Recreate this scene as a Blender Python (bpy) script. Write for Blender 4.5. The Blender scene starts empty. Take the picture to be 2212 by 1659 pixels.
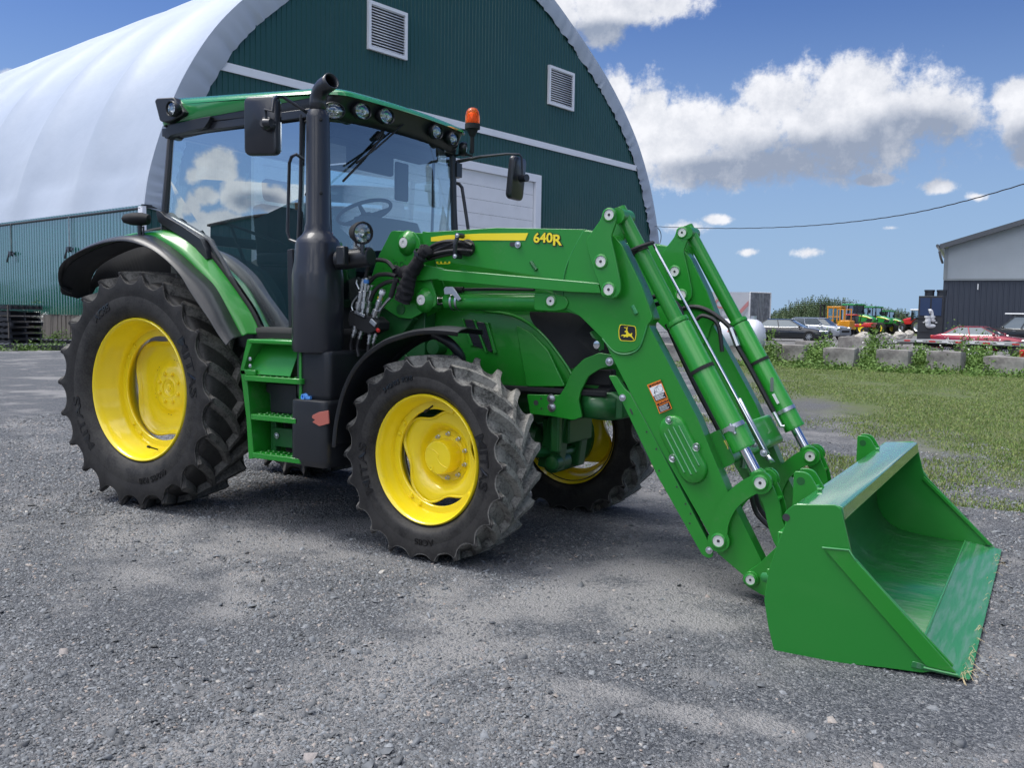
import bpy, bmesh, math, random
import numpy as np
from mathutils import Vector, Matrix, noise
R=math.radians
random.seed(7); rng=np.random.default_rng(7)
scn=bpy.context.scene; COL=scn.collection
# ------------------------------------------------------------------ camera
CP=Vector((5.795,-5.349,1.471)); YAW,PIT,ROL,FOC=-.537,.076,.016,1969.3   # FOC in units of a 2212-wide picture
CD=Vector((math.sin(YAW)*math.cos(PIT),math.cos(YAW)*math.cos(PIT),-math.sin(PIT)))
_r=Vector((math.cos(YAW),-math.sin(YAW),0)); _u=_r.cross(CD)
CR=_r*math.cos(ROL)+_u*math.sin(ROL); CU=_u*math.cos(ROL)-_r*math.sin(ROL)
cam=bpy.data.cameras.new('camera'); cam.lens=36*FOC/2212; cam.sensor_width=36; cam.clip_start=.05; cam.clip_end=3000
co=bpy.data.objects.new('camera',cam); COL.objects.link(co)
co.matrix_world=Matrix((( CR.x,CU.x,-CD.x,CP.x),(CR.y,CU.y,-CD.y,CP.y),(CR.z,CU.z,-CD.z,CP.z),(0,0,0,1)))
scn.camera=co
def ray(x,y): return CD+CR*((x-1106)/FOC)-CU*((y-829.5)/FOC)
def P(x,y,Y):                       # sight line of a photo point cut with the real plane y=Y
    v=ray(x,y); return CP+v*((Y-CP.y)/v.y)
def PZ(x,y,Z=0.): v=ray(x,y); return CP+v*((Z-CP.z)/v.z)
def PX(x,y,X): v=ray(x,y); return CP+v*((X-CP.x)/v.x)
def XZ(Y,*pts): return [(lambda q:(q.x,q.z))(P(a,b,Y)) for a,b in pts]
# ------------------------------------------------------------------ light
SUN_EL,SUN_AZ=R(62),R(-110)          # azimuth from +Y towards +X
sd=Vector((math.sin(SUN_AZ)*math.cos(SUN_EL),math.cos(SUN_AZ)*math.cos(SUN_EL),math.sin(SUN_EL)))
sl=bpy.data.lights.new('sun','SUN'); sl.energy=1.35; sl.angle=R(30); sl.color=(1,.96,.9)
so=bpy.data.objects.new('sun',sl); COL.objects.link(so); so.rotation_euler=sd.to_track_quat('Z','Y').to_euler()
scn.view_settings.view_transform='Standard'; scn.view_settings.look='None'; scn.view_settings.exposure=1.5; scn.view_settings.gamma=1
try: scn.view_settings.use_curve_mapping=False
except Exception: pass
W=bpy.data.worlds.new("World"); scn.world=W; W.use_nodes=True
def build_world():
    nt=W.node_tree; N=nt.nodes; N.clear(); L=nt.links.new
    def nd(t,**k):
        n=N.new(t)
        for a,b in k.items(): setattr(n,a,b)
        return n
    def m(op,a,b=None,c=None,clamp=False):
        n=nd('ShaderNodeMath',operation=op,use_clamp=clamp)
        for i,v in enumerate((a,b,c)):
            if v is None: continue
            if isinstance(v,(int,float)): n.inputs[i].default_value=v
            else: L(v,n.inputs[i])
        return n.outputs[0]
    out=nd('ShaderNodeOutputWorld'); bg=nd('ShaderNodeBackground'); L(bg.outputs[0],out.inputs[0])
    sky=nd('ShaderNodeTexSky',sky_type='NISHITA',sun_disc=False); sky.sun_elevation=SUN_EL; sky.sun_rotation=SUN_AZ
    sky.air_density=1.0; sky.dust_density=.6; sky.ozone_density=2.2; sky.altitude=50
    tc=nd('ShaderNodeTexCoord'); sep=nd('ShaderNodeSeparateXYZ'); L(tc.outputs['Generated'],sep.inputs[0])
    az=m('MULTIPLY',m('ARCTAN2',sep.outputs[0],sep.outputs[1]),180/math.pi)
    el=m('MULTIPLY',m('ARCSINE',sep.outputs[2]),180/math.pi)
    cb=nd('ShaderNodeCombineXYZ'); L(az,cb.inputs[0]); L(el,cb.inputs[1])
    # billow: two octave sets of noise on the direction, warping the cloud field
    n1=nd('ShaderNodeTexNoise'); n1.inputs['Scale'].default_value=11; n1.inputs['Detail'].default_value=7; n1.inputs['Roughness'].default_value=.56; L(tc.outputs['Generated'],n1.inputs[0])
    n2=nd('ShaderNodeTexNoise'); n2.inputs['Scale'].default_value=30; n2.inputs['Detail'].default_value=5; n2.inputs['Roughness'].default_value=.6; L(tc.outputs['Generated'],n2.inputs[0])
    n3=nd('ShaderNodeTexNoise'); n3.inputs['Scale'].default_value=115; n3.inputs['Detail'].default_value=8; n3.inputs['Roughness'].default_value=.68; L(tc.outputs['Generated'],n3.inputs[0])
    vo=nd('ShaderNodeTexVoronoi',feature='SMOOTH_F1'); vo.inputs['Scale'].default_value=42; vo.inputs['Smoothness'].default_value=.6; L(tc.outputs['Generated'],vo.inputs[0])
    bil=m('SUBTRACT',1.,vo.outputs['Distance'])
    def field(blobs):
        acc=None
        for (a,e,ra,re,*pk) in blobs:
            s=nd('ShaderNodeVectorMath',operation='SUBTRACT'); L(cb.outputs[0],s.inputs[0]); s.inputs[1].default_value=(a,e,0)
            d=nd('ShaderNodeVectorMath',operation='MULTIPLY'); L(s.outputs[0],d.inputs[0]); d.inputs[1].default_value=(1/ra,1/re,0)
            l=nd('ShaderNodeVectorMath',operation='LENGTH'); L(d.outputs[0],l.inputs[0])
            v=m('SUBTRACT',pk[0] if pk else 1.,l.outputs['Value']); acc=v if acc is None else m('MAXIMUM',acc,v)
        return acc
    def AE(x,y): v=ray(x,y).normalized(); return math.degrees(math.atan2(v.x,v.y)),math.degrees(math.asin(v.z))
    def mx(x,y,rx,ry): v=ray(x,y).normalized(); return math.degrees(math.atan2(v.x,-v.y)),math.degrees(math.asin(v.z)),rx/34.4,ry/34.4
    def sm(x,y,rx,ry): return px(x,y,rx,ry)+(.55,)
    def px(x,y,rx,ry): a,e=AE(x,y); return (a,e,rx/34.4,ry/34.4)   # 34.4 picture units to the degree
    big=[px(1800,250,270,130),px(1700,220,150,85),px(1850,190,150,85),px(1620,290,180,100),px(1480,290,180,115),px(1400,240,75,90),px(2000,235,150,90),
         px(1600,350,280,65),px(1330,200,50,60),px(2225,240,66,80),px(2190,200,60,44),px(2235,330,40,40),
         px(1340,20,170,50),px(1290,60,70,50),px(1440,12,100,36),px(1210,30,60,60),
         sm(2025,405,62,26),sm(2112,425,40,18),px(1890,388,42,15),
         sm(1475,492,100,40),sm(1548,474,60,20),sm(1750,545,64,26),sm(1615,545,52,18),sm(1925,492,50,14),sm(1390,640,160,26),sm(1560,655,150,24),px(20,178,30,30),
         # the sky behind the camera, as the cab door mirrors it
         *[mx(*q) for q in ((451,299,50,52),(410,336,28,38),(432,395,30,26),(407,420,20,36),(429,451,32,26),(507,395,36,62),(538,383,38,48),(584,404,52,34),(637,383,28,42),(482,448,62,26),(417,476,52,22))],
         (-90,80,200,26),(90,80,200,24),(175,42,50,24),(-165,42,45,22),(-150,36,16,7),(-105,14,12,7),(-160,10,9,6),(-90,17,10,7),(-180,20,15,8),  # big overhead and rear banks here are added out of view for white ambient
         (150,14,26,9),(110,24,18,9),(20,33,16,8),(80,44,18,9),(175,48,22,9),(-60,52,20,10),(120,58,26,9),(-75,12,12,6),(30,3.5,6,2.4),(44,4,7,3),(62,5,9,3.2),(85,7,12,4)]
    f=field(big)
    wob=m('ADD',m('ADD',m('MULTIPLY',m('SUBTRACT',n3.outputs[0],.5),.62),m('ADD',m('MULTIPLY',m('SUBTRACT',n1.outputs[0],.5),1.5),m('MULTIPLY',m('SUBTRACT',n2.outputs[0],.5),.75))),m('MULTIPLY',m('SUBTRACT',bil,.62),.28))
    dens=m('ADD',f,wob)
    mask=nd('ShaderNodeMapRange',interpolation_type='SMOOTHSTEP'); L(dens,mask.inputs[0]); mask.inputs[1].default_value=.02; mask.inputs[2].default_value=.46
    # shade under the clouds: second field displaced downwards
    sh=field([px(1830,350,330,75),px(1620,375,240,48),px(1980,300,160,70),px(1300,80,180,40),px(1560,395,120,26),px(2230,320,70,60),(-150,30,12,4),(150,8,20,4),(110,18,14,4),(-133.5,7.2,2.,.7)])
    shd=nd('ShaderNodeMapRange',interpolation_type='SMOOTHSTEP'); L(m('ADD',sh,m('MULTIPLY',m('SUBTRACT',n2.outputs[0],.5),.9)),shd.inputs[0]); shd.inputs[1].default_value=-.15; shd.inputs[2].default_value=.55
    tex=m('ADD',m('MULTIPLY',m('SUBTRACT',n2.outputs[0],.5),.9),m('MULTIPLY',m('SUBTRACT',n3.outputs[0],.5),.5))
    lum=m('ADD',m('SUBTRACT',m('ADD',.86,tex),m('MULTIPLY',shd.outputs[0],.82)),m('MULTIPLY',m('SUBTRACT',bil,.6),.3))
    cc=nd('ShaderNodeMix',data_type='RGBA'); L(m('MINIMUM',m('MAXIMUM',lum,0),1),cc.inputs['Factor']); cc.inputs[6].default_value=(1.25,1.48,1.95,1); cc.inputs[7].default_value=(3.7,3.75,3.95,1)
    rb=nd('ShaderNodeMapRange',interpolation_type='SMOOTHSTEP'); L(m('SUBTRACT',m('MULTIPLY',sep.outputs[2],1.),m('MULTIPLY',sep.outputs[1],.55)),rb.inputs[0]); rb.inputs[1].default_value=.55; rb.inputs[2].default_value=.85; rb.inputs[3].default_value=1.; rb.inputs[4].default_value=2.7  # brightness boost added to overhead and rear clouds out of view, as fill light
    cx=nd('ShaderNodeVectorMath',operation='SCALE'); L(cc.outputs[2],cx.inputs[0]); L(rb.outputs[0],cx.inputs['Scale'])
    mp=nd('ShaderNodeMix',data_type='RGBA'); L(mask.outputs[0],mp.inputs['Factor'])
    hz=nd('ShaderNodeMix',data_type='RGBA',blend_type='MULTIPLY'); hz.inputs['Factor'].default_value=1; L(sky.outputs[0],hz.inputs[6]); hz.inputs[7].default_value=(.20,.272,.43,1)
    hm=nd('ShaderNodeMix',data_type='RGBA'); hf=nd('ShaderNodeMapRange',interpolation_type='SMOOTHSTEP'); L(el,hf.inputs[0]); hf.inputs[1].default_value=22; hf.inputs[2].default_value=-1; L(m('MULTIPLY',hf.outputs[0],.92),hm.inputs['Factor']); L(hz.outputs[2],hm.inputs[6]); hm.inputs[7].default_value=(1.40,2.05,2.95,1)
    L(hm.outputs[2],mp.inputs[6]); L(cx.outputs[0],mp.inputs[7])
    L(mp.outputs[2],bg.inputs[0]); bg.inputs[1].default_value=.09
build_world()
# ------------------------------------------------------------------ mesh helpers
WP={}                                # world position of every parent
SPLIT={'bracket_bolt','mast_hole','clip_bolt','bolt_hole','step_bolt','shield_screw','pivot_pin','guard_bolt','guard_hole','cover_bolt','bracket_hole','carrier_pocket','pillar','hose_clamp','door_handle','cover_rib','release_lever','side_door','pipe_collar','fan_shroud'}
class MB:
    def __init__(s): s.v=[]; s.f=[]; s.m=[]; s.cur=0
    def add(s,vs,fs):
        o=len(s.v); s.v.extend([tuple(q) for q in vs]); s.f.extend([tuple(i+o for i in f) for f in fs]); s.m.extend([s.cur]*len(fs)); return s
    def box(s,c,d,rot=None,ax=None):
        x,y,z=d[0]/2,d[1]/2,d[2]/2; vs=[Vector((a,b,e)) for a in(-x,x) for b in(-y,y) for e in(-z,z)]
        M=rot if rot is not None else Matrix.Identity(3)
        return s.add([M@q+Vector(c) for q in vs],[(0,1,3,2),(4,6,7,5),(0,4,5,1),(2,3,7,6),(0,2,6,4),(1,5,7,3)])
    def prism(s,pts,y0,y1,fn=None):   # outline in X,Z pushed along Y
        n=len(pts); fn=fn or (lambda a,b,c:(a,b,c))
        A=sum(pts[i][0]*pts[(i+1)%n][1]-pts[(i+1)%n][0]*pts[i][1] for i in range(n))
        if (A<0)!=(y1<y0): pts=pts[::-1]
        vs=[fn(a,y0,b) for a,b in pts]+[fn(a,y1,b) for a,b in pts]
        return s.add(vs,[tuple(range(n)),tuple(range(2*n-1,n-1,-1))]+[(i,i+n,(i+1)%n+n,(i+1)%n) for i in range(n)])
    def ring(s,loops,closed=True,caps=(False,False)):
        n=len(loops[0]); vs=[q for l in loops for q in l]; fs=[]
        for k in range(len(loops)-1):
            for i in range(n if closed else n-1):
                j=(i+1)%n; fs.append((k*n+i,k*n+j,(k+1)*n+j,(k+1)*n+i))
        if caps[0]: fs.append(tuple(range(n-1,-1,-1)))
        if caps[1]: fs.append(tuple((len(loops)-1)*n+i for i in range(n)))
        return s.add(vs,fs)
    def tube(s,path,r,n=10,caps=True):
        path=[Vector(q) for q in path]; rs=r if isinstance(r,(list,tuple)) else [r]*len(path); loops=[]; up=None
        for i,q in enumerate(path):
            t=(path[min(i+1,len(path)-1)]-path[max(i-1,0)]); t=t.normalized() if t.length>1e-9 else Vector((0,0,1))
            if up is None: up=Vector((0,0,1)) if abs(t.z)<.9 else Vector((1,0,0))
            a=t.cross(up).normalized(); up=a.cross(t).normalized()
            loops.append([q+(a*math.cos(k*2*math.pi/n)+up*math.sin(k*2*math.pi/n))*rs[i] for k in range(n)])
        return s.ring(loops,True,(caps,caps))
    def cyl(s,a,b,r,n=20,r2=None,caps=True): return s.tube([a,b],[r,r if r2 is None else r2],n,caps)
    def lathe(s,c,axis,prof,n=32,ref=None,closed=False):  # prof: (radius, distance along axis)
        ax=Vector(axis).normalized(); u=Vector(ref) if ref else (Vector((0,0,1)) if abs(ax.z)<.9 else Vector((1,0,0))); u=(u-ax*u.dot(ax)).normalized(); w=ax.cross(u); c=Vector(c)
        loops=[[c+ax*h+(u*math.cos(k*2*math.pi/n)+w*math.sin(k*2*math.pi/n))*max(r,1e-4) for k in range(n)] for r,h in prof]
        if closed: loops.append(loops[0])
        return s.ring(loops,True,(False,False))
    def build(s,name,mat,parent=None,**kw):
        if name not in SPLIT: return s.build1(name,mat,parent,**kw)
        par=list(range(len(s.v)))               # one object for each separate piece
        def find(i):
            while par[i]!=i: par[i]=par[par[i]]; i=par[i]
            return i
        for f in s.f:
            r=find(f[0])
            for i in f[1:]: par[find(i)]=r
        g={}
        for f in s.f: g.setdefault(find(f[0]),[]).append(f)
        first=None
        for fs in g.values():
            ids=sorted({i for f in fs for i in f}); mp={i:k for k,i in enumerate(ids)}; m=MB(); m.add([s.v[i] for i in ids],[tuple(mp[i] for i in f) for f in fs]); o=m.build1(name,mat,parent,**kw); first=first or o
        return first
    def build1(s,name,mat,parent=None,smooth=35,bevel=0,seg=2,label=None,solid=0,sub=0,**props):
        me=bpy.data.meshes.new(name); me.from_pydata(s.v,[],s.f)
        for m_ in (mat if isinstance(mat,(list,tuple)) else [mat]): me.materials.append(m_)
        me.polygons.foreach_set('material_index',s.m); 
        if smooth:
            me.polygons.foreach_set('use_smooth',[True]*len(me.polygons)); me.update(); me.set_sharp_from_angle(angle=R(smooth))
        me.update(); o=bpy.data.objects.new(name,me); COL.objects.link(o); attach(o,parent)
        bm=bmesh.new(); bm.from_mesh(me); bmesh.ops.recalc_face_normals(bm,faces=bm.faces); bm.to_mesh(me); bm.free()
        if solid: md=o.modifiers.new('s','SOLIDIFY'); md.thickness=solid; md.offset=0
        if sub: md=o.modifiers.new('u','SUBSURF'); md.levels=sub; md.render_levels=sub
        if bevel: md=o.modifiers.new('b','BEVEL'); md.width=bevel; md.segments=seg; md.limit_method='ANGLE'; md.angle_limit=R(40); md.harden_normals=False
        if label: o['label']=label
        for k,v in props.items(): o[k]=v
        return o
def attach(o,parent):
    if parent is not None:
        o.parent=parent; w=WP.get(parent.name,Vector((0,0,0))); o.location=-w; WP[o.name]=Vector((0,0,0))
def empty(name,loc,label,cat,group=None,local=False,rz=0):
    o=bpy.data.objects.new(name,None); o.empty_display_size=.3; COL.objects.link(o); o.location=loc; o.rotation_euler=(0,0,rz)
    o['label']=label; o['category']=cat
    if group: o['group']=group
    WP[o.name]=Vector((0,0,0)) if local else Vector(loc); return o
def tag(o,label,cat,group=None):
    o['label']=label; o['category']=cat
    if group: o['group']=group
    return o
def copy_tree(o,parent=None):
    c=o.copy(); COL.objects.link(c)
    if parent is not None: c.parent=parent
    for ch in [q for q in o.children]: copy_tree(ch,c)
    return c
def rnd(pts,r,seg=5):                 # round the corners of an outline
    out=[]; n=len(pts)
    for i,q in enumerate(pts):
        rr=r[i] if isinstance(r,(list,tuple)) else r
        if rr<=0: out.append(tuple(q)); continue
        a=Vector(pts[i-1]); b=Vector(q); c=Vector(pts[(i+1)%n]); u=(a-b); w=(c-b); k=min(rr,u.length*.48,w.length*.48); u.normalize(); w.normalize()
        for t in range(seg+1):
            t/=seg; p0=b+u*k; p2=b+w*k; out.append(tuple(p0*(1-t)**2+b*2*t*(1-t)+p2*t*t))
    return out
def spline(pts,n=6):                  # Catmull-Rom through points of any dimension
    pts=[Vector(q) for q in pts]; out=[]
    for i in range(len(pts)-1):
        a=pts[max(i-1,0)]; b=pts[i]; c=pts[i+1]; d=pts[min(i+2,len(pts)-1)]
        for k in range(n):
            t=k/n; out.append(.5*((2*b)+(c-a)*t+(2*a-5*b+4*c-d)*t*t+(3*b-a-3*c+d)*t**3))
    out.append(pts[-1]); return out
def circle(c,r,n=16,a0=0,a1=360,rz=None): 
    m_=n if abs(a1-a0)>=360 else n+1
    return [(c[0]+r*math.cos(R(a0+(a1-a0)*k/n)),c[1]+(rz or r)*math.sin(R(a0+(a1-a0)*k/n))) for k in range(m_)]
def lettering(name,txt,size,origin,xdir,ydir,mat,parent,depth=.002,bend=None,xs=1.,bold=0,center=True):
    cu=bpy.data.curves.new('t','FONT'); cu.body=txt; cu.size=size; cu.extrude=depth; cu.resolution_u=3; cu.offset=bold
    if center: cu.align_x='CENTER'; cu.align_y='CENTER'
    ob=bpy.data.objects.new('t',cu); me=bpy.data.meshes.new_from_object(ob); bpy.data.objects.remove(ob); bpy.data.curves.remove(cu)
    me.name=name; X=Vector(xdir).normalized(); Y=Vector(ydir).normalized(); Z=X.cross(Y); O=Vector(origin)
    for v in me.vertices:
        c=v.co.copy(); c.x*=xs
        v.co=bend(c) if bend else O+X*c.x+Y*c.y+Z*c.z
    me.materials.clear(); me.materials.append(mat); o=bpy.data.objects.new(name,me); COL.objects.link(o); attach(o,parent); return o
def shield(o,**k): return o
# ------------------------------------------------------------------ materials
class MT:
    def __init__(s,name):
        s.m=bpy.data.materials.new(name); s.m.use_nodes=True; s.t=s.m.node_tree; s.N=s.t.nodes; s.b=s.N['Principled BSDF']; s.L=s.t.links.new; s._tc=None
    def n(s,t,ins=None,**k):
        q=s.N.new(t)
        for a,b in k.items(): setattr(q,a,b)
        for a,b in (ins or {}).items():
            if hasattr(b,'node'): s.L(b,q.inputs[a])
            else: q.inputs[a].default_value=b
        return q
    def tc(s,w='Object'):
        if s._tc is None: s._tc=s.N.new('ShaderNodeTexCoord')
        return s._tc.outputs[w]
    def noise(s,sc,det=4,ro=.55,vec=None,dist=0):
        return s.n('ShaderNodeTexNoise',{'Vector':vec or s.tc(),'Scale':sc,'Detail':det,'Roughness':ro,'Distortion':dist}).outputs[0]
    def ramp(s,f,stops,interp='LINEAR'):
        q=s.n('ShaderNodeValToRGB',{0:f}); q.color_ramp.interpolation=interp; e=q.color_ramp.elements
        while len(e)<len(stops): e.new(.5)
        for i,(p,c) in enumerate(stops): e[i].position=p; e[i].color=tuple(c)+(1,) if len(c)==3 else c
        return q.outputs[0]
    def mr(s,f,a,b,c=0.,d=1.,smooth=True):
        return s.n('ShaderNodeMapRange',{0:f,1:a,2:b,3:c,4:d},interpolation_type='SMOOTHSTEP' if smooth else 'LINEAR').outputs[0]
    def mix(s,f,a,b,bt='MIX'):
        q=s.n('ShaderNodeMix',data_type='RGBA',blend_type=bt)
        for i,v in ((0,f),(6,a),(7,b)):
            if hasattr(v,'node'): s.L(v,q.inputs[i])
            elif i==0: q.inputs[0].default_value=v
            else: q.inputs[i].default_value=tuple(v)+(1,)
        return q.outputs[2]
    def math(s,op,a,b=0.,clamp=False):
        q=s.n('ShaderNodeMath',{0:a,1:b},operation=op); q.use_clamp=clamp; return q.outputs[0]
    def bump(s,h,st=.3,dist=.02,base=None):
        k={'Height':h,'Strength':st,'Distance':dist}
        if base is not None: k['Normal']=base
        return s.n('ShaderNodeBump',k).outputs[0]
    def set(s,**k):
        mp={'col':'Base Color','rough':'Roughness','metal':'Metallic','nor':'Normal','coat':'Coat Weight','crough':'Coat Roughness','spec':'Specular IOR Level','trans':'Transmission Weight','ior':'IOR','alpha':'Alpha','em':'Emission Color','ems':'Emission Strength'}
        for a,v in k.items():
            i=s.b.inputs[mp[a]]
            if hasattr(v,'node'): s.L(v,i)
            elif a in('col','em'): i.default_value=tuple(v)+(1,)
            else: i.default_value=v
        return s.m
def paint(name,col,rough=.3,coat=.6,dust=.12,dcol=(.22,.21,.18),sc=3.,metal=0,lo=.52,hi=.78,orange=.0):
    t=MT(name); f=t.noise(sc,8,.65); g=t.noise(sc*14,4,.6)
    d=t.math('MULTIPLY',t.mr(t.math('ADD',t.math('MULTIPLY',f,.7),t.math('MULTIPLY',g,.3)),lo,hi),dust)
    v=t.mix(t.noise(1.3,3),tuple(c*.92 for c in col),tuple(min(c*1.07,1) for c in col))
    k=dict(col=t.mix(d,v,dcol),rough=t.math('ADD',rough-.04,t.math('MULTIPLY',f,.20)),coat=coat,crough=.06,metal=metal)
    if orange: k['nor']=t.bump(t.noise(90,2),orange,.002)
    return t.set(**k)
M={}
M['green']=paint('green_paint',(.013,.225,.018),.30,.42,.24,orange=.05)
M['green_roof']=paint('green_roof_plastic',(.03,.25,.07),.14,1.,.03)
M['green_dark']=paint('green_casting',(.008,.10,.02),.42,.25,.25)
M['weld']=paint('green_weld_bead',(.03,.24,.06),.35,.5,.2,sc=30)
M['yellow']=paint('yellow_paint',(.93,.72,.010),.26,.7,.30,dcol=(.42,.34,.10),sc=4,lo=.55,hi=.80)
M['decal_yellow']=paint('yellow_decal',(.9,.72,.02),.35,.3,0)
M['decal_black']=paint('black_decal',(.01,.01,.012),.35,.3,0)
M['decal_orange']=paint('orange_decal',(.85,.22,.02),.4,.2,0)
M['decal_white']=paint('white_decal',(.8,.82,.84),.4,.2,0)
M['black']=paint('black_moulded_plastic',(.013,.015,.019),.38,.15,.12,dcol=(.09,.09,.09),sc=5)
M['black_satin']=paint('black_satin_metal',(.017,.019,.026),.36,.35,.08,dcol=(.09,.09,.09))
M['black_matte']=paint('black_rubber_matt',(.012,.013,.015),.75,0,.25,dcol=(.06,.06,.06),sc=6)
M['hose']=paint('black_hose_rubber',(.012,.012,.014),.42,.1,.1,dcol=(.06,.06,.06),sc=20)
M['cloth']=paint('black_nylon_sleeve',(.010,.010,.013),.85,0,.1,sc=20)
M['steel']=paint('zinc_plated_steel',(.62,.64,.66),.3,0,.2,dcol=(.35,.33,.3),sc=12,metal=1)
M['chrome']=paint('chromed_rod',(.75,.76,.78),.07,0,.0,metal=1)
M['pin']=paint('pin_face_steel',(.72,.72,.70),.42,0,.5,dcol=(.30,.2,.13),sc=22,metal=.15,lo=.6,hi=.75)
M['interior']=paint('cab_interior_plastic',(.035,.038,.042),.6,0,.05)
M['interior_grey']=paint('cab_grey_trim',(.16,.17,.155),.65,0,.05)
M['seat']=paint('seat_fabric',(.02,.021,.024),.9,0,.05)
M['pink']=paint('faded_red_reflector',(.42,.12,.09),.35,.3,.05)
M['blue_cap']=paint('blue_plastic_cap',(.10,.32,.78),.4,.2,.02)
M['red']=paint('red_paint',(.5,.02,.018),.35,.5,.1)
M['white']=paint('white_paint',(.72,.73,.74),.4,.3,.12)
M['amber']=MT('amber_lens').set(col=(1.,.20,.02),rough=.08,trans=.75,ior=1.3)
M['amber_core']=MT('amber_reflector').set(col=(1,.32,.03),rough=.15,metal=.3)
def glassmat(name,tint,fac,rough=0.,ior=1.5):
    t=MT(name); t.N.remove(t.b); o=t.N['Material Output']
    tr=t.n('ShaderNodeBsdfTransparent',{0:tuple(tint)+(1,)}); gl=t.n('ShaderNodeBsdfGlossy',{0:(.88,.96,1.,1),'Roughness':rough})
    fr=t.n('ShaderNodeFresnel',{'IOR':ior}); f=t.math('ADD',t.math('MULTIPLY',fr.outputs[0],1.2),fac,True)
    nb=t.bump(t.noise(.9,1,.4),.02,.02); t.L(nb,gl.inputs['Normal'])
    mx=t.n('ShaderNodeMixShader',{0:f,1:tr.outputs[0],2:gl.outputs[0]}); t.L(mx.outputs[0],o.inputs[0]); return t.m
M['glass']=glassmat('tinted_cab_glass',(.66,.86,.88),.50)
M['screen']=glassmat('clear_windscreen_glass',(.82,.96,.99),.20)
M['lens']=glassmat('lamp_lens',(.88,.9,.9),.10)
M['car_glass']=MT('car_glass').set(col=(.10,.125,.14),rough=.05,metal=.45,spec=1.,coat=1.)
M['lampglass']=MT('lamp_reflector').set(col=(.78,.79,.8),rough=.12,metal=.9)
M['interior_grey2']=paint('dash_plastic',(.09,.10,.105),.6,0,.05)
M['mirror']=MT('mirror_face').set(col=(.8,.82,.84),rough=.02,metal=1)
def tyre_mat():
    t=MT('tyre_rubber'); f=t.noise(8,8,.68); g=t.noise(70,6,.7)
    geo=t.n('ShaderNodeNewGeometry'); s=t.n('ShaderNodeSeparateXYZ',{0:t.tc()})
    rad=t.math('SQRT',t.math('ADD',t.math('POWER',s.outputs[0],2.),t.math('POWER',s.outputs[2],2.)))
    at=t.n('ShaderNodeAttribute',attribute_name='lug').outputs['Fac']     # 1 on the tread that meets the ground
    d=t.math('MULTIPLY',t.mr(t.math('ADD',t.math('MULTIPLY',f,.55),t.math('MULTIPLY',g,.45)),.33,.60),t.math('ADD',t.math('MULTIPLY',at,.95),.07),True)
    base=t.mix(f,(.008,.0075,.008),(.014,.013,.0135))
    return t.set(col=t.mix(d,base,(.29,.28,.255)),rough=t.math('ADD',.58,t.math('MULTIPLY',d,.35)),nor=t.bump(g,.25,.004),spec=.32)
M['tyre']=tyre_mat()
M['tyre_text']=MT('tyre_lettering').set(col=(.004,.004,.005),rough=.22,spec=.7)
def ribbed_panel(name,col,rough,coat=.4,sp=.27,metal=0):
    return paint(name,col,rough,coat,.12,dcol=(.16,.17,.16),sc=.35,metal=metal)
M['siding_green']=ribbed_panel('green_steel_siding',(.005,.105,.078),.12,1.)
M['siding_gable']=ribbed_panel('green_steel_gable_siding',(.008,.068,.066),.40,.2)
M['siding_green'].node_tree.nodes['Principled BSDF'].inputs['Coat IOR'].default_value=3.8
def fabric():
    t=MT('white_barn_membrane'); f=t.noise(.18,5,.6); g=t.noise(6,4)
    c=t.mix(t.mr(f,.35,.75),(.40,.45,.53),(.34,.39,.47))
    return t.set(col=c,rough=.45,nor=t.bump(t.math('ADD',t.noise(.5,4),t.math('MULTIPLY',g,.05)),.18,.2))
M['fabric']=fabric()
M['white_trim']=paint('white_trim_steel',(.78,.80,.86),.4,.2,.1,dcol=(.5,.5,.5))
M['door_white']=paint('white_garage_door_panel',(.80,.81,.85),.45,.15,.4,dcol=(.40,.38,.34),sc=.7,lo=.55,hi=.8)
M['wood_grey']=paint('weathered_plank',(.13,.115,.10),.85,0,.8,dcol=(.24,.22,.2),sc=7)
M['wood_black']=paint('black_painted_pallet_wood',(.012,.014,.02),.6,.1,.5,dcol=(.09,.09,.09),sc=6)
M['wood_pale']=paint('bare_pallet_slat',(.22,.24,.27),.8,0,.5,dcol=(.1,.1,.1),sc=6)
def concrete(name,a,b,c):
    t=MT(name); f=t.noise(1.6,9,.72); g=t.noise(14,6,.7); h=t.noise(.7,4)
    return t.set(col=t.mix(t.mr(h,.45,.7,0,.5),t.mix(t.mr(f,.3,.72),a,b),t.mix(t.mr(g,.4,.6),b,c)),rough=.9,nor=t.bump(t.math('ADD',f,t.math('MULTIPLY',g,.5)),.6,.03))
M['door_grey']=paint('weathered_grey_door',(.11,.125,.14),.7,0,.8,dcol=(.26,.28,.30),sc=2.5,lo=.42,hi=.62)
M['concrete']=concrete('cast_concrete',(.12,.11,.105),(.32,.31,.285),(.42,.41,.38))
M['rock']=concrete('pale_boulder',(.30,.28,.25),(.48,.45,.40),(.58,.55,.5))
def leaf(name,a,b,c):
    t=MT(name); t2=t.noise(2.5,3); g=t.n('ShaderNodeObjectInfo').outputs['Random']; w=t.noise(30,2)
    return t.set(col=t.mix(t.mr(w,.35,.65),t.mix(t.mr(t2,.4,.6),a,b),c),rough=.6,spec=.3)
M['leaf']=leaf('weed_leaf',(.05,.12,.02),(.09,.18,.03),(.14,.22,.05))
M['leaf_dark']=leaf('shrub_leaf',(.035,.075,.02),(.05,.10,.028),(.08,.13,.045))
M['leaf_tree']=leaf('willow_leaf',(.07,.12,.045),(.09,.15,.06),(.15,.20,.11))
M['grass_blade']=leaf('grass_blade',(.085,.185,.03),(.13,.22,.045),(.25,.27,.10))
M['straw']=MT('dry_straw').set(col=(.42,.34,.2),rough=.8)
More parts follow.
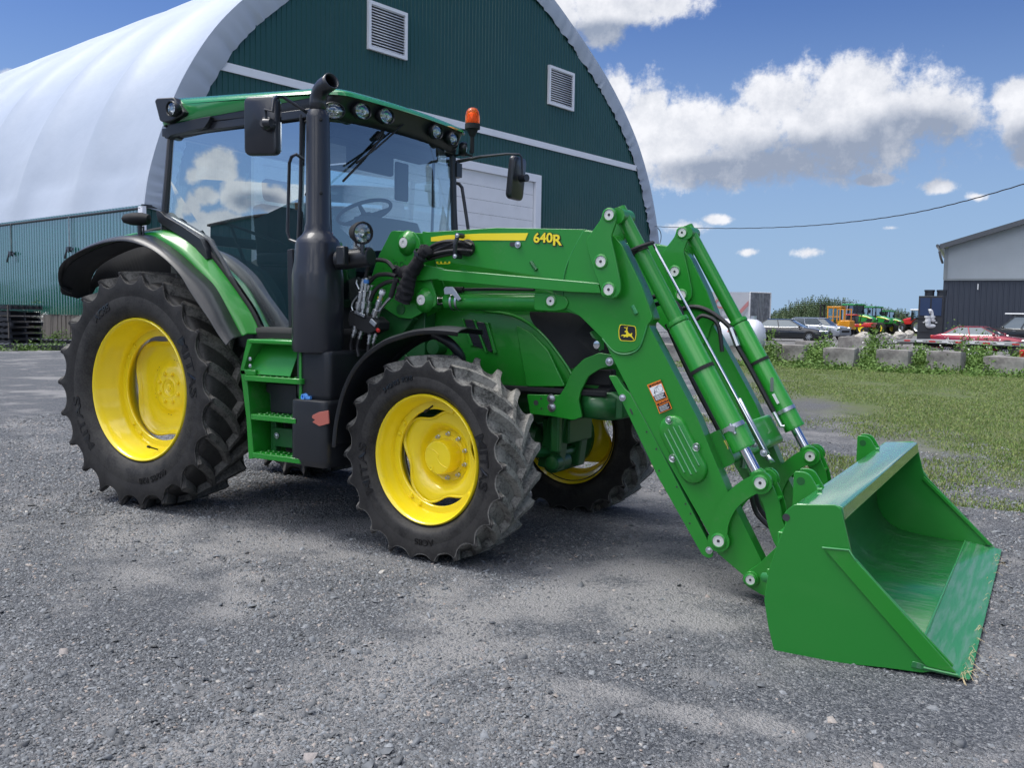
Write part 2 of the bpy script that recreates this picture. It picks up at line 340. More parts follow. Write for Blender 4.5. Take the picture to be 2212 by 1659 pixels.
M['petal']=MT('white_petal').set(col=(.8,.8,.75),rough=.7)
M['bark']=paint('bark',(.10,.085,.065),.9,0,.3,sc=10)
def ground_mat():
    t=MT('gravel_ground'); o=t.tc()
    big=t.noise(.35,5,.6); med=t.noise(1.6,6,.6); fine=t.noise(38,5,.65)
    v1=t.n('ShaderNodeTexVoronoi',{'Vector':o,'Scale':80.,'Randomness':1.},feature='F1'); v2=t.n('ShaderNodeTexVoronoi',{'Vector':o,'Scale':210.},feature='F1')
    st=t.mix(.5,v1.outputs['Color'],v2.outputs['Color']); sv=t.n('ShaderNodeSeparateXYZ',{0:st}).outputs[0]
    stone=t.ramp(sv,[(.08,(.030,.034,.042)),(.40,(.095,.103,.116)),(.70,(.165,.175,.190)),(.93,(.38,.38,.385))])
    sand=t.mix(fine,(.20,.20,.20),(.43,.42,.415))
    # packed pale fines show between the loose stone
    pk=t.mr(t.math('ADD',t.math('MULTIPLY',big,.55),t.math('MULTIPLY',med,.45)),.47,.60)
    pk=t.math('MULTIPLY',pk,t.mr(t.math('ADD',med,t.math('MULTIPLY',fine,.7)),.62,.92))
    for (cx,cy,rx,ry) in PALE:            # trodden spots where the pale fines lie bare
        mp_=t.n('ShaderNodeMapping',{0:o,1:(-cx/rx,-cy/ry,0),3:(1/rx,1/ry,1)}); ln=t.n('ShaderNodeVectorMath',{0:mp_.outputs[0]},operation='LENGTH')
        sp=t.mr(t.math('ADD',t.math('SUBTRACT',1.,ln.outputs['Value']),t.math('ADD',t.math('MULTIPLY',t.math('SUBTRACT',med,.5),2.2),t.math('MULTIPLY',t.math('SUBTRACT',fine,.5),1.3))),.05,.95)
        pk=t.math('MAXIMUM',pk,sp)
    col=t.mix(pk,stone,sand)
    s=t.n('ShaderNodeSeparateXYZ',{0:o})
    # beaten earth and turf beyond the yard
    dirt=t.mix(t.noise(5,6,.7),(.13,.12,.11),(.21,.20,.18))
    turf=t.mix(t.noise(1.2,5),t.mix(t.noise(40,3),(.075,.14,.028),(.11,.175,.045)),(.18,.19,.08))
    # yard edge: signed distance from a line in plan
    e=t.math('ADD',t.math('ADD',t.math('MULTIPLY',s.outputs[0],EDGE[0]),t.math('MULTIPLY',s.outputs[1],EDGE[1])),EDGE[2])
    patch=t.noise(.7,7,.66); k=t.math('ADD',t.math('MULTIPLY',e,.11),t.math('MULTIPLY',t.math('SUBTRACT',patch,.5),2.6))
    west=t.mr(s.outputs[0],-14.,-8.)
    tm=t.math('MULTIPLY',t.math('MULTIPLY',t.mr(k,-.32,.18),west),t.mr(e,-.3,1.5)); dm=t.math('MULTIPLY',t.mr(k,-.6,-.05),t.math('MULTIPLY',west,t.mr(e,-1.2,1.2)))
    far=t.math('MULTIPLY',t.mr(s.outputs[1],29.,30.5),t.mr(s.outputs[1],95.,90.))
    col=t.mix(t.math('MULTIPLY',dm,.7),col,dirt); col=t.mix(tm,col,turf)
    col=t.mix(t.math('MULTIPLY',far,t.mr(s.outputs[0],-22.,-18.)),col,t.mix(t.noise(6,5),(.17,.17,.17),(.27,.265,.26)))
    col=t.mix(.16,col,(.04,.045,.055))
    h=t.math('ADD',t.math('MULTIPLY',v1.outputs['Distance'],-.9),t.math('MULTIPLY',v2.outputs['Distance'],-.4))
    b=t.bump(t.math('ADD',h,t.math('MULTIPLY',fine,.5)),1.,.016)
    b=t.bump(med,.5,.03,b)
    return t.set(col=col,rough=.88,nor=b,spec=.35)
def stone_mat():
    t=MT('loose_crushed_stone'); c=t.n('ShaderNodeAttribute',attribute_name='tone').outputs['Fac']
    return t.set(col=t.mix(t.noise(120,3),t.ramp(c,[(0,(.024,.028,.035)),(.35,(.070,.080,.095)),(.68,(.15,.168,.19)),(.90,(.30,.32,.345)),(.975,(.38,.28,.22)),(1,(.58,.55,.50))]),(.14,.145,.15)),rough=.72,spec=.5)
DOOR0=5.6
# ------------------------------------------------------------------ ground
def struct(o): o['kind']='structure'; return o
_a=PZ(2230,1110); _b=PZ(1520,800); _n=Vector((-(_b-_a).y,(_b-_a).x,0)).normalized()
if _n.dot(Vector((0,1,0)))<0: _n=-_n
EDGE=(_n.x,_n.y,-_n.dot(_a))
PALE=[(lambda q:(q.x,q.y,w_,h_))(PZ(a_,b_)) for a_,b_,w_,h_ in ((1000,1392,.42,.20),(1330,1500,.30,.16),(1480,1545,.34,.18),(560,1165,.8,.45),(820,1140,.7,.35),(1180,1330,.4,.25),(320,1240,.6,.3),(1650,1560,.3,.16),(1720,1000,.9,.5))]
M['ground']=ground_mat(); M['stone']=stone_mat()
def gz(x,y): return -.045*math.exp(-((x-4.85)/.55)**2-(y/1.9)**4)-.02*math.exp(-((x-2.6)/.7)**2-((y+.9)/.8)**2)+0.012*noise.noise(Vector((x*.55,y*.55,1)))+.006*noise.noise(Vector((x*2.1,y*2.1,4)))
def ground():
    b=MB(); xs=[-1500,-400,-150,-60,-30]+list(np.arange(-18,14.01,.25))+[18,30,60,150,400,1500]; ys=[-1500,-400,-150,-60,-20]+list(np.arange(-7,16.01,.25))+[20,26,34,60,100,200,500,1500]
    nx=len(xs); vs=[]
    for y in ys:
        for x in xs: vs.append((x,y,gz(x,y) if -19<x<15 and -8<y<17 else 0))
    fs=[(j*nx+i,j*nx+i+1,(j+1)*nx+i+1,(j+1)*nx+i) for j in range(len(ys)-1) for i in range(nx-1)]
    b.add(vs,fs); struct(b.build('ground',M['ground'],smooth=180))
ground()
def fast_mesh(name,V,F,mat,n=3,attr=None,smooth=False):
    me=bpy.data.meshes.new(name); V=np.asarray(V,dtype=np.float32); F=np.asarray(F,dtype=np.int32); k=F.shape[1]
    me.vertices.add(len(V)); me.vertices.foreach_set('co',V.ravel()); me.loops.add(F.size); me.loops.foreach_set('vertex_index',F.ravel())
    me.polygons.add(len(F)); me.polygons.foreach_set('loop_start',np.arange(0,F.size,k,dtype=np.int32)); me.polygons.foreach_set('loop_total',np.full(len(F),k,dtype=np.int32))
    me.update(calc_edges=True); me.validate(); me.materials.append(mat)
    if attr:
        for nm,arr in attr.items(): a=me.attributes.new(nm,'FLOAT','POINT'); a.data.foreach_set('value',np.asarray(arr,dtype=np.float32))
    if smooth: me.polygons.foreach_set('use_smooth',np.ones(len(F),dtype=bool))
    o=bpy.data.objects.new(name,me); COL.objects.link(o); return o
def vnoise(x,y,s,seed=0):             # cheap value noise in numpy
    x=x*s+seed*13.7; y=y*s+seed*7.3; xi=np.floor(x).astype(int); yi=np.floor(y).astype(int); fx=x-xi; fy=y-yi; fx=fx*fx*(3-2*fx); fy=fy*fy*(3-2*fy)
    def h(a,b): 
        n=(a*374761393+b*668265263+seed*974711)&0x7fffffff; n=((n^(n>>13))*1274126177)&0x7fffffff; return ((n^(n>>16))&0xffff)/65535.
    return (h(xi,yi)*(1-fx)+h(xi+1,yi)*fx)*(1-fy)+(h(xi,yi+1)*(1-fx)+h(xi+1,yi+1)*fx)*fy
def stones():
    # picks ground spots evenly over the near yard, thinner with distance
    n=430000; d=2.0+ (rng.random(n)**1.25)*12; a=YAW+(rng.random(n)-.5)*1.25
    x=CP.x+np.sin(a)*d; y=CP.y+np.cos(a)*d
    den=.55*vnoise(x,y,.55,1)+.3*vnoise(x,y,1.7,2)+.15*vnoise(x,y,5,3)
    left=np.clip((3.9-x-.25*y)/5,-.25,.45)
    keep=rng.random(n)<np.clip((den-.43+left*.46)*3.7+.16,.07,1)
    keep&=(EDGE[0]*x+EDGE[1]*y+EDGE[2])<1.5
    for cx,cy,rx,ry in PALE: keep&=~((((x-cx)/rx)**2+((y-cy)/ry)**2<.9)&(rng.random(n)<.72))
    x=x[keep]; y=y[keep]; d=d[keep]; n=len(x)
    s=(.0030+.0100*rng.random(n)**2.2)*(1+.35*(d>7)); big=rng.random(n)<.008; s=np.where(big,s+.009+.012*rng.random(n),s)
    # flattened random octahedra with a cut top : 8 vertices
    ang=np.arange(4)*math.pi/2
    V=np.zeros((n,9,3),dtype=np.float32); ph=rng.random(n)*6.28; el=.4+.55*rng.random(n)
    for k in range(4):
        for ring in range(2):
            rr=s*(.75+.5*rng.random(n))*(1. if ring==0 else .55+.25*rng.random(n)); t=ph+ang[k]+(rng.random(n)-.5)*.7
            px_=rr*np.cos(ang[k]+(rng.random(n)-.5)*.6); py_=rr*np.sin(ang[k]+(rng.random(n)-.5)*.6)*el
            V[:,ring*4+k,0]=px_*np.cos(ph)-py_*np.sin(ph); V[:,ring*4+k,1]=px_*np.sin(ph)+py_*np.cos(ph)
            V[:,ring*4+k,2]=(s*(.02+.2*rng.random(n))) if ring==0 else s*(.25+.45*rng.random(n))
    V[:,8,2]=s*(.35+.45*rng.random(n))
    tx=(rng.random(n)-.5)*1.0; ty=(rng.random(n)-.5)*1.0; V[:,:,2]+=V[:,:,0]*tx[:,None]+V[:,:,1]*ty[:,None]
    z0=.012*0+np.array([gz(float(a_),float(b_)) for a_,b_ in zip(x,y)])-.0015
    V[:,:,0]+=x[:,None]; V[:,:,1]+=y[:,None]; V[:,:,2]+=z0[:,None]
    tri=[]
    for k in range(4):
        j=(k+1)%4; tri+=[(k,j,4+j),(k,4+j,4+k),(4+k,4+j,8)]
    F=(np.array(tri)[None]+(np.arange(n)*9)[:,None,None]).reshape(-1,3)
    tone=np.repeat(rng.random(n)**1.05,9)
    o=fast_mesh('gravel',V.reshape(-1,3),F,M['stone'],attr={'tone':tone}); o['kind']='stuff'; o['label']='loose crushed grey stone scattered over the yard'; o['category']='gravel'
stones()
def blades():
    n=300000; d=8+rng.random(n)**1.3*26; a=YAW+R(3)+rng.random(n)*R(50); x=CP.x+np.sin(a)*d; y=CP.y+np.cos(a)*d
    e=EDGE[0]*x+EDGE[1]*y+EDGE[2]; pt=.6*vnoise(x,y,.6,5)+.4*vnoise(x,y,1.8,6)
    k=e*.11+(pt-.5)*2.6
    keep=(rng.random(n)<np.clip(k*1.6+.55,.0,1))&(y<30)&(x>-11); x=x[keep];y=y[keep];n=len(x); pt=pt[keep]; d=d[keep]
    h=.010+.028*rng.random(n)*(.5+pt); w=.0035+.0002*d*1.6; ph=rng.random(n)*6.28; lean=(rng.random((n,2))-.5)*1.1
    V=np.zeros((n,3,3)); V[:,0,0]=x-w*np.cos(ph); V[:,0,1]=y-w*np.sin(ph); V[:,1,0]=x+w*np.cos(ph); V[:,1,1]=y+w*np.sin(ph)
    V[:,2,0]=x+lean[:,0]*h; V[:,2,1]=y+lean[:,1]*h; V[:,2,2]=h
    o=fast_mesh('grass',V.reshape(-1,3),np.arange(n*3).reshape(-1,3),M['grass_blade']); o['kind']='stuff'; o['label']='short worn grass growing between the yard and the concrete blocks'; o['category']='grass'
blades()
# ------------------------------------------------------------------ fabric barn
TH=R(9.1); BG=Vector((math.sin(TH),math.cos(TH),0)); BN=Vector((math.cos(TH),-math.sin(TH),0)); BA=Vector((-25.36,18.23,0)); BC=19.7   # BG along the gable, BN out of it
def arch(z_or_s): pass
PROF=[(0,21.9),(3,21.6),(6,20.6),(8.5,19.3),(10.7,18.0),(12.7,16.65),(14.7,14.95),(16.4,13.1),(17.75,11.0),(18.7,8.9),(19.35,6.9),(19.6,5.45)]
PS=spline([(a,b) for a,b in PROF],6)   # half profile, distance from centre / height
def top_at(s,sh=0.):
    q=abs(s)
    for i in range(len(PS)-1):
        if PS[i][0]<=q<=PS[i+1][0]: t=(q-PS[i][0])/max(PS[i+1][0]-PS[i][0],1e-6); return PS[i][1]*(1-t)+PS[i+1][1]*t-sh
    return PS[-1][1]
def bp(s,n,z): return BA+BG*(s+BC)+BN*n+Vector((0,0,z))
barn=empty('fabric_barn',BA+BG*BC,'arched barn with white fabric roof and dark green ribbed steel gable behind the tractor','barn')
def rib_x(w,sp=.27):                   # trapezoid rib stations: (position, depth)
    out=[]; s=-w
    while s<w: out+=[(s,0),(s+sp*.74,0),(s+sp*.80,.035),(s+sp*.94,.035)]; s+=sp
    out.append((w,0)); return [q for q in out if q[0]<=w]
def barn_build():
    b=MB(); st=rib_x(19.45); vs=[]; n=len(st)
    for s,d in st: vs+= [bp(s,d,0.9),bp(s,d,top_at(s,.12))]
    b.add(vs,[(2*i,2*i+2,2*i+3,2*i+1) for i in range(n-1)]); b.build('gable_wall',M['siding_gable'],barn,smooth=0)
    b=MB(); b.box(bp(0,-.06,.45),(.16,38.9,.9),Matrix.Rotation(-TH,3,'Z')); b.build('gable_footing',M['wood_grey'],barn)
    # side wall facing the yard, runs away from the gable
    LEN=88; b=MB(); vs=[]; s=0.; st=[]
    while s<LEN: st+=[(s,0),(s+.2,0),(s+.216,.035),(s+.254,.035)]; s+=.27
    for s,d in st: vs+=[bp(-19.6-d,-s,1.15),bp(-19.6-d,-s,5.55)]
    b.add(vs,[(2*i,2*i+2,2*i+3,2*i+1) for i in range(len(st)-1)]); b.build('side_wall',M['siding_green'],barn,smooth=0)
    b=MB(); b.box(bp(-19.62,.0,3.0),(.34,.16,5.0),Matrix.Rotation(-TH,3,'Z')); b.build('corner_post',M['white_trim'],barn)
    b=MB(); s=0
    while s<LEN:
        w=.14; b.box(bp(-19.55+random.uniform(-.02,.02),-s,.575+random.uniform(-.03,0)),(w-.015,.05,1.17),Matrix.Rotation(-TH,3,'Z')); s+=w
    b.build('plank_skirt',M['wood_grey'],barn)
    # membrane, sagging between the trusses
    b=MB(); full=[(-a,z) for a,z in PS[::-1]]+[(a,z) for a,z in PS[1:]]; loops=[]; T=6.1; nn=8; N_=int(LEN/T)*nn
    for k in range(N_+1):
        s=-(k/nn)*T+.0; ph=(k%nn)/nn; sag=.42*math.sin(math.pi*ph)**.8 if k else 0; lp=[]
        for i,(a,z) in enumerate(full):
            t0=Vector(full[max(i-1,0)]); t1=Vector(full[min(i+1,len(full)-1)]); t=(t1-t0).normalized(); nrm=Vector((-t.y,t.x)); 
            edge=min(1,min(i,len(full)-1-i)/7); q=Vector((a,z))-nrm*(sag*edge*(1 if nrm.y>-1 else 1)); lp.append(bp(q.x,s+.10,q.y-(.10*math.sin(math.pi*ph) if i in(0,len(full)-1) else 0)))
        loops.append(lp)
    b.ring(loops,False); b.build('fabric_roof',M['fabric'],barn,smooth=60)
    # gable flap, creased by its lacing
    b=MB(); outer=[];inner=[];mid=[]; cnt=260
    for k in range(cnt+1):
        t=k/cnt*(len(full)-1); i=min(int(t),len(full)-2); f=t-i; q=Vector(full[i])*(1-f)+Vector(full[i+1])*f; tt=(Vector(full[i+1])-Vector(full[i])).normalized(); nr=Vector((-tt.y,tt.x))
        if nr.y<0 and abs(q.x)<1: nr=-nr
        c=random.uniform(-.08,.12); w=1.15+random.uniform(-.02,.02)
        outer.append(bp(q.x,.10,q.y)); m_=q-nr*.55; mid.append(bp(m_.x,.20+c*.5,m_.y)); n_=q-nr*w; inner.append(bp(n_.x,.09+c,max(n_.y,5.35)))
    b.ring([outer,mid,inner],False); b.build('gable_flap',M['fabric'],barn,smooth=50)
    b=MB(); b.box(bp(-19.1,.12,5.5),(.1,1.2,.12),Matrix.Rotation(-TH,3,'Z')); 
    b.tube([bp(-19.66,-s_,5.42) for s_ in np.arange(0,LEN,6.1)],.045,8); b.build('eave_pipe',M['black'],barn)
    b=MB(); b.box(bp(0,.07,11.65),(.07,2*16.9,.36),Matrix.Rotation(-TH,3,'Z')); b.build('trim_band',M['white_trim'],barn)
    for sc in (-6.85,7.35):
        fr=MB(); w,h,zc=2.55,2.3,15.3; Rm=Matrix.Rotation(-TH,3,'Z')
        for s_,z_,ww,hh in ((0,h/2-.08,w,.16),(0,-h/2+.08,w,.16),(-w/2+.08,0,.16,h-.32),(w/2-.08,0,.16,h-.32)): fr.box(bp(sc+s_,.11,zc+z_),(.16,ww,hh),Rm)
        f=fr.build('louvre_vent',M['white_trim'],barn)
        sl=MB(); k=-h/2+.22
        while k<h/2-.16:
            sl.add([bp(sc-w/2+.16,.06,zc+k+.06),bp(sc+w/2-.16,.06,zc+k+.06),bp(sc+w/2-.16,.15,zc+k-.03),bp(sc-w/2+.16,.15,zc+k-.03)],[(0,1,2,3)]); k+=.135
        sl.build('slat',M['white_trim'],f,solid=.012)
        bk=MB(); bk.box(bp(sc,.045,zc),(.012,w-.3,h-.3),Rm); bk.build('backing',M['interior'],f)
    # overhead door
    s0,s1,z1=DOOR0-BC,24.55-BC,9.36; sm=(s0+s1)/2; w=s1-s0; dr=MB(); Rm=Matrix.Rotation(-TH,3,'Z')
    for k in range(12):
        zc=.15+(k+.5)*(z1-.15)/12; dr.box(bp(sm,.02,zc),(.08,w,(z1-.15)/12-.015),Rm)
    d=dr.build('garage_door',M['door_white'],barn,bevel=.006)
    fr=MB()
    for s_,z_,ww,hh in ((sm,z1+.22,w+1.1,.44),(s0-.3,z1/2,.5,z1),(s1+.3,z1/2,.5,z1)): fr.box(bp(s_,.12,z_),(.26,ww,hh),Rm)
    fr.build('door_frame',M['white_trim'],d)
    # tie-down straps on the side wall
    for k in (1,2,3,4,5):
        s_=-k*6.1; b=MB(); b.box(bp(-19.72,s_,4.75),(.05,.02,1.35),Matrix.Rotation(-TH,3,'Z')); q=b.build('tie_strap',M['door_grey'],barn)
        b=MB(); b.box(bp(-19.76,s_,4.0),(.3,.12,.22),Rm); b.box(bp(-19.76,s_+.25,4.0),(.35,.05,.10),Rm); b.cyl(bp(-19.8,s_-.08,4.0),bp(-19.85,s_-.2,3.6),.04,8); b.build('ratchet',M['black_satin'],q)
barn_build()
# overhead cable from the barn eave
def cable():
    a=bp(19.35,.35,0); 
    pts=[(1408,488),(1440,490),(1560,493),(1700,490),(1830,480),(1960,462),(2080,435),(2215,396),(2400,338),(2700,215),(3100,10)]
    v0=ray(*pts[0]); A=CP+v0*((bp(19.3,.3,6)-CP).length/v0.length); out=[]
    Bd=ray(2400,330); B=CP+Bd*30
    n_=Vector(((B-A).y,-(B-A).x,0)).normalized()     # the cable hangs in one upright plane
    for q in pts: v=ray(*q); out.append(CP+v*((A-CP).dot(n_)/v.dot(n_)))
    p=spline(out,14); 
    for i,q in enumerate(p): q.z+=.008*math.sin(i*1.9)
    b=MB(); b.tube(p,.022,6); o=b.build('overhead_cable',M['hose']); tag(o,'dark twisted service cable running from the barn eave across the sky','cable')
    k=empty('cable_bracket',A,'small steel cable bracket with looped wires on the right edge of the gable','bracket'); b=MB(); Rm=Matrix.Rotation(-TH,3,'Z')
    b.box(A-BN*.1+Vector((0,0,.0)),(.1,.12,.5),Rm); b.cyl(A-BG*.5,A+BG*.3,.03,8); b.cyl(A-BG*.2-Vector((0,0,.1)),A-BG*.2+Vector((0,0,.1)),.09,10); b.build('arm',M['steel'],k)
    b=MB(); b.tube(spline([A+BG*.2,A+BG*.9+Vector((0,0,-.1)),A+BG*1.3+Vector((0,0,-.5)),A+BG*1.2+Vector((0,0,-1.1)),A+BG*.6+Vector((0,0,-1.5)),A+BG*.1+Vector((0,0,-1.1)),A+BG*.0+Vector((0,0,.6))],6),.03,6)
    b.tube(spline([A,A+BG*.2+Vector((0,0,.9)),A+BG*.35+Vector((0,0,.3)),A+BG*.2+Vector((0,0,-1.2))],6),.025,6); b.build('wire',M['hose'],k)
cable()
# ------------------------------------------------------------------ grey warehouse on the right
def warehouse():
    c0=PZ(2031,746); c0.z=0; D=(c0-CP).length
    # front wall runs almost square to the view
    ex=Vector((.998,.06,0)).normalized(); ey=Vector((-ex.y,ex.x,0))
    k=(CP-c0).dot(Vector((0,1,0)))
    def hgt(x,y):
        v=ray(x,y); t=((c0-CP).dot(ey))/v.dot(ey); return (CP+v*t)
    zt=hgt(2042,536).z; zm=hgt(2034,604).z; pr=hgt(2212,485); slope=(pr.z-zt)/((pr-c0).dot(ex)-(hgt(2042,536)-c0).dot(ex)); Wd=30
    o=empty('warehouse',c0,'large metal clad warehouse, pale grey above and charcoal below, at the right edge','building')
    zc=zt+slope*Wd/2
    def f(s,n,z): return c0+ex*s+ey*n+Vector((0,0,z))
    b=MB(); vs=[];s=0;st=[]
    while s<Wd: st+=[(s,0),(s+.2,0),(s+.22,.03),(s+.28,.03)]; s+=.3
    for s,d in st: vs+=[f(s,-d,0),f(s,-d,zm)]
    b.add(vs,[(2*i,2*i+2,2*i+3,2*i+1) for i in range(len(st)-1)]); b.add([f(0,0,0),f(0,40,0),f(0,40,zm),f(0,0,zm)],[(0,1,2,3)]); b.build('lower_cladding',paint('charcoal_cladding',(.036,.045,.066),.5,.1,.1,dcol=(.1,.1,.11)),o,smooth=0)
    b=MB(); z=zm+.02; vs=[]; fs=[]; i=0
    while z<zc:
        z2=min(z+.14,zc); 
        def xr(zz): t=max(0,(zz-zt)/slope) if zz>zt else 0; return t,Wd-t
        a0,a1=xr(z); b0,b1=xr(z2); vs+=[f(a0,-.030,z),f(a1,-.030,z),f(b1,-.015,z2),f(b0,-.015,z2)]; fs.append((i,i+1,i+2,i+3)); i+=4; z=z2
    b.add(vs,fs); b.add([f(0,0,zm),f(0,40,zm),f(0,40,zt),f(0,0,zt)],[(0,1,2,3)]); b.build('upper_cladding',paint('pale_grey_cladding',(.36,.40,.43),.5,.1,.1,dcol=(.2,.2,.2)),o,smooth=0)
    b=MB(); b.box(f(.08,-.06,(zm+zt)/2),(.2,.1,zt-zm)); b.box(f(Wd/2,-.07,zm),(Wd,.06,.12),Matrix.Rotation(math.atan2(ex.y,ex.x),3,'Z')); b.build('corner_trim',paint('grey_trim',(.2,.22,.23)),o)
    b=MB(); e=.30
    for sg in (0,1):
        def g(s,n,z): return f(s if sg==0 else Wd-s,n,z)
        z0=zt-slope*e; b.add([g(-e,-.6,z0),g(Wd/2,-.6,zc+slope*0),g(Wd/2,41,zc),g(-e,41,z0),g(-e,-.6,z0+.30),g(Wd/2,-.6,zc+.30),g(Wd/2,41,zc+.30),g(-e,41,z0+.30)],[(0,1,2,3),(4,5,6,7),(0,1,5,4),(3,2,6,7),(0,3,7,4)])
    b.build('roof',paint('dark_roof_steel',(.07,.075,.085),.5),o,smooth=0)
    b=MB(); b.tube([f(-e-.1,-.75,zt-slope*e+.2),f(-e-.1,41,zt-slope*e+.2)],.10,8); b.tube(spline([f(-e,-.5,zt-.2),f(-e+.1,-.45,zt-.6),f(-.1,-.15,zt-.9)],4),.07,8); b.build('gutter',paint('gutter_grey',(.09,.095,.1)),o)
    b=MB(); b.box(f(1.9,-.1,3.6),(.06,.05,.35)); b.build('wall_lamp',M['white'],o)
    return f,zt
WF,_zt=warehouse()
def rad_fl(o_,w): return abs(o_)>.8*w
# ------------------------------------------------------------------ tractor
TR=empty('tractor',(1.3,0,0),'green farm tractor with yellow wheels and a front loader bucket resting on the gravel','tractor')
def carc(k,w,r0,r1):                 # carcass outline, half: (offset, radius), k is the bead offset
    return [(-k,r0-.02),(-k-.004,r0+.004),(-k-.45*(w-k),r0+.022),(-.985*w,r0+(r1-r0)*.25),(-1.02*w,r0+(r1-r0)*.45),(-1.0*w,r0+(r1-r0)*.66),(-.96*w,r0+(r1-r0)*.84),(-.88*w,r0+(r1-r0)*.94),(-.6*w,r1-.004),(0,r1+.004),
            (.6*w,r1-.004),(.88*w,r0+(r1-r0)*.94),(.96*w,r0+(r1-r0)*.84),(1.0*w,r0+(r1-r0)*.66),(1.02*w,r0+(r1-r0)*.45),(.985*w,r0+(r1-r0)*.25),(k+.45*(w-k),r0+.022),(k+.004,r0+.004),(k,r0-.02)]
def make_wheel(kind,cx,cy,cz,s,steer,spin=0.):
    f=Vector((math.cos(steer),math.sin(steer),0)); o=Vector((-math.sin(steer),math.cos(steer),0))*s; c=Vector((cx,cy,cz))
    def L(rad,off,th): return c+f*(rad*math.cos(th))+Vector((0,0,rad*math.sin(th)))+o*off      # th counter-clockwise in X,Z
    rear=kind=='rear'
    if rear: w,Rf,rt,rl,NL,fo=.238,.531,.824,.876,22,.19
    else:    w,Rf,rt,rl,NL,fo=.178,.397,.584,.632,22,.14
    n=96
    def rev(b,prof,n=n,rf=None): 
        return b.ring([[L(r,q,k*2*math.pi/n) for k in range(n)] for q,r in prof],True)
    # ---- rim with barrel, ring and dished centre
    b=MB()
    if rear: prof=[(fo-.01,Rf+.002),(fo+.004,Rf),(fo+.009,Rf-.008),(fo+.004,Rf-.018),(fo-.012,Rf-.024),(fo-.03,Rf-.034),(fo-.07,Rf-.042),(fo-.085,Rf-.056),(fo-.13,Rf-.062),(fo-.145,Rf-.080),(fo-.20,Rf-.088),(fo-.26,Rf-.10),(-.17,Rf-.05),(-.19,Rf-.01),(-.20,Rf)]
    else: prof=[(fo-.01,Rf+.002),(fo+.004,Rf),(fo+.009,Rf-.007),(fo+.003,Rf-.016),(fo-.012,Rf-.022),(fo-.028,Rf-.03),(fo-.06,Rf-.036),(fo-.075,Rf-.05),(fo-.11,Rf-.056),(fo-.16,Rf-.066),(fo-.21,Rf-.05),(fo-.27,Rf-.01),(fo-.285,Rf)]
    rev(b,prof)
    wh=b.build('wheel',M['yellow'],TR,smooth=50,label='rear wheel' if False else None) if False else b.build('wheel',M['yellow'],TR,smooth=50)
    wh['label']=('tall rear wheel' if rear else 'front wheel')+(' on the exhaust side' if s<0 else ' on the far side')
    b=MB()
    if rear: ro,ri,oz=Rf-.080,Rf-.135,fo-.215
    else: ro,ri,oz=Rf-.052,Rf-.098,fo-.125
    rev(b,[(oz,ro+.01),(oz+.014,ro),(oz+.014,ri+.004),(oz+.010,ri),(oz-.004,ri)]); b.build('rim_ring',M['yellow'],wh,smooth=40)
    b=MB(); NB=96
    def edge(th,base,cut): q=(.5+.5*math.cos(4*th+spin)); return base*(1-cut*q**1.6)
    spd=R(-20) if rear else R(-60)
    def edge(th): q=(.5+.5*math.cos(4*th+spd)); return (ri+.02)*(1-(.16 if rear else .23)*q**1.3)
    if rear: rows=[(0.0,-.07,0),(.10,-.07,0),(.155,-.068,0),(.175,-.085,0),(.20,-.10,0),(.24,-.11,0),(0,-.108,1),(.35,-.108,1),(.75,-.10,1),(.92,-.085,1),(1.,-.055,1)]
    else: rows=[(0,-.115,0),(.10,-.115,0),(.155,-.115,0),(.164,-.110,0),(.176,-.085,0),(.192,-.062,0),(0.,-.048,1),(.3,-.036,1),(.65,-.032,1),(.88,-.034,1),(1.,-.016,1)]
    loops=[]; r0_=.28 if rear else .206
    for q,dz,m in rows:
        loops.append([L(max(q if not m else r0_+(edge(k*2*math.pi/NB)-r0_)*q,.001),oz+dz,k*2*math.pi/NB) for k in range(NB)])
    b.ring(loops,True); b.build('wheel_disc',M['yellow'],wh,smooth=45,solid=.012)
    # hub, nuts, ring bolts
    b=MB()
    if rear: b.lathe(c+o*(oz-.075),o,[(.082,0),(.080,.012),(.066,.016),(.064,.008),(.02,.012),(.018,.02),(0,.02)],36)
    else: b.lathe(c+o*(oz-.115),o,[(.125,-.01),(.125,.012),(.108,.014),(.106,.105),(.100,.118),(.086,.121),(.0,.122)],40)
    hb=b.build('hub_cap',M['yellow'],wh,smooth=35)
    if not rear:
        b=MB(); b.tube(spline([L(.10,oz+.007,R(150)),L(.05,oz+.008,R(120)),L(.02,oz+.008,R(60)),L(.0,oz+.008,R(-60)),L(.05,oz+.008,R(-50)),L(.098,oz+.007,R(-35))],5),.0022,5); b.lathe(c+o*(oz+.007)+f*(-.045)-Vector((0,0,.07)),o,[(.014,0),(.014,.004),(.009,.004),(.008,.001),(0,.001)],16); b.build('hub_seam',M['decal_yellow'],hb)
    nb=8 if rear else 10; rb=.113 if rear else .137
    for k in range(nb):
        th=2*math.pi*(k+.5)/nb; b=MB(); q=L(rb,oz+(-.068 if rear else -.115),th); b.lathe(q,o,[(.019,0),(.019,.004),(.0145,.004),(.0145,.018),(.010,.020),(.009,.034 if not rear else .026),(0,.034 if not rear else .026)],6 if not rear else 8); b.build('wheel_nut',M['yellow'] if rear else M['steel'],wh,smooth=30)
    for k in range(4):
        for d in (-7,7):
            th=R(45+90*k+d)-spd/4; b=MB(); q=L((ro+ri)/2,oz+.012,th); b.lathe(q,o,[(.016,0),(.016,.006),(.012,.014),(0,.016)],12); b.build('ring_bolt',M['yellow'],wh)
    if rear:
        b=MB()
        for k in range(6):
            th=R(60*k+20); 
            for d in (-4,4): b.lathe(L(.21,oz-.099,th+R(d)),o,[(.007,0),(.007,.002),(0,.002)],8)
        b.build('bolt_hole',M['interior'],wh)
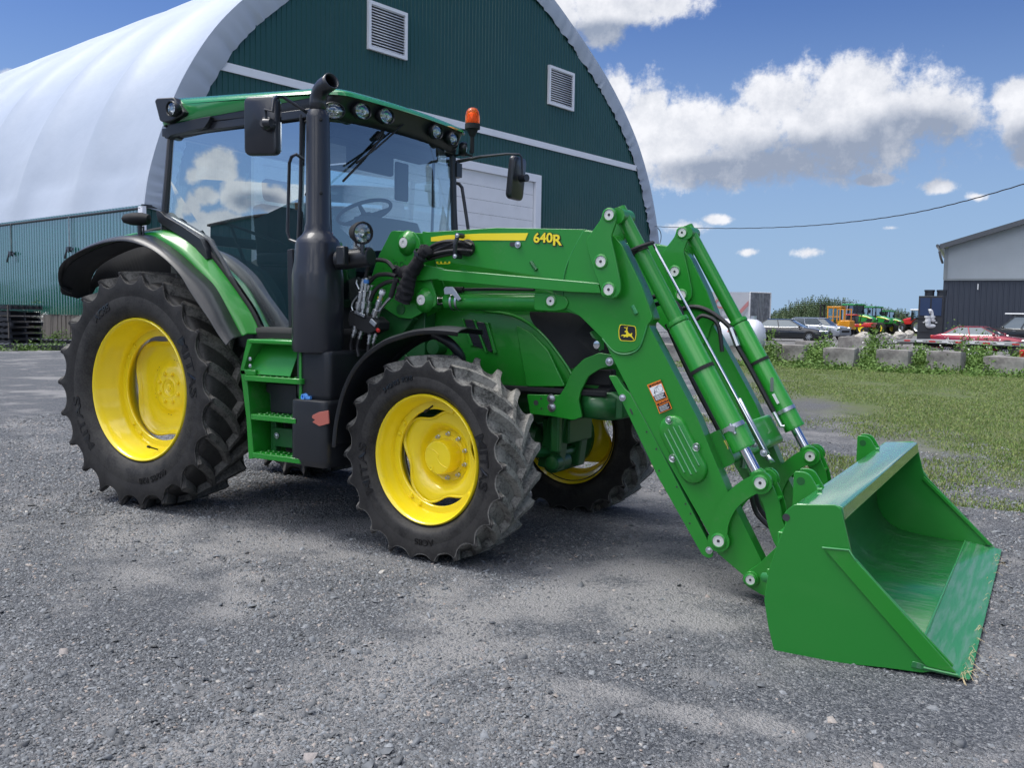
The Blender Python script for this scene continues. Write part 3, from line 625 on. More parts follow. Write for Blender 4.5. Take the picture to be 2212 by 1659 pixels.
    b=MB(); th=R(-82 if rear else 96); q0=L(Rf-.075,fo-.12,th); q1=L(Rf-.10,fo-.055,th); b.tube([q0,q1],[.005,.006],8); b.tube([q1,q1+(q1-q0)*.35],.009,8); b.build('valve_stem',M['black_matte'],wh)
    # ---- tyre
    b=MB(); CA=carc(fo-.022,w,Rf-.006,rt); 
    cs=[(p.x,p.y) for p in spline([Vector((a,r_,0)) for a,r_ in CA],3)]
    rev(b,cs,n=110); nc=len(b.v)
    A_=([(0,0),(.25,.095),(.5,.170),(.78,.228),(1.,.262)] if rear else [(0,0),(.25,.070),(.5,.125),(.78,.170),(1.,.196)])
    h0,h1=(.024,.042) if rear else (.020,.034); lugv=[]
    for sg in (-1,1):
        for k in range(NL):
            p0=2*math.pi*(k+(.5 if sg>0 else 0))/NL+spin; rows=[]
            for (u,sh) in A_:
                off=sg*(-.03*w/.2+u*(w*.97+.03*w/.2)); crown=.003*(u**2); hw=h0*(1.15-.1*u); bw=h1*(1.1-.1*u)
                rb=rt-.008-(.03 if u>.9 else (.012 if u>.6 else 0)); ob=off*(.93 if u>.9 else 1.)
                rows.append((ob,rb,bw,off,rl-crown,hw,sh))
            sl=A_[-1][1]; H=rl-Rf
            rows.append((sg*w*.90,rt-.02,h1*.8,sg*w*1.065,rl-.004,h0*.55,sl+.006))
            rows.append((sg*w*.94,rt-.05,h1*.6,sg*w*1.075,rl-.012,h0*.22,sl+.008))
            loops=[]
            for (ob,rb,bw,ot,r2,hw,sh) in rows:
                th=p0+sh/rl     # shoulder trails the nose; rolling forward turns clockwise seen from the right
                def Q(off,rad,d): return L(rad,off,th+d/rad)
                fl=1.45; om=ob*.72+ot*.28; rm=rb*.72+r2*.28; loops.append([Q(ob,rb-.004,-bw*fl),Q(om,rm,-bw),Q(ot,r2,-hw),Q(ot,r2,hw),Q(om,rm,bw),Q(ob,rb-.004,bw*fl)])
            st=len(b.v); b.ring(loops,True,(True,True)); 
            for r_ in range(len(rows)): 
                if r_<len(A_): lugv+= [st+r_*6+1,st+r_*6+2,st+r_*6+3,st+r_*6+4]
    # scalloped shoulder edge between the lug ends
    web=[]
    for sg in (-1,1):
        NS=NL*9; loops=[[] for _ in range(6)]; H=rl-Rf; ph0=(.5 if sg>0 else 0)*2*math.pi/NL+spin+(A_[-1][1]+.006)/rl
        for k in range(NS):
            th=2*math.pi*k/NS; u=((th-ph0)*NL/(2*math.pi))%1.; u=u if u<.5 else u-1.; tip=max(0,1-abs(u)*2)**2.7; wob=.5+.5*math.cos(2*math.pi*u)
            re=Rf+H*.72+(rl-.010-Rf-H*.72)*tip
            for i,(o_,r_) in enumerate(((.99*w,Rf+H*.36),(1.035*w,Rf+H*.54),(1.07*w,re-.010),(1.055*w,re),((.985)*w,re-.010),(.74*w,rt-.010))): loops[i].append(L(r_,sg*o_,th))
        st=len(b.v); b.ring(loops,True); web+=list(range(st+3*NS,st+6*NS)); edge_=list(range(st+2*NS,st+3*NS))
    zmin=-.004
    b.v=[(x,y,max(z,zmin)) for x,y,z in b.v]
    ty=b.build('tyre',M['tyre'],wh,smooth=38,bevel=.004,seg=1)
    at=ty.data.attributes.new('lug','FLOAT','POINT'); arr=np.zeros(len(b.v),dtype=np.float32); arr[lugv]=1.; 
    arr[web]=.9 if not rear else .35
    if not rear: arr[:nc]=np.array([.8 if ((Vector(q)-c)-o*((Vector(q)-c).dot(o))).length>rt-.05 else .04 for q in b.v[:nc]])
    else: arr[lugv]=.5; arr[:nc]=.05
    at.data.foreach_set('value',arr)
    # ---- raised lettering round the sidewall
    def surf(r_):
        best=w
        for i in range(len(cs)-1):
            (a0,r0),(a1,r1)=cs[i],cs[i+1]
            if a0>0 and a1>0 and min(r0,r1)<=r_<=max(r0,r1) and abs(r1-r0)>1e-6: best=a0+(a1-a0)*(r_-r0)/(r1-r0)
        return best
    if s<0:
        def arc(txt,th,r_,size,bold=0.,xs=1.):
            def bend(q):
                rr=r_+q.y; t=R(th)-q.x/r_; return L(rr,surf(rr)+.002+q.z,t)
            lettering('sidewall_lettering',txt,size,(0,0,0),(1,0,0),(0,0,1),M['tyre_text'],wh,.0025,bend,xs,bold)
        if rear:
            rr=Rf+.135; arc('AC85',120,rr-.012,.08,.002,1.1); arc('MITAS',18,rr,.12,.003,1.35); arc('MITAS',206,rr,.12,.003,1.35); arc('460/85 R38',-70,rr,.06,.001,1.15); arc('AC85',-20,rr+.05,.03)
        else:
            rr=Rf+.075; arc('340/85 R28',112,rr+.025,.042,.0006,1.3); arc('MITAS',5,rr,.085,.002,1.4); arc('MITAS',192,rr,.085,.002,1.4); arc('AC85',-86,rr+.02,.055,.001,1.15)
    return wh
make_wheel('rear',0,-.818,.872,-1,0,.1); make_wheel('rear',0,.818,.872,1,0,.3)
make_wheel('front',2.581+.0,-.808,.590,-1,-.066,.15); make_wheel('front',2.66,.92,.590,1,-.066,.5)
# ------------------------------------------------------------------ body helpers
def G(name,b,mat='green',parent=None,**k): return b.build(name,M[mat],parent or TR,**k)
def boltm(b,q,d,r=.014,h=.012,n=6):
    d=Vector(d); b.lathe(q,d,[(r*1.7,-.001),(r*1.7,.004),(r,.004),(r,h),(r*.6,h+.002),(0,h+.002)],n if n>6 else 12)
NY=Vector((0,-1,0))
def plate(name,pts,y0,y1,mat='green',parent=None,bev=.004,r=0,**k):
    b=MB(); b.prism(rnd(pts,r) if r else pts,y0,y1); return G(name,b,mat,parent,bevel=bev,**k)
def both(f): f(-1); f(1)
def prof_ring(levels,mat,name,parent=None,caps=(True,True),**k):
    b=MB(); b.ring(levels,True,caps); return G(name,b,mat,parent,**k)
# ---- chassis and drive line (mostly in the dark under the cab)
def chassis():
    b=MB(); b.box((.55,0,.88),(1.5,.50,.52)); b.box((.0,0,.90),(.55,.75,.50)); b.box((1.75,0,.95),(1.2,.44,.42)); b.cyl((0,-.62,.872),(0,.62,.872),.13,24); b.cyl((0,-.70,.872),(0,-.42,.872),.20,24); b.cyl((0,.70,.872),(0,.42,.872),.20,24); b.cyl((0,-.60,.872),(0,-.50,.872),.40,32); b.cyl((0,.60,.872),(0,.50,.872),.40,32)
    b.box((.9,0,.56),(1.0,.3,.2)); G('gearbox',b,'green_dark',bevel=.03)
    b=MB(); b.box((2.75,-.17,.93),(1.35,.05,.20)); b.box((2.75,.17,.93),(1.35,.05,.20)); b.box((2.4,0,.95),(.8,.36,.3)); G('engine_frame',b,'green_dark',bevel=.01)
    # front axle
    b=MB(); b.tube(spline([(2.62,-.60,.60),(2.62,-.42,.60),(2.62,-.2,.62),(2.62,.0,.65),(2.62,.25,.62),(2.62,.48,.60),(2.64,.70,.60)],5),[.11,.09,.08,.085,.10]+[.11]*0+[.10]*0+[.09]*26 if False else .09,18); b.lathe((2.62,0,.64),(1,0,0),[(0,-.20),(.12,-.18),(.17,-.08),(.18,.02),(.14,.10),(.08,.22),(0,.24)],24)
    for s,x,y in((-1,2.6,-.60),(1,2.65,.70)):
        b.lathe((x,y,.59),(0,s,0),[(.16,-.08),(.17,-.03),(.14,.01),(.10,.03),(.0,.04)],24); b.cyl((x,y,.42),(x,y,.76),.065,16); b.cyl((x,y-.06*s,.59),(x,y-.02*s,.59),.27,24); 
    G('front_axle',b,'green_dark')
    b=MB()
    for y in (-.10,.20): b.add([(3.0,y-.05,.95),(3.0,y+.05,.95),(2.9,y+.05,.48),(2.9,y-.05,.48),(3.12,y-.05,.95),(3.12,y+.05,.95),(3.05,y+.05,.45),(3.05,y-.05,.45)],[(0,1,2,3),(4,5,6,7),(0,1,5,4),(2,3,7,6),(1,2,6,5),(0,3,7,4)])
    b.lathe((2.98,-.1,.50),NY,[(.07,-.16),(.07,0),(.03,.01),(0,.01)],16); b.tube(spline([(2.85,-.32,.62),(2.95,-.2,.58),(3.0,.1,.56),(2.98,.35,.6)],5),.035,10)
    b.box((3.12,-.30,.78),(.06,.05,.34)); b.box((3.02,.05,.72),(.2,.34,.16)); b.cyl((2.9,-.36,.55),(2.9,-.36,.8),.05,12); b.lathe((3.05,-.2,.52),NY,[(.05,-.05),(.05,.03),(.02,.04),(0,.04)],12); G('axle_pivot',b,'green_dark',bevel=.01)
    b=MB(); b.tube(spline([(2.72,-.55,.66),(2.78,-.2,.70),(2.78,.3,.70),(2.74,.6,.66)],6),.022,8); G('tie_rod',b,'green_dark')
chassis()
# ---- rear fender swept over the rear wheel
def fender(s):
    A=[(-.895,1.58),(-.90,1.64),(-.80,1.77),(-.60,1.86),(-.30,1.935),(0,1.955),(.26,1.905),(.44,1.825),(.60,1.715),(.72,1.58),(.89,1.41),(.98,1.31),(1.06,1.235)]
    B=[(-.92,1.61),(-.945,1.70),(-.83,1.84),(-.58,1.95),(-.26,2.01)]+[(q[0],q[1]) for q in XZ(-.905,(323,508.5),(357.6,525.5),(391.8,550),(429,584.5),(462.6,617),(489,662.5),(507.7,700),(522.8,726.5))]
    D=[(-.99,1.585),(-.985,1.69),(-.83,1.85),(-.58,1.95),(-.26,2.03),(.04,2.055),(.26,2.01),(.41,1.93),(.56,1.81),(.71,1.67),(.81,1.57),(.93,1.44),(1.02,1.30)]
    N_=7; res_=lambda Q:[Vector((np.interp(t,np.linspace(0,1,len(Q)),[v.x for v in Q]),0,np.interp(t,np.linspace(0,1,len(Q)),[v.z for v in Q]))) for t in np.linspace(0,1,92)]
    a=res_(spline([(x,0,z) for x,z in A],N_)); bb=res_(spline([(x,0,z) for x,z in B],N_)); d=res_(spline([(x,0,z) for x,z in D],N_))
    yb=.905; n=len(a)
    def w(i): t=i/(n-1); return 1
    # black outer flap: rounded tail at the back
    def ya(i):
        t=i/(n-1); return 1.115 if t>.24 else 1.115-.19*(1-t/.24)**1.6
    outer=MB(); 
    L1=[Vector((a[i].x,s*ya(i),a[i].z)) for i in range(n)]; L2=[Vector((bb[i].x,s*min(yb,ya(i)-.01),bb[i].z)) for i in range(n)]; Lm=[(L1[i]*.45+L2[i]*.55)+Vector((0,s*.022,.012)) for i in range(n)]
    outer.ring([L1,Lm,L2],False); o=G('rear_fender',outer,'black',smooth=70,solid=.006,label='black edged green fender over the rear wheel' if s<0 else None)
    g=MB(); L3=[L2[i].lerp(Vector((d[i].x,s*.772,d[i].z)),.3)+Vector((0,0,.014)) for i in range(n)]; L4=[Vector((d[i].x,s*.772,d[i].z+.004)) for i in range(n)]; L5=[Vector((d[i].x-.02,s*.755,d[i].z-.012)) for i in range(n)]
    k0=19
    g.ring([[q+Vector((0,0,.0)) for q in L2[k0:]],L3[k0:],L4[k0:],L5[k0:]],False); G('green_panel',g,'green',o,smooth=60,solid=.006)
    g=MB(); g.ring([L2[:k0+1],L3[:k0+1],L4[:k0+1],L5[:k0+1]],False); G('tail_panel',g,'black',o,smooth=60,solid=.006)
    g=MB(); g.ring([[Vector((v.x-.004,s*.768,v.z-.02)) for v in d[30:]],[Vector((v.x+.012,s*.770,v.z+.018)) for v in d[30:]],[Vector((v.x+.020,s*.763,v.z+.030)) for v in d[30:]]],False); G('seal_strip',g,'black_matte',o,smooth=60,solid=.006)
    # inner wall and under-side ribs
    g=MB(); inn=[Vector((q.x,s*.70,q.z-.015)) for q in d]; low=[Vector((q.x*(1-.07*min(1,i/25)),s*(.70-.14*min(1,i/16)),q.z-.02-(q.z-min(q.z-.1,1.42))*min(1,max(0,i-6)/22))) for i,q in enumerate(d)]; g.ring([inn,low],False); G('inner_wall',g,'black_matte',o,smooth=60,solid=.006)
    g=MB(); m1=[L*.5+K*.5-Vector((0,0,.035)) for L,K in zip(L1,inn)]; g.ring([[q-Vector((0,s*.12,.0)) for q in m1[4:40]],[q+Vector((0,0,-.03)) for q in m1[4:40]],[q+Vector((0,s*.13,0)) for q in m1[4:40]]],False); G('underside_rib',g,'black_matte',o,solid=.01)
    return o
FN=fender(-1); FF=fender(1)
def fender_lamps():
    q=P(298,473,-.92); b=MB(); b.lathe(q,(-.2,-.1,.02),[(0,-.07),(.05,-.06),(.068,-.02),(.065,.03),(.045,.075),(0,.095)],24); b.v=[((x-q.x)*1.55+q.x,(y-q.y)*1.1+q.y,(z-q.z)*.72+q.z) for x,y,z in b.v]
    o=G('rear_work_lamp',b,'black_matte'); b=MB(); b.tube([q+Vector((.02,0,-.045)),q+Vector((.02,0,-.13))],.016,10); b.tube([q+Vector((.0,0,-.06)),q+Vector((.06,0,-.06)),q+Vector((.06,0,-.12))],.008,8); b.box(q+Vector((.02,0,-.125)),(.09,.06,.012)); G('lamp_bracket',b,'black_satin',o)
fender_lamps()
# ---- steps, tanks
def steps():
    Y=-1.0
    pl=XZ(Y,(540,733),(546,738),(536,765),(527,796),(533,815),(541,905),(549,990),(537,992),(532,905),(519,798),(534,733))
    b=MB(); b.prism(pl,Y,Y+.30); st=G('step_ladder',b,'green',bevel=.003,label='green three tread step ladder under the cab door')
    pr=XZ(Y,(645,760),(650,760),(652,992),(646,992)); b=MB(); b.prism(pr,Y,Y+.22); G('side_rail',b,'green',st,bevel=.003)
    ptop=XZ(Y,(540,733),(648,733)); z=ptop[0][1]
    b=MB(); b.box(((ptop[0][0]+ptop[1][0])/2,-.86,z-.012),(ptop[1][0]-ptop[0][0],.30,.03)); G('platform_edge',b,'green',st,bevel=.008)
    for a_,c_ in (((524,818),(648,820)),((538,903),(648,905)),((541,985),(650,992))):
        (x0,z0),(x1,z1)=XZ(Y-.03,a_,c_); zc=(z0+z1)/2; b=MB()
        out=rnd([(x0,0),(x1,0),(x1,.17),(x0,.17)],[.03,.03,0,0])
        vs=[(x,Y-.03+y,zc+.012) for x,y in out]+[(x,Y-.03+y,zc-.022) for x,y in out]; n=len(out)
        b.add(vs,[tuple(range(n)),tuple(range(2*n-1,n-1,-1))]+[(i,i+n,(i+1)%n+n,(i+1)%n) for i in range(n)])
        for k in range(9):
            for j in range(2):
                xx=x0+.04+(x1-x0-.08)*k/8; yy=Y+.03+j*.07; b.lathe((xx,yy,zc+.012),(0,0,1),[(.013,0),(.009,.006),(.005,.002),(0,.001)],8)
        G('tread',b,'green',st,bevel=.002,seg=1)
    (x0,z0),(x1,z1)=XZ(-.90,(548,742),(646,812)); b=MB(); b.add([(x0,-.88,z0),(x1,-.88,z0),(x1,-.98,z1),(x0,-.98,z1)],[(0,1,2,3)]); G('riser_panel',b,'green',st,smooth=0,solid=.006)
    b=MB(); q=XZ(-.98,(523,797),(556,812)); b.box(((q[0][0]+q[1][0])/2,-.93,(q[0][1]+q[1][1])/2),(q[1][0]-q[0][0],.14,q[0][1]-q[1][1])); G('bracket_box',b,'green',st,bevel=.008)
    q=XZ(-.86,(575,828),(640,895)); b=MB(); b.prism(rnd([(q[0][0],q[0][1]),(q[1][0],q[0][1]),(q[1][0],(q[0][1]+q[1][1])/2),(q[1][0]-.01,q[1][1]),(q[0][0]+.04,q[1][1]),(q[0][0]+.04,q[0][1]-.07),(q[0][0],q[0][1]-.06)],.008),-.86,-.845); G('black_plate',b,'black',st,bevel=.002)
    q=XZ(-.82,(553,820),(648,905),(553,985)); b=MB(); b.box(((q[0][0]+q[1][0])/2,-.80,(q[0][1]+q[1][1])/2),(q[1][0]-q[0][0]+.1,.02,q[0][1]-q[1][1])); b.box((q[0][0]+.06,-.86,(q[0][1]+q[2][1])/2),(.03,.14,q[0][1]-q[2][1]));
    q2=XZ(-.84,(600,930),(648,948)); b.box(((q2[0][0]+q2[1][0])/2,-.84,(q2[0][1]+q2[1][1])/2-.02),(.24,.06,.13)); b.box(((q2[0][0]+q2[1][0])/2-.12,-.84,q2[0][1]-.05),(.05,.05,.22)); G('back_panel',b,'green_dark',st,bevel=.004)
    b=MB(); 
    for p_ in ((541,775),(541,790),(608,822)): boltm(b,P(*p_,Y-.002),NY,.008,.006)
    boltm(b,P(598,941,-.875),NY,.013,.012); G('step_bolt',b,'steel',st)
steps()
def lathe_z(name,cx,cy,prof,mat,parent=None,n=36,sx=1,sy=1,**k):
    b=MB(); b.ring([[Vector((cx+r*sx*math.copysign(abs(math.cos(t))**.8,math.cos(t)),cy+r*sy*math.copysign(abs(math.sin(t))**.8,math.sin(t)),z)) for t in [2*math.pi*i/n for i in range(n)]] for r,z in prof],True,(True,True)); return G(name,b,mat,parent,**k)
def exhaust():
    cx,cy=1.672,-.90
    o=lathe_z('exhaust_stack',cx,cy,[(.10,1.20),(.146,1.21),(.154,1.235),(.154,1.70),(.150,1.73),(.140,1.79),(.134,1.90),(.122,1.935),(.092,1.965),(.080,1.99),(.078,2.02)],'black_satin',smooth=30,label='tall matt black exhaust stack beside the cab',n=48)
    b=MB(); b.lathe((cx,cy,0),(0,0,1),[(.080,1.98),(.080,2.03),(.077,2.04),(.074,2.70),(.072,2.72),(.060,2.745),(.058,2.75)],40); G('heat_shield',b,'black_satin',o,smooth=30)
    c0=Vector((cx,cy,2.74)); path=[c0,c0+Vector((0,0,.06))]; 
    dirn=Vector((.80,-.18,.30)).normalized()
    for k in range(1,8):
        t=k/7; path.append(c0+Vector((0,0,.06))+Vector((0,0,.11))*math.sin(t*math.pi/2)*.9+Vector((dirn.x,dirn.y,0)).normalized()*.11*(1-math.cos(t*math.pi/2)))
    path.append(path[-1]+dirn*.045)
    b=MB(); b.tube(path,.050,28,caps=False); G('elbow',b,'black_satin',o,smooth=60,solid=.006)
    b=MB()
    for z in (2.68,2.22,1.66,1.50,1.34):
        for sx in (-1,1):
            rr=.154 if z<1.9 else .076; a=R(-90+sx*58); q=Vector((cx+rr*math.cos(a),cy+rr*math.sin(a),z)); boltm(b,q,(math.cos(a),math.sin(a),0),.006,.006)
    G('shield_screw',b,'black_matte',o)
    b=MB(); b.cyl((cx+.15,cy+.02,1.80),(cx+.40,cy+.05,1.82),.062,24); b.box((cx+.26,cy-.06,1.82),(.07,.05,.12)); G('exhaust_pipe',b,'black',o,bevel=.01)
    # fuel and SCR tanks under the stack
    def rbox(x0,x1,y0,y1,z0,z1,r,top=1.):
        pl=rnd([(x0,y0),(x1,y0),(x1,y1),(x0,y1)],r); cxx=(x0+x1)/2; cyy=(y0+y1)/2
        return [[Vector((cxx+(x-cxx)*k,cyy+(y-cyy)*k,z)) for x,y in pl] for z,k in ((z0,.90),(z0+.02,.97),(z0+.05,1.),(z1-.03,top),(z1-.008,top*.985),(z1,top*.94))]
    b=MB(); b.ring(rbox(1.54,1.86,-1.03,-.55,.47,.905,.06),True,(True,True)); ft=G('fuel_tank',b,'black',smooth=40,label='black moulded tank behind the front wheel')
    b=MB(); b.ring(rbox(1.55,1.85,-.99,-.55,.89,1.22,.05),True,(True,True)); G('upper_tank',b,'black',ft,smooth=40)
    b=MB(); q=P(659,858,-.99); b.lathe(q,(-.25,-1,.1),[(.0,-.03),(.025,-.03),(.028,0),(.020,.012),(.020,.02),(.012,.02),(.011,.008),(0,.008)],20); b.box(q+Vector((.03,-.005,.0)),(.05,.02,.018)); b.box(q+Vector((.0,-.0,-.035)),(.02,.02,.03)); G('filler_cap',b,'blue_cap',ft)
    pk=XZ(-1.034,(675,897),(690,890),(709,887),(711,915),(690,921),(675,912),(681,907),(674,903)); b=MB(); b.prism(rnd(pk,.006),-1.036,-1.026); G('side_reflector',b,'pink',ft,bevel=.002)
    b=MB(); b.box((1.2,.0,.62),(.9,1.3,.3)); b.box((1.7,-.3,.62),(.35,.6,.35)); b.box((1.35,-.55,1.25),(.8,.5,.22)); b.box((1.25,.85,.75),(.9,.35,.6)); G('belly_tank',b,'black_matte',ft,bevel=.04)
exhaust()
# ---- front fenders
def ffender(s,dx=0,dy=0):
    pts=[(1.905,.62),(1.93,.80),(1.995,1.0),(2.11,1.17),(2.29,1.295),(2.46,1.352),(2.58,1.378),(2.66,1.383),(2.74,1.380),(2.80,1.374)]
    a=spline([(x,0,z) for x,z in pts],6); y0,y1=1.03,.66; n=len(a); b=MB(); loops=[]
    for j,(y,dz,sc) in enumerate(((y0,-.035,.985),(y0+.005,-.012,1.),(y0-.02,.0,1.),((y0+y1)/2,.012,1.01),(y1+.02,.0,1.),(y1,-.03,.985))):
        lp=[]
        for i,q in enumerate(a):
            t=i/(n-1); fr=max(0,(t-.62)/.38); d_=Vector((q.x-2.58,0,q.z-.57)); 
            yy=y if j<3 and False else y
            if j<3: yy=y-.10*fr*1.0
            r_=d_.normalized(); qq=Vector((2.58,0,.57))+d_+r_*dz; lp.append(Vector((qq.x+dx,s*yy+dy,qq.z)))
        loops.append(lp)
    b.ring(loops,False); o=G('front_fender',b,'black',smooth=50,solid=.007,label='black front fender behind the front tyre' if s<0 else None)
    b=MB(); b.tube(spline([(2.56+dx,s*.60+dy,.95),(2.60+dx,s*.62+dy,1.1),(2.66+dx,s*.70+dy,1.20),(2.62+dx,s*.76+dy,1.29),(2.52+dx,s*.8+dy,1.35)],6),.03,12); G('fender_bracket',b,'black_satin',o)
ffender(-1); ffender(1,.08,.10)
# ---- hood
def hood():
    # stations: x, half width, z bottom, z shoulder, z top
    S=[(1.95,.40,1.02,1.86,1.95),(2.3,.40,1.00,1.85,1.94),(2.7,.395,1.00,1.80,1.90),(3.0,.385,1.01,1.71,1.82),(3.25,.365,1.02,1.55,1.68),(3.42,.33,1.03,1.37,1.53),(3.52,.27,1.06,1.26,1.42),(3.57,.19,1.10,1.20,1.34)]
    loops=[]
    for x,w,z0,zs,zt in S:
        lp=[]; H=[(w*.93,z0),(w*.985,z0+.15),(w,z0+.3),(w*.985,zs-.04),(w*.93,zs+.03),(w*.80,zs+(zt-zs)*.62),(w*.5,zt-.015),(0,zt)]
        H[2]=(w,min(z0+.3,zs-.08)); lp=[Vector((x,-a,z)) for a,z in H]+[Vector((x,a,z)) for a,z in H[-2::-1]]; loops.append(lp)
    b=MB(); b.ring(loops,False,(False,True)); h=G('hood',b,'green',smooth=60,label='green rounded engine hood behind the loader arms')
    # black grille side wrapping the nose
    for s in (-1,1):
        y=lambda x: s*(np.interp(x,[q[0] for q in S],[q[1] for q in S])+.004)
        g=XZ(-.37,(1146,672),(1240,676),(1290,672),(1330,700),(1325,745),(1296,772),(1262,780),(1228,800),(1195,742),(1163,710),(1150,690))
        b=MB(); g2=rnd(g,.03); vs=[Vector((x,y(x),z)) for x,z in g2]; ce=Vector((sum(v.x for v in vs)/len(vs),0,sum(v.z for v in vs)/len(vs))); ce.y=y(ce.x)+s*.012
        n=len(vs); md=[(v+ce)/2+Vector((0,s*.010,0)) for v in vs]; vs0=[v+Vector((0,s*.001,0)) for v in vs]
        b.add(vs0+md+[ce],[(i,(i+1)%n,n+(i+1)%n,n+i) for i in range(n)]+[(n+i,n+(i+1)%n,2*n) for i in range(n)]); gr=G('grille_screen',b,'black_matte',h,smooth=60)
        q=P(1287,745,-.36); 
        b=MB(); qq=Vector((q.x,y(q.x)+s*.014,q.z)); b.lathe(qq,(.35,s*1,0),[(.0,-.006),(.018,-.004),(.019,.002),(.012,.003),(0,.003)],24); b.v=[(x,y_,(z-q.z)*1.25+q.z) for x,y_,z in b.v]; G('headlamp',b,'lampglass',gr)
        # side vents, long slanted slots
        for k,(t0,t1,b1,b0) in enumerate((((1004,690),(1022,690),(1046,754),(1024,746)),((1029,694),(1048,697),(1066,762),(1056,759)))):
            vv=XZ(-.40,t0,t1,b1,b0); b=MB(); b.prism(rnd(vv,.02),s*.401,s*.409); vt=G('side_vent',b,'black',h,bevel=.002)
            b=MB()
            for j in range(9):
                t=(j+.5)/9; a_=Vector(vv[0])*(1-t)+Vector(vv[3])*t; c_=Vector(vv[1])*(1-t)+Vector(vv[2])*t; a_=a_*.9+c_*.1; c_=c_*.9+a_*.1
                b.box(((a_.x+c_.x)/2,s*.411,(a_.y+c_.y)/2),((c_.x-a_.x),.006,.006))
            G('vent_slat',b,'black_satin',vt)
        for e_ in (((1001,688),(998,690),(1019,748),(1024,746)),((1024,690),(1028,692),(1054,762),(1049,760)),((1050,697),(1056,697),(1074,762),(1068,764))):
            b=MB(); b.prism(XZ(-.40,*e_),s*.398,s*.414); G('vent_blade',b,'green',h,bevel=.003)
        # pressed panel lines
        b=MB(); b.tube([Vector((x,s*.412 if x<2.75 else y(x)+s*.0,z)) for x,z in [(v.x,v.z) for v in spline([Vector((a,0,c)) for a,c in XZ(-.39,(1050,672),(1110,682),(1160,712),(1195,752),(1230,806),(1240,842))],5)]],.010,8); G('panel_ridge',b,'green',h)
        pp=XZ(-.39,(1115,702),(1150,720),(1185,757),(1222,835),(1138,835),(1126,765)); b=MB(); b.prism(rnd(pp,.02),s*.384,s*.398); G('side_panel',b,'green',h,bevel=.006)
        b=MB(); b.box((3.05,s*.385,1.005),(.9,.02,.035)); G('hood_seal',b,'black_matte',h,bevel=.008)
    b=MB(); b.box((2.9,0,1.0),(1.2,.70,.06)); G('hood_tray',b,'black_matte',h)
hood()
def front_frame():
    br=XZ(-.42,(1138,852),(1209.5,853.7),(1219.6,836.8),(1236.6,799.5),(1260.3,775.8),(1294,762),(1324.7,767),(1331.4,786),(1294,797.8),(1270.5,813),(1253.5,847),(1250,867),(1257,901),(1238,908),(1192.5,899.5),(1145,894.4))
    for s in (-1,1):
        b=MB(); b.prism(rnd(br,.012,3),s*.40,s*.42); o=G('guard_bracket',b,'green',bevel=.003)
        b=MB(); 
        for q,r_ in (((1191,861),.017),((1192,880),.017),((1317,787-6),.015)): v=P(*q,-.42); boltm(b,Vector((v.x,s*.421,v.z)),(0,s,0),r_,.016)
        G('bracket_bolt',b,'steel',o)
        b=MB()
        for q,r_ in (((1158,870),.017),((1169,861),.007),((1170,883),.007)): v=P(*q,-.42); b.lathe(Vector((v.x,s*.4205,v.z)),(0,s,0),[(r_,0),(r_,.001),(0,.001)],16)
        G('bracket_hole',b,'interior',o)
    # cast front weight carrier
    fr=[(3.30,1.00),(3.52,1.015),(3.60,.97),(3.60,.86),(3.50,.84),(3.30,.85)]
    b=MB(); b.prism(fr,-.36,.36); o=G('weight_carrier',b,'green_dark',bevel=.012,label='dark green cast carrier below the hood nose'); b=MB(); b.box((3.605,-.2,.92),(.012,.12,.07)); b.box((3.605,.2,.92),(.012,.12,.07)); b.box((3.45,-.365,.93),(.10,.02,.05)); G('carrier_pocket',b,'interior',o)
    b=MB(); b.add([(3.30,-.361,.99),(3.42,-.40,.98),(3.42,-.40,.86),(3.30,-.361,.85),(3.55,-.361,.98),(3.55,-.361,.86)],[(0,1,2,3),(1,4,5,2)]); G('carrier_cheek',b,'green_dark',o,solid=.01)
    b=MB(); b.box((3.28,0,1.08),(.45,.62,.14)); b.box((3.35,-.33,1.10),(.3,.02,.1)); G('radiator_tray',b,'black_matte',bevel=.01)
front_frame()
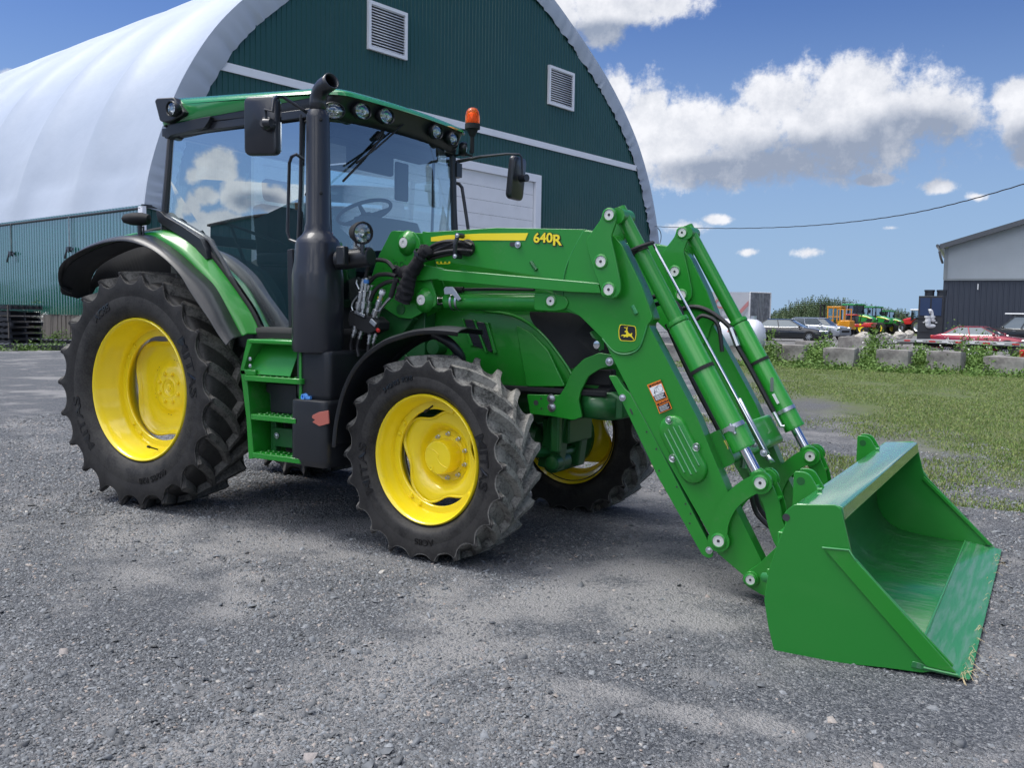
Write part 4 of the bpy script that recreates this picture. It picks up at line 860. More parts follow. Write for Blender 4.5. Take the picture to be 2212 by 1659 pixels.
# ------------------------------------------------------------------ cab
def cab():
    WX,WY=1.60,.735
    def xf(y,z): q=1-(abs(y)/WY)**2.2; return 1.585+.10*q+(2.75-z)*.04          # windscreen bow
    # frame: posts and sills
    b=MB(); 
    for s in (-1,1):
        b.tube([(1.585,s*.735,2.78),(1.60,s*.74,2.3),(1.635,s*.75,1.75),(1.64,s*.75,1.25)],.028,10)
        b.tube([(.07,s*.735,2.78),(.035,s*.745,2.45),(.0,s*.755,2.15),(.0,s*.75,2.05)],.028,10)
        b.box((.80,s*.735,2.785),(1.62,.05,.06))
    b.box((.03,0,2.78),(.06,1.45,.06)); b.box((1.6,0,2.76),(.05,1.45,.06)); b.box((.0,0,2.02),(.06,1.5,.08)); 
    fr=G('cab_frame',b,'black_satin',bevel=.006,label='black framed glass cab with a green roof')
    b=MB(); b.box((.85,0,1.22),(1.6,1.42,.06)); b.box((1.2,0,1.26),(.9,1.48,.10)); b.box((1.62,0,1.5),(.06,1.4,.5)); G('floor',b,'interior',fr)
    for s in (-1,1):
        b=MB(); b.prism(rnd([(-.02,1.2),(-.02,1.97),(.28,1.94),(.50,1.80),(.70,1.56),(.86,1.2)],.03),s*.69,s*.50); G('inner_fender_cover',b,'interior_grey',fr,bevel=.03)
    b=MB(); b.box((.35,0,1.55),(.75,1.0,.5)); G('rear_bulkhead',b,'interior',fr,bevel=.03)
    # door strip next to the stack
    for s in (-1,1):
        b=MB(); b.tube([(1.39,s*.752,2.78),(1.385,s*.757,2.3),(1.36,s*.762,1.8),(1.33,s*.762,1.33)],.013,8)
        low=XZ(-.757,(366,470),(400,488),(452,520),(478,560),(520,640),(562,708),(575,717),(640,718)); low=[(x,z) for x,z in low]
        b.tube([(x,s*.757,z) for x,z in low],.014,8); 
        gl=[(.085,2.74),(.05,2.45),(.022,2.14)]+low[1:]+[(1.62,1.33),(1.635,1.75),(1.60,2.3),(1.585,2.74)]
        G('door_frame',b,'black_satin',fr)
        g=MB(); vs=[Vector((x,s*(.752-.012*max(0,(z-2.2))/.6),z)) for x,z in gl]; n=len(vs); ce=Vector((.9,s*.757,2.1)); 
        g.add(vs,[tuple(range(n))]); G('side_glass',g,'glass' if s<0 else 'screen',fr,smooth=0,solid=.003 if False else 0)
    g=MB(); ny=16; zs=[1.50,1.8,2.1,2.4,2.74]; loops=[[Vector((xf(WY*(2*k/ny-1),z),WY*(2*k/ny-1),z)) for k in range(ny+1)] for z in zs]; g.ring(loops,False); G('windscreen',g,'screen',fr,smooth=180)
    g=MB(); g.add([(.0,-.73,2.06),(.0,.73,2.06),(.07,.72,2.74),(.07,-.72,2.74)],[(0,1,2,3)]); G('rear_glass',g,'screen',fr,smooth=0)
    # black corner trims
    tr=XZ(-.77,(361,287),(372,271),(442,255),(462,252),(458,262),(448,277),(400,288),(376,293),(371,299),(363,300)); b=MB(); b.prism(rnd(tr,.01,3),-.80,-.74); G('upper_corner_trim',b,'black',fr,bevel=.006)
    t2=[(345,457),(353,456),(365,468),(400,488),(440,515),(452,540),(457,560),(449,562),(430,535),(396,510),(362,488),(350,480)]
    b=MB(); b.prism(rnd(XZ(-.78,*t2),.01,3),-.815,-.75); G('lower_corner_trim',b,'black',fr,bevel=.006)
    # grab rail on the near door post
    b=MB(); b.tube([tuple(P(x,y,-.86)) if i not in(0,99) else tuple(P(x,y,-.78)) for i,(x,y) in enumerate(((655,343),(640,333),(630,338),(625,352),(621,500),(626,518),(645,525),(655,524)))],.011,10); G('grab_rail',b,'black_satin',fr)
    b=MB(); b.tube([tuple(P(x,y,.82)) for x,y in ((978,393),(992,397),(998,405),(1010,485),(1012,500))],.014,10); G('grab_rail',b,'black_satin',fr)
    b=MB(); b.prism(rnd(XZ(-.80,(627,540),(638,538),(640,600),(636,705),(630,708),(629,640)),.006),-.83,-.79); G('door_latch',b,'black_satin',fr,bevel=.004)
    # ---- roof
    def outl(x0,x1,w,rr,wx=None,n=6,z=0,dz=.0):
        pl=rnd([(x0,-w),(x1,-w*.97),(x1+.045,0),(x1,w*.97),(x0,w)],[rr,rr,.9,rr,rr],n); return pl
    def lvl(x0,x1,w,rr,z,tilt=-.055): return [Vector((x,y,z+tilt*(x-.9)-.012*(abs(y)/.8)**2)) for x,y in outl(x0,x1,w,rr)]
    b=MB(); b.ring([lvl(-.02,1.70,.778,.10,2.872,.035),lvl(-.03,1.722,.790,.12,2.888,.03),lvl(-.03,1.735,.790,.13,2.935),lvl(-.02,1.72,.778,.14,2.965),lvl(.02,1.66,.74,.16,2.99),lvl(.12,1.52,.62,.18,3.008),lvl(.3,1.3,.4,.2,3.018)],True,(False,True)); rf=G('roof',b,'green_roof',fr,smooth=60)
    b=MB(); b.ring([lvl(.10,1.58,.70,.08,2.745,-.02),lvl(.04,1.62,.745,.10,2.77,-.03),lvl(-.01,1.665,.772,.10,2.83,-.04),lvl(-.025,1.705,.776,.11,2.866,.03),lvl(-.02,1.718,.772,.12,2.885,.03)],True,(True,True)); G('roof_fascia',b,'black',fr,smooth=50)
    # rear corner lamp pod
    b=MB(); b.prism(rnd(XZ(-.80,(341,219),(346,213),(382,211),(395,232),(405,243),(400,250),(378,262),(362,266),(352,262),(346,238)),.012,4),-.83,-.60); G('lamp_pod',b,'black',fr,bevel=.012)
    def lamp(c,d,r,sx=1.2,mat='black'):
        d=Vector(d).normalized(); b=MB(); b.lathe(c,d,[(r*.9,-.05),(r*1.16,-.03),(r*1.2,.004),(r*1.10,.012),(r*1.03,.004)],28)
        def st(b): 
            side=d.cross(Vector((0,0,1))).normalized(); b.v=[tuple(Vector(v)+side*((Vector(v)-Vector(c)).dot(side))*(sx-1)) for v in b.v]
        st(b); o=G('roof_work_lamp',b,mat,smooth=50)
        b=MB(); b.lathe(c,d,[(0,-.030),(r*.5,-.026),(r*.85,-.012),(r*1.02,.0)],24); st(b); G('reflector',b,'lampglass',o)
        b=MB(); b.box(Vector(c)-d*.012,(.02,.02,.02)); 
        for k in range(-1,2):
            for j in range(3): b.box(Vector(c)-d*.008+d.cross(Vector((0,0,1))).normalized()*k*r*.3+Vector((0,0,-j*r*.24)),(.006,.006,.006))
        G('bulb',b,'chrome',o)
        b=MB(); b.lathe(c,d,[(r*1.02,.0),(r*.7,.010),(r*.3,.014),(0,.015)],24); st(b); G('lens',b,'lens',o)
    for y,x,z,dz in ((-.76,1.655,2.775,.7),(-.53,1.702,2.812,.12),(-.295,1.715,2.823,.06),(.295,1.715,2.823,-.06),(.53,1.702,2.812,-.12),(.76,1.655,2.775,-.7)): lamp((x+.03,y*1.01,z),(1,(y*.9 if abs(y)>.7 else y*.25),-.12),.047,1.38)
    q=P(371,234,-.865); lamp(q,(-.15,-1,-.05),.047,1.2)
    b=MB(); b.tube([(1.0,-.3,3.015),(1.02,-.3,3.035),(1.3,-.3,3.02)],.006,6); q=PX(995,226,1.0) if False else None
    b=MB(); b.box((1.62,.33,2.93),(.10,.26,.014)); G('roof_handle',b,'green_roof',fr,bevel=.005)
    # wiper
    b=MB(); a0=PX(882,258,1.70); a1=PX(815,318,1.715); a2=PX(770,352,1.715); b.tube([a0,a1,a2],.007,8); b.lathe(a0,(1,0,0),[(0,-.02),(.018,-.02),(.018,.01),(0,.012)],16); w=G('wiper_arm',b,'black_matte',fr)
    b=MB(); b.tube([PX(830,290,1.70),PX(785,345,1.70),PX(741,391,1.70)],.008,6); b.tube([PX(827,283,1.695),PX(812,300,1.695)],.014,6); G('wiper_blade',b,'black_matte',w)
    # ---- mirrors
    m=rnd([(0,0),(1,0),(1,1),(0,1)],.1)
    b=MB(); c=P(567,272,-1.02); ax=Vector((.96,.22,-.02)).normalized(); up=Vector((.0,0,1)); nr=ax.cross(up).normalized(); 
    def panel(c,ax,up,w,h,d,r,bulge=.0,skew=0):
        pl=rnd([(-w/2,-h/2),(w/2,-h/2),(w/2,h/2),(-w/2,h/2)],r,5); n_=ax.cross(up).normalized(); lv=[]
        for k,z in ((.94,-d/2),(1.,-d/2+.012),(1.,d/2-.02),(.975,d/2-.006),(.93,d/2)): lv.append([c+ax*(x*k+skew*y)+up*y*k+n_*z for x,y in pl])
        return lv
    b.ring(panel(c,ax,up,.245,.375,.06,.04,skew=.0),True,(True,True)); o=G('side_mirror',b,'black_satin',smooth=45,label='square black mirror on the near side of the cab'); 
    nn=ax.cross(up).normalized(); face=nn
    b=MB(); q=c+nn*.045+ax*.075; b.lathe(q,nn,[(.045,-.02),(.045,.03),(.03,.05),(.028,.06),(0,.06)],20); b.cyl(q+nn*.05,q+nn*.05+ax*.05,.028,14); q2=q+nn*.055+ax*.02; b.tube([q2,q2+Vector((0,-.01,.08)),P(589,240,-1.11),P(590,216,-1.09),P(597,208,-1.02),P(612,209,-.93),P(655,237,-.83),(1.47,-.76,2.77)],.011,8); G('mirror_arm',b,'black_satin',o)
    b=MB(); pl=panel(c-nn*.037,ax,up,.215,.345,.004,.035,0); b.ring(pl[:3],True,(True,True)); G('mirror_glass',b,'mirror',o)
    c=P(1115,385,1.05)
    b=MB(); ax=Vector((-.05,1,0)).normalized(); up=Vector((.10,0,1)).normalized(); nn=ax.cross(up).normalized(); b.ring(panel(c,ax,up,.22,.34,.05,.04),True,(True,True)); o=G('side_mirror',b,'black_satin',smooth=45,label='small black mirror on a long arm on the far side of the cab'); 
    b=MB(); q=c+nn*.04; b.cyl(q-nn*.0,q+Vector((.07,-.02,0)),.03,16); 
    b.tube([P(1129,382,1.03),P(1127,340,1.03),P(1122,333,1.02),P(1095,332,.98),P(1040,338,.9),P(990,348,.82),P(984,352,.8)],[.009,.009,.009,.010,.012,.016,.018],8); b.tube([P(986,350,.8),P(990,384,.8)],.018,8); b.box(P(985,368,.77),(.07,.07,.11)); b.box(P(972,345,.76),(.04,.05,.10)); G('mirror_arm',b,'black_satin',o)
    # ---- beacon
    q=P(1020.5,277,.76); b=MB(); b.cyl(q-Vector((0,0,.005)),q+Vector((0,0,.035)),.060,24); b.cyl(q-Vector((0,0,.06)),q,.022,14,r2=.05); b.cyl(q-Vector((0,0,.19)),q-Vector((0,0,.05)),.016,12); b.tube([q-Vector((0,0,.17)),q-Vector((.0,0,.215)),P(1000,332,.74),P(982,336,.73)],.008,8); b.tube([q-Vector((.02,0,.17)),q-Vector((.02,0,.21)),P(998,326,.74)],.007,8); o=G('beacon',b,'black_matte',label='orange rotating beacon on the far roof corner')
    b=MB(); b.lathe(q+Vector((0,0,.035)),(0,0,1),[(.056,0),(.058,.01),(.057,.06),(.050,.095),(.034,.118),(.012,.126),(0,.127)],32); G('amber_dome',b,'amber',o,smooth=60)
    b=MB(); b.lathe(q+Vector((0,0,.04)),(0,0,1),[(.03,0),(.034,.01),(.034,.06),(.026,.075),(0,.08)],20); G('amber_core',b,'amber_core',o)
    # ---- inside
    b=MB(); b.lathe((1.31,-.01,2.215),Vector((-.42,0,1)),[(.205+.014*math.cos(t),.014*math.sin(t)) for t in [2*math.pi*k/10 for k in range(11)]],44); st=G('steering_wheel',b,'interior',smooth=80)
    b=MB(); d=Vector((-.42,0,1)).normalized(); c=Vector((1.31,-.01,2.215)); u=Vector((0,1,0)); w=d.cross(u)
    for a in (-150,-30,90): b.tube([c-d*.045,c+(u*math.cos(R(a))+w*math.sin(R(a)))*.20],[.022,.013],8)
    b.cyl(c-d*.06,c-d*.02,.05,20); b.tube([c-d*.05,c-d*.25+Vector((.05,0,0)),Vector((1.50,0,1.85))],[.03,.045,.06],12); b.tube([c-d*.09,c-d*.12+Vector((-.03,-.17,.02))],.012,8); G('steering_column',b,'interior',st)
    b=MB(); pl=rnd([(1.40,-.26),(1.60,-.30),(1.66,0),(1.60,.30),(1.40,.26)],.08); b.ring([[Vector((x,y,1.3)) for x,y in pl],[Vector((x,y,1.85)) for x,y in pl],[Vector((1.5+(x-1.5)*1.0,y*1.2,2.07)) for x,y in pl],[Vector((1.5+(x-1.5)*.8,y*1.1,2.15)) for x,y in pl]],True,(True,True)); G('dashboard',b,'interior_grey2',smooth=45,bevel=0)
    b=MB(); b.box((.68,0,1.72),(.50,.50,.14)); b.box((.45,0,2.02),(.13,.48,.56),Matrix.Rotation(-.12,3,'Y')); b.box((.40,0,2.42),(.09,.28,.18),Matrix.Rotation(-.12,3,'Y')); se=G('driver_seat',b,'seat',bevel=.05,seg=3)
    b=MB(); b.box((.66,0,1.48),(.4,.36,.36)); b.box((.80,-.33,1.86),(.48,.10,.09)); b.box((.80,.33,1.80),(.42,.08,.06)); b.box((1.1,-.37,1.98),(.06,.13,.19)); G('seat_console',b,'interior',se,bevel=.02)
    b=MB(); b.lathe(P(643,453,-.45),(0,0,1),[(.0,0),(.02,0),(.022,.06),(.015,.07),(0,.07)],12); G('orange_knob',b,'decal_orange',se)
    b=MB(); b.tube([P(448,486,-.70),P(462,480,-.70),P(500,486,-.70),P(620,530,-.70)],.011,8); b.tube([P(500,490,-.70),P(548,620,-.70),P(592,703,-.70),P(630,706,-.70)],.012,8); b.tube([P(450,485,-.70),P(452,500,-.70)],.011,8); G('inner_door_rail',b,'interior',fr)
    b=MB(); pts=XZ(-.66,(470,540),(520,560),(570,590),(600,640),(612,700),(575,708),(540,660),(500,590)); b.prism(rnd(pts,.05),-.68,-.60); G('inner_fender_cover',b,'interior_grey',fr,bevel=.02)
    b=MB(); b.prism(rnd([(1.62,1.0),(1.62,1.60),(1.72,1.72),(2.05,1.70),(2.18,1.35),(2.1,1.0)],.03),-.50,-.48); cw=G('cowl_panel',b,'interior_grey',fr)
    b=MB(); b.box((1.85,0,1.35),(.42,.9,.7)); G('firewall',b,'black_matte',fr,bevel=.04)
    b=MB()
    for k in range(5): b.tube([(1.98+k*.022,-.505,1.66),(2.03+k*.022,-.505,1.74)],.005,4)
    G('cowl_grille',b,'interior',cw)
    b=MB(); b.box((1.45,0,2.70),(.20,1.2,.10)); b.box((1.40,-.05,2.58),(.05,.5,.16)); b.box((1.3,.45,2.5),(.03,.16,.3)); G('headliner',b,'interior',fr,bevel=.02)
    # loose work lamp on the stack bracket
    c=P(783,503,-.93); d=Vector((.93,-.34,-.10)).normalized(); b=MB(); b.lathe(c,d,[(0,-.115),(.03,-.11),(.052,-.08),(.068,-.03),(.072,.0),(.070,.012),(.062,.012),(.061,.0)],32); o=G('work_lamp',b,'black_matte',label='round black work lamp beside the exhaust stack'); b=MB(); b.lathe(c,d,[(0,-.05),(.03,-.04),(.05,-.015),(.061,.0)],28); G('reflector',b,'lampglass',o); b=MB(); b.lathe(c,d,[(.061,.002),(.04,.008),(0,.011)],28); G('lens',b,'lens',o)
    b=MB(); b.tube([c-Vector((0,0,.07)),c-Vector((0.0,0,.12))],.014,8); b.tube([c-Vector((.06,0,-.02)),c-Vector((.05,.0,.08)),c-Vector((0,0,.10))],.008,8); G('lamp_bracket',b,'black_satin',o)
cab()
# ------------------------------------------------------------------ front loader
def V3(xz,y): return Vector((xz[0],y,xz[1]))
def loader():
    Y0=-.60
    arm=XZ(Y0,(912,499),(925,501),(1073,491.5),(1262,495),(1325,507),(1345,530),(1386,616),(1413,689),(1401,702),(1507,905),(1573,1065),(1592,1104),(1645,1212),(1652,1283),(1611,1248),(1547,1193),(1538,1165),(1397,918),(1327,781),(1302,731),(1254,683),(1215,668),(1200,642),(1180,602),(1160,596),(971,567),(939,557),(915,545))
    knee=XZ(Y0,(1262,497),(1325,507),(1345,530),(1386,616),(1412,688),(1399,703),(1388,738),(1376,756),(1351,763),(1326,758),(1302,731),(1254,683),(1215,660),(1230,560))
    mast=XZ(Y0-.02,(846,500),(852,498),(895,500),(907.5,518),(918,572),(934,611),(943.6,640),(943.6,659),(889.5,689),(862,686),(835,668),(805,656),(800,610),(817,557))
    mast_low=XZ(Y0,(835,660),(889,689),(870,715),(850,735),(830,770),(800,770),(790,700),(800,640))
    bar=XZ(Y0,(918,572),(958,578),(960,582),(1245,607),(1300,612),(1308,634),(1240,631),(958,606),(956,603),(908,608))
    knu=XZ(Y0-.012,(1308,475),(1312,455),(1326,451),(1339,456),(1341,480),(1329,514),(1340,562),(1350,612),(1350,632),(1340,644),(1322,646),(1308,640),(1308,625),(1293,588),(1281,550),(1275,520))
    guard=XZ(Y0-.005,(1315,811),(1332,811),(1350,840),(1360,848),(1400,920),(1541,1190),(1541,1203),(1530,1206),(1517,1198),(1422,1030),(1337,852))
    pins=[P(1325,466,-.615),P(1307,566,-.615),P(1324,626,-.615)]
    p_bk=P(1645,1042,-.615); p_lv=P(1555,1167,-.615); p_bp=P(1627,1248,-.615); p_cy=P(1190,650,-.615); p_m1=P(880,525,-.625); p_m2=P(918,648,-.625)
    def pin(name,q,s,r,mat='pin',par=None,ys=None,face=1):
        # ys: positions of the two ends
        b=MB(); x,z=q.x,q.z
        for y,d in ys:
            b.lathe((x,y*s,z),(0,d*s,0),[(r*1.45,-.012),(r*1.42,.004),(r*1.1,.008),(r*1.02,.002)],28)
        o=G(name,b,'green',par,smooth=40)
        for y,d in ys:
            b=MB(); b.lathe((x,y*s,z),(0,d*s,0),[(r*1.03,-.001),(r*1.03,.003),(r*.30,.0035),(r*.26,.0),(0,.0)],24); f=G('pin_face',b,'pin',o)
            b=MB(); b.lathe((x,y*s,z),(0,d*s,0),[(r*.26,.001),(r*.22,.006),(0,.006)],10); G('grease_nipple',b,'interior',f)
        return o
    for s in (-1,1):
        near=s<0
        b=MB(); b.prism(rnd(arm,.012,3),s*.60,s*.505); A=G('loader_arm',b,'green',bevel=.004,label='green loader arm on the exhaust side' if near else 'green loader arm on the far side')
        b=MB(); b.prism(rnd(knee,.02,3),s*.607,s*.60); b.prism(rnd(knee,.02,3),s*.505,s*.498); G('knee_plate',b,'green',A,bevel=.003)
        for y0,y1 in ((.628,.612),(.50,.485)):
            b=MB(); b.prism(rnd(mast,.02,4),s*y0,s*y1); ms=G('mast_plate',b,'green',A,bevel=.003)
        b=MB(); b.prism(rnd(mast_low,.02,4),s*.58,s*.44); b.cyl((2.05,s*.55,1.1),(2.05,s*.25,1.1),.12,16); b.box((2.10,s*.46,1.25),(.30,.12,.5)); G('mast_bracket',b,'green_dark',ms,bevel=.006)
        # pressed seams and slots on the arm
        b=MB(); 
        for a_,c_ in (((1149,560),(1160,580)),((1456,1045) if False else (1463,806-0),(1476,835))) if False else (((1147,565),(1159,583)),((1458-1,806) if False else (1449-0,812) if False else (1452,0) if False else (1147,565),(1159,583))):
            q0=P(*a_,Y0-.002); q1=P(*c_,Y0-.002); b.tube([(q0.x,s*.602,q0.z),(q1.x,s*.602,q1.z)],.013,10)
        q0=P(1455-1,805-120,Y0) ; q0=P(1366,660,Y0-.01); q1=P(1375,678,Y0-.01); b.tube([(q0.x,s*.609,q0.z),(q1.x,s*.609,q1.z)],.013,10); G('pressed_slot',b,'green_roof',A)
        # welds
        b=MB(); wl=XZ(Y0,(1262,497),(1232,555),(1218,600),(1216,655)); b.tube([(x,s*.603,z) for x,z in spline([Vector((a,c,0)) for a,c in wl],4) for z in (z,)] if False else [Vector((v.x,s*.602,v.y)) for v in spline([Vector((a,c,0)) for a,c in wl],5)],.0045,6)
        wl=XZ(Y0,(1302,731),(1326,758),(1351,765),(1376,757),(1388,738),(1399,703)); b.tube([Vector((v.x,s*.606,v.y)) for v in spline([Vector((a,c,0)) for a,c in wl],5)],.0045,6); G('weld_seam',b,'weld',A)
        # levelling bar, side link
        b=MB(); b.prism(rnd(bar,.004,2),s*.655,s*.612); L_=G('levelling_bar',b,'green',bevel=.005); 
        b=MB(); w0=XZ(Y0-.055,(919,573),(957,580),(960,583),(1245,608),(1298,613)); b.tube([(x,s*.652,z-.002) for x,z in w0],.004,6); G('weld_seam',b,'weld',L_)
        for y0,y1 in ((.672,.655),(.495,.480)):
            b=MB(); b.prism(rnd(knu,.025,5),s*y0,s*y1); K=G('knuckle_link',b,'green',bevel=.004)
        k2=XZ(Y0-.05,(1282,556),(1292,545),(1312,540),(1330,550),(1335,562),(1348,610),(1335,640)); 
        for i,q in enumerate(pins): pin('pivot_pin',q,s,.030 if i else .028,ys=((.672,1),(.480,-1)))
        # lift cylinder
        yc=.552; a=V3(XZ(-yc,(938,651))[0],s*yc); c=V3(XZ(-yc,(1228,654))[0],s*yc); d=(c-a).normalized(); Lc=(c-a).length
        b=MB(); b.lathe(a,d,[(.035,.10),(.052,.10),(.056,.11),(.056,Lc-.20),(.058,Lc-.19),(.058,Lc-.16),(.050,Lc-.15),(.0,Lc-.15)],28); lc=G('lift_cylinder',b,'green',smooth=30)
        b=MB(); b.lathe(a,d,[(.03,.0),(.03,.12)],20); b.cyl(a+Vector((0,.04,0)),a-Vector((0,.04,0)),.045,20); G('piston_rod',b,'chrome',lc,smooth=40)
        ey=XZ(-.61,(1155,632),(1200,634),(1222,640),(1230,654),(1222,668),(1200,672),(1155,670)); b=MB(); b.prism(rnd(ey,.02),s*.618,s*.608); G('cylinder_eye',b,'green',lc,bevel=.004); pin('pivot_pin',p_cy,s,.026,ys=((.619,1),))
        b=MB()
        for t in (.16,.20): q=a+d*t; b.lathe(q,d,[(.0575,-.007),(.0595,-.007),(.0595,.007),(.0575,.007)],28)
        G('hose_clamp',b,'steel',lc); b=MB(); b.tube([a+d*.2+Vector((0,s*.02,.075)),a+d*.45+Vector((0,s*.02,.078)),c-d*.22+Vector((0,s*.02,.076))],.010,8); b.tube([a+d*.16+Vector((0,s*.02,.075)),a+d*.24+Vector((0,s*.02,.075))],.018,8); G('steel_line',b,'hose',lc)
        b=MB(); b.prism([(x,z) for x,z in XZ(-.61,(961,624),(965,619),(980,619),(984,624),(999,646),(992,650),(979,636),(963,636))],s*.625,s*.615); G('lifting_tab',b,'steel',lc,bevel=.002)
        # mast pins, domed bosses
        for q,r_ in ((p_m1,.025),(p_m2,.025)):
            b=MB(); b.lathe((q.x,s*.626,q.z),(0,s,0),[(.072,0),(.068,.010),(.048,.030),(.036,.040),(.033,.043),(.030,.040)],28); b.v=[(x,y,(z-q.z)*1.15+q.z) for x,y,z in b.v]; o=G('mast_boss',b,'green',ms,smooth=50)
            b=MB(); b.lathe((q.x,s*.668,q.z),(0,s,0),[(.032,-.004),(.032,.002),(.014,.003),(.012,-.004),(0,-.004)],24); G('pin_face',b,'pin',ms)
        b=MB()
        for x_,y_ in ((855,570),(868,570)): q=P(x_,y_,-.63); b.lathe((q.x,s*.6285,q.z),(0,s,0),[(.016,0),(.016,.002),(.012,.002),(.012,0)],16)
        for x_,y_ in ((850,561),(876,561),(876,572),(838,575),(828,580)): q=P(x_,y_,-.63); b.lathe((q.x,s*.6285,q.z),(0,s,0),[(.005,0),(.005,.001),(0,.001)],10)
        q=P(866,668,-.63); b.lathe((q.x,s*.6285,q.z),(0,s,0),[(.034,0),(.034,.006),(.0,.008)],20); G('mast_hole',b,'green_dark',ms)
        # crowd cylinder
        y=.5525; t0=P(1345,468,-y); t1=P(1645,1042,-y); t0=Vector((t0.x,s*y,t0.z)); t1=Vector((t1.x,s*y,t1.z)); d=(t1-t0).normalized(); LL=(t1-t0).length
        def along(px,py): q=P(px,py,-y); return (Vector((q.x,s*y,q.z))-t0).dot(d)
        f0=along(1466,702); f1=along(1607,970)
        b=MB(); b.lathe(t0,d,[(.043,-.05),(.043,f0-.01)],28,None); b.cyl(t0+Vector((0,.075,0)),t0-Vector((0,.075,0)),.045,20); bc=G('crowd_cylinder',b,'green',smooth=40,label='green bucket cylinder on the exhaust side' if near else 'green bucket cylinder on the far side')
        b=MB(); b.lathe(t0,d,[(.040,f0-.03),(.062,f0-.03),(.064,f0-.02),(.064,f0-.006),(.058,f0-.002),(.060,f0+.002),(.064,f0+.01),(.064,f1-.02),(.066,f1-.015),(.066,f1),(.03,f1+.002)],32); G('barrel',b,'green',bc,smooth=30)
        b=MB(); b.lathe(t0,d,[(.030,f1-.01),(.030,LL-.05)],24); G('piston_rod',b,'chrome',bc,smooth=60)
        b=MB(); b.lathe(t0,d,[(.034,LL-.07),(.045,LL-.05),(.05,LL-.02)],24); b.cyl(t1+Vector((0,.05,0)),t1-Vector((0,.05,0)),.052,24); G('rod_eye',b,'green',bc,smooth=40)
        def strap(t,r_,mat,w=.010): b=MB(); b.lathe(t0+d*t,d,[(r_,-w),(r_+.003,-w),(r_+.003,w),(r_,w)],28); return b
        G('cable_tie',strap(f0+.28*(f1-f0)*1.3,.065,0),'black_matte',bc); b=strap(f1-.13,.065,0,.012); 
        if near: qq=t0+d*(f1-.13)+Vector((.02,-.066,.0)); b.cyl(qq-d*.03,qq+d*.03,.008,8); b.box(qq,(.03,.02,.03))
        G('hose_clamp',b,'steel',bc)
        if near: G('cable_tie',strap(along(1385,540),.044,0,.012),'black_matte',bc)
        # hose along the cylinder
        side=Vector((-d.z,0,d.x)); side=-side if side.x>0 else side
        if s>0:
            h=[t0+d*(f0-.35)+side*.30+Vector((0,-.05,-.1)),t0+d*(f0-.25)+side*.25+Vector((0,-.06,.02)),t0+d*(f0-.12)+side*.16+Vector((0,-.07,.07)),t0+d*(f0+.02)+side*.05+Vector((0,-.075,.02)),t0+d*(f0+.12)+Vector((0,-.077,-.01))+side*.05,t0+d*(f0+.3)+Vector((0,-.075,0))+side*.05,t0+d*(f1-.15)+Vector((0,-.075,0))+side*.05]
            b=MB(); b.tube(spline(h,8),.016,10); hs=G('hydraulic_hose',b,'hose',bc); b=MB(); b.tube(h[3:5],.021,8); b.tube([h[-1],h[-1]+d*.10,h[-1]+d*.11-side*.02],.013,8); b.box(t0+d*(f0+.45)+Vector((.0,-.065,0))-side*.02,(.02,.004,.09)); G('hose_fitting',b,'steel',hs)
            b=MB(); b.box(t0+d*(f1-.22)+Vector((0,-.068,0)),(.018,.003,.07),Matrix.Rotation(-math.atan2(d.x,d.z)+math.pi,3,'Y').transposed()); G('data_label',b,'decal_white',bc)
        # bell crank lever and bucket link
        def ribbon(pts,wd): 
            c_=spline([Vector((a,0,b_)) for a,b_ in pts],8); Lf=[];Rt=[]
            for i,q in enumerate(c_):
                t=(c_[min(i+1,len(c_)-1)]-c_[max(i-1,0)]).normalized(); n_=Vector((-t.z,0,t.x)); w_=np.interp(i/(len(c_)-1),[k/(len(wd)-1) for k in range(len(wd))],wd); Lf.append((q.x+n_.x*w_,q.z+n_.z*w_)); Rt.append((q.x-n_.x*w_,q.z-n_.z*w_))
            e0=c_[0]; e1=c_[-1]; return Lf+Rt[::-1]
        lev=XZ(-.61,(1553,1172),(1560,1125),(1580,1085),(1612,1056),(1646,1040),(1652,1038))
        for y0,y1 in ((.638,.622),(.492,.476)):
            b=MB(); b.prism(ribbon(lev,[.052,.045,.044,.046,.050,.050]),s*y0,s*y1)
            for q in (p_lv,p_bk): b.lathe((q.x,s*(y0+y1)/2,q.z),(0,s,0),[(0,-.009),(.060,-.009),(.060,.009),(0,.009)],28)
            G('bell_crank',b,'green',bevel=.003)
        lk=XZ(-.60,(1650,1048),(1668,1090),(1676,1130),(1692,1165),(1704,1180))
        for y0,y1 in ((.612,.60),(.512,.50)):
            b=MB(); b.prism(ribbon(lk,[.045,.042,.04,.05,.055]),s*y0,s*y1); q=p_bk; b.lathe((q.x,s*(y0+y1)/2,q.z),(0,s,0),[(0,-.007),(.055,-.007),(.055,.007),(0,.007)],24); K=G('bucket_link',b,'green',bevel=.003)
        q=P(1672,1075,-.55); b=MB(); b.box((q.x+.02,s*.556,q.z),(.03,.09,.012)); G('link_brace',b,'green',K)
        for q in (p_bk,p_lv): pin('pivot_pin',q,s,.030,ys=((.640,1),(.474,-1)))
        pin('pivot_pin',p_bp,s,.024,ys=((.668,1),))
        # bottom boss and foot of the carrier
        b=MB(); b.cyl((p_bp.x,s*.66,p_bp.z),(p_bp.x,s*.44,p_bp.z),.042,24); ft=XZ(-.62,(1612,1262),(1618,1232),(1640,1218),(1690,1170),(1712,1150),(1712,1290),(1652,1285)); b.prism(rnd(ft,.02),s*.645,s*.625); b.prism(rnd(ft,.02),s*.48,s*.46); G('tool_carrier',b,'green',bevel=.004)
        b=MB(); b.lathe((p_bp.x+.08,s*.60,p_bp.z+.02),(1,s*.0,.0),[(.03,-.07),(.052,-.02),(.055,.06),(.05,.10)],16); G('weld_seam',b,'weld',A)
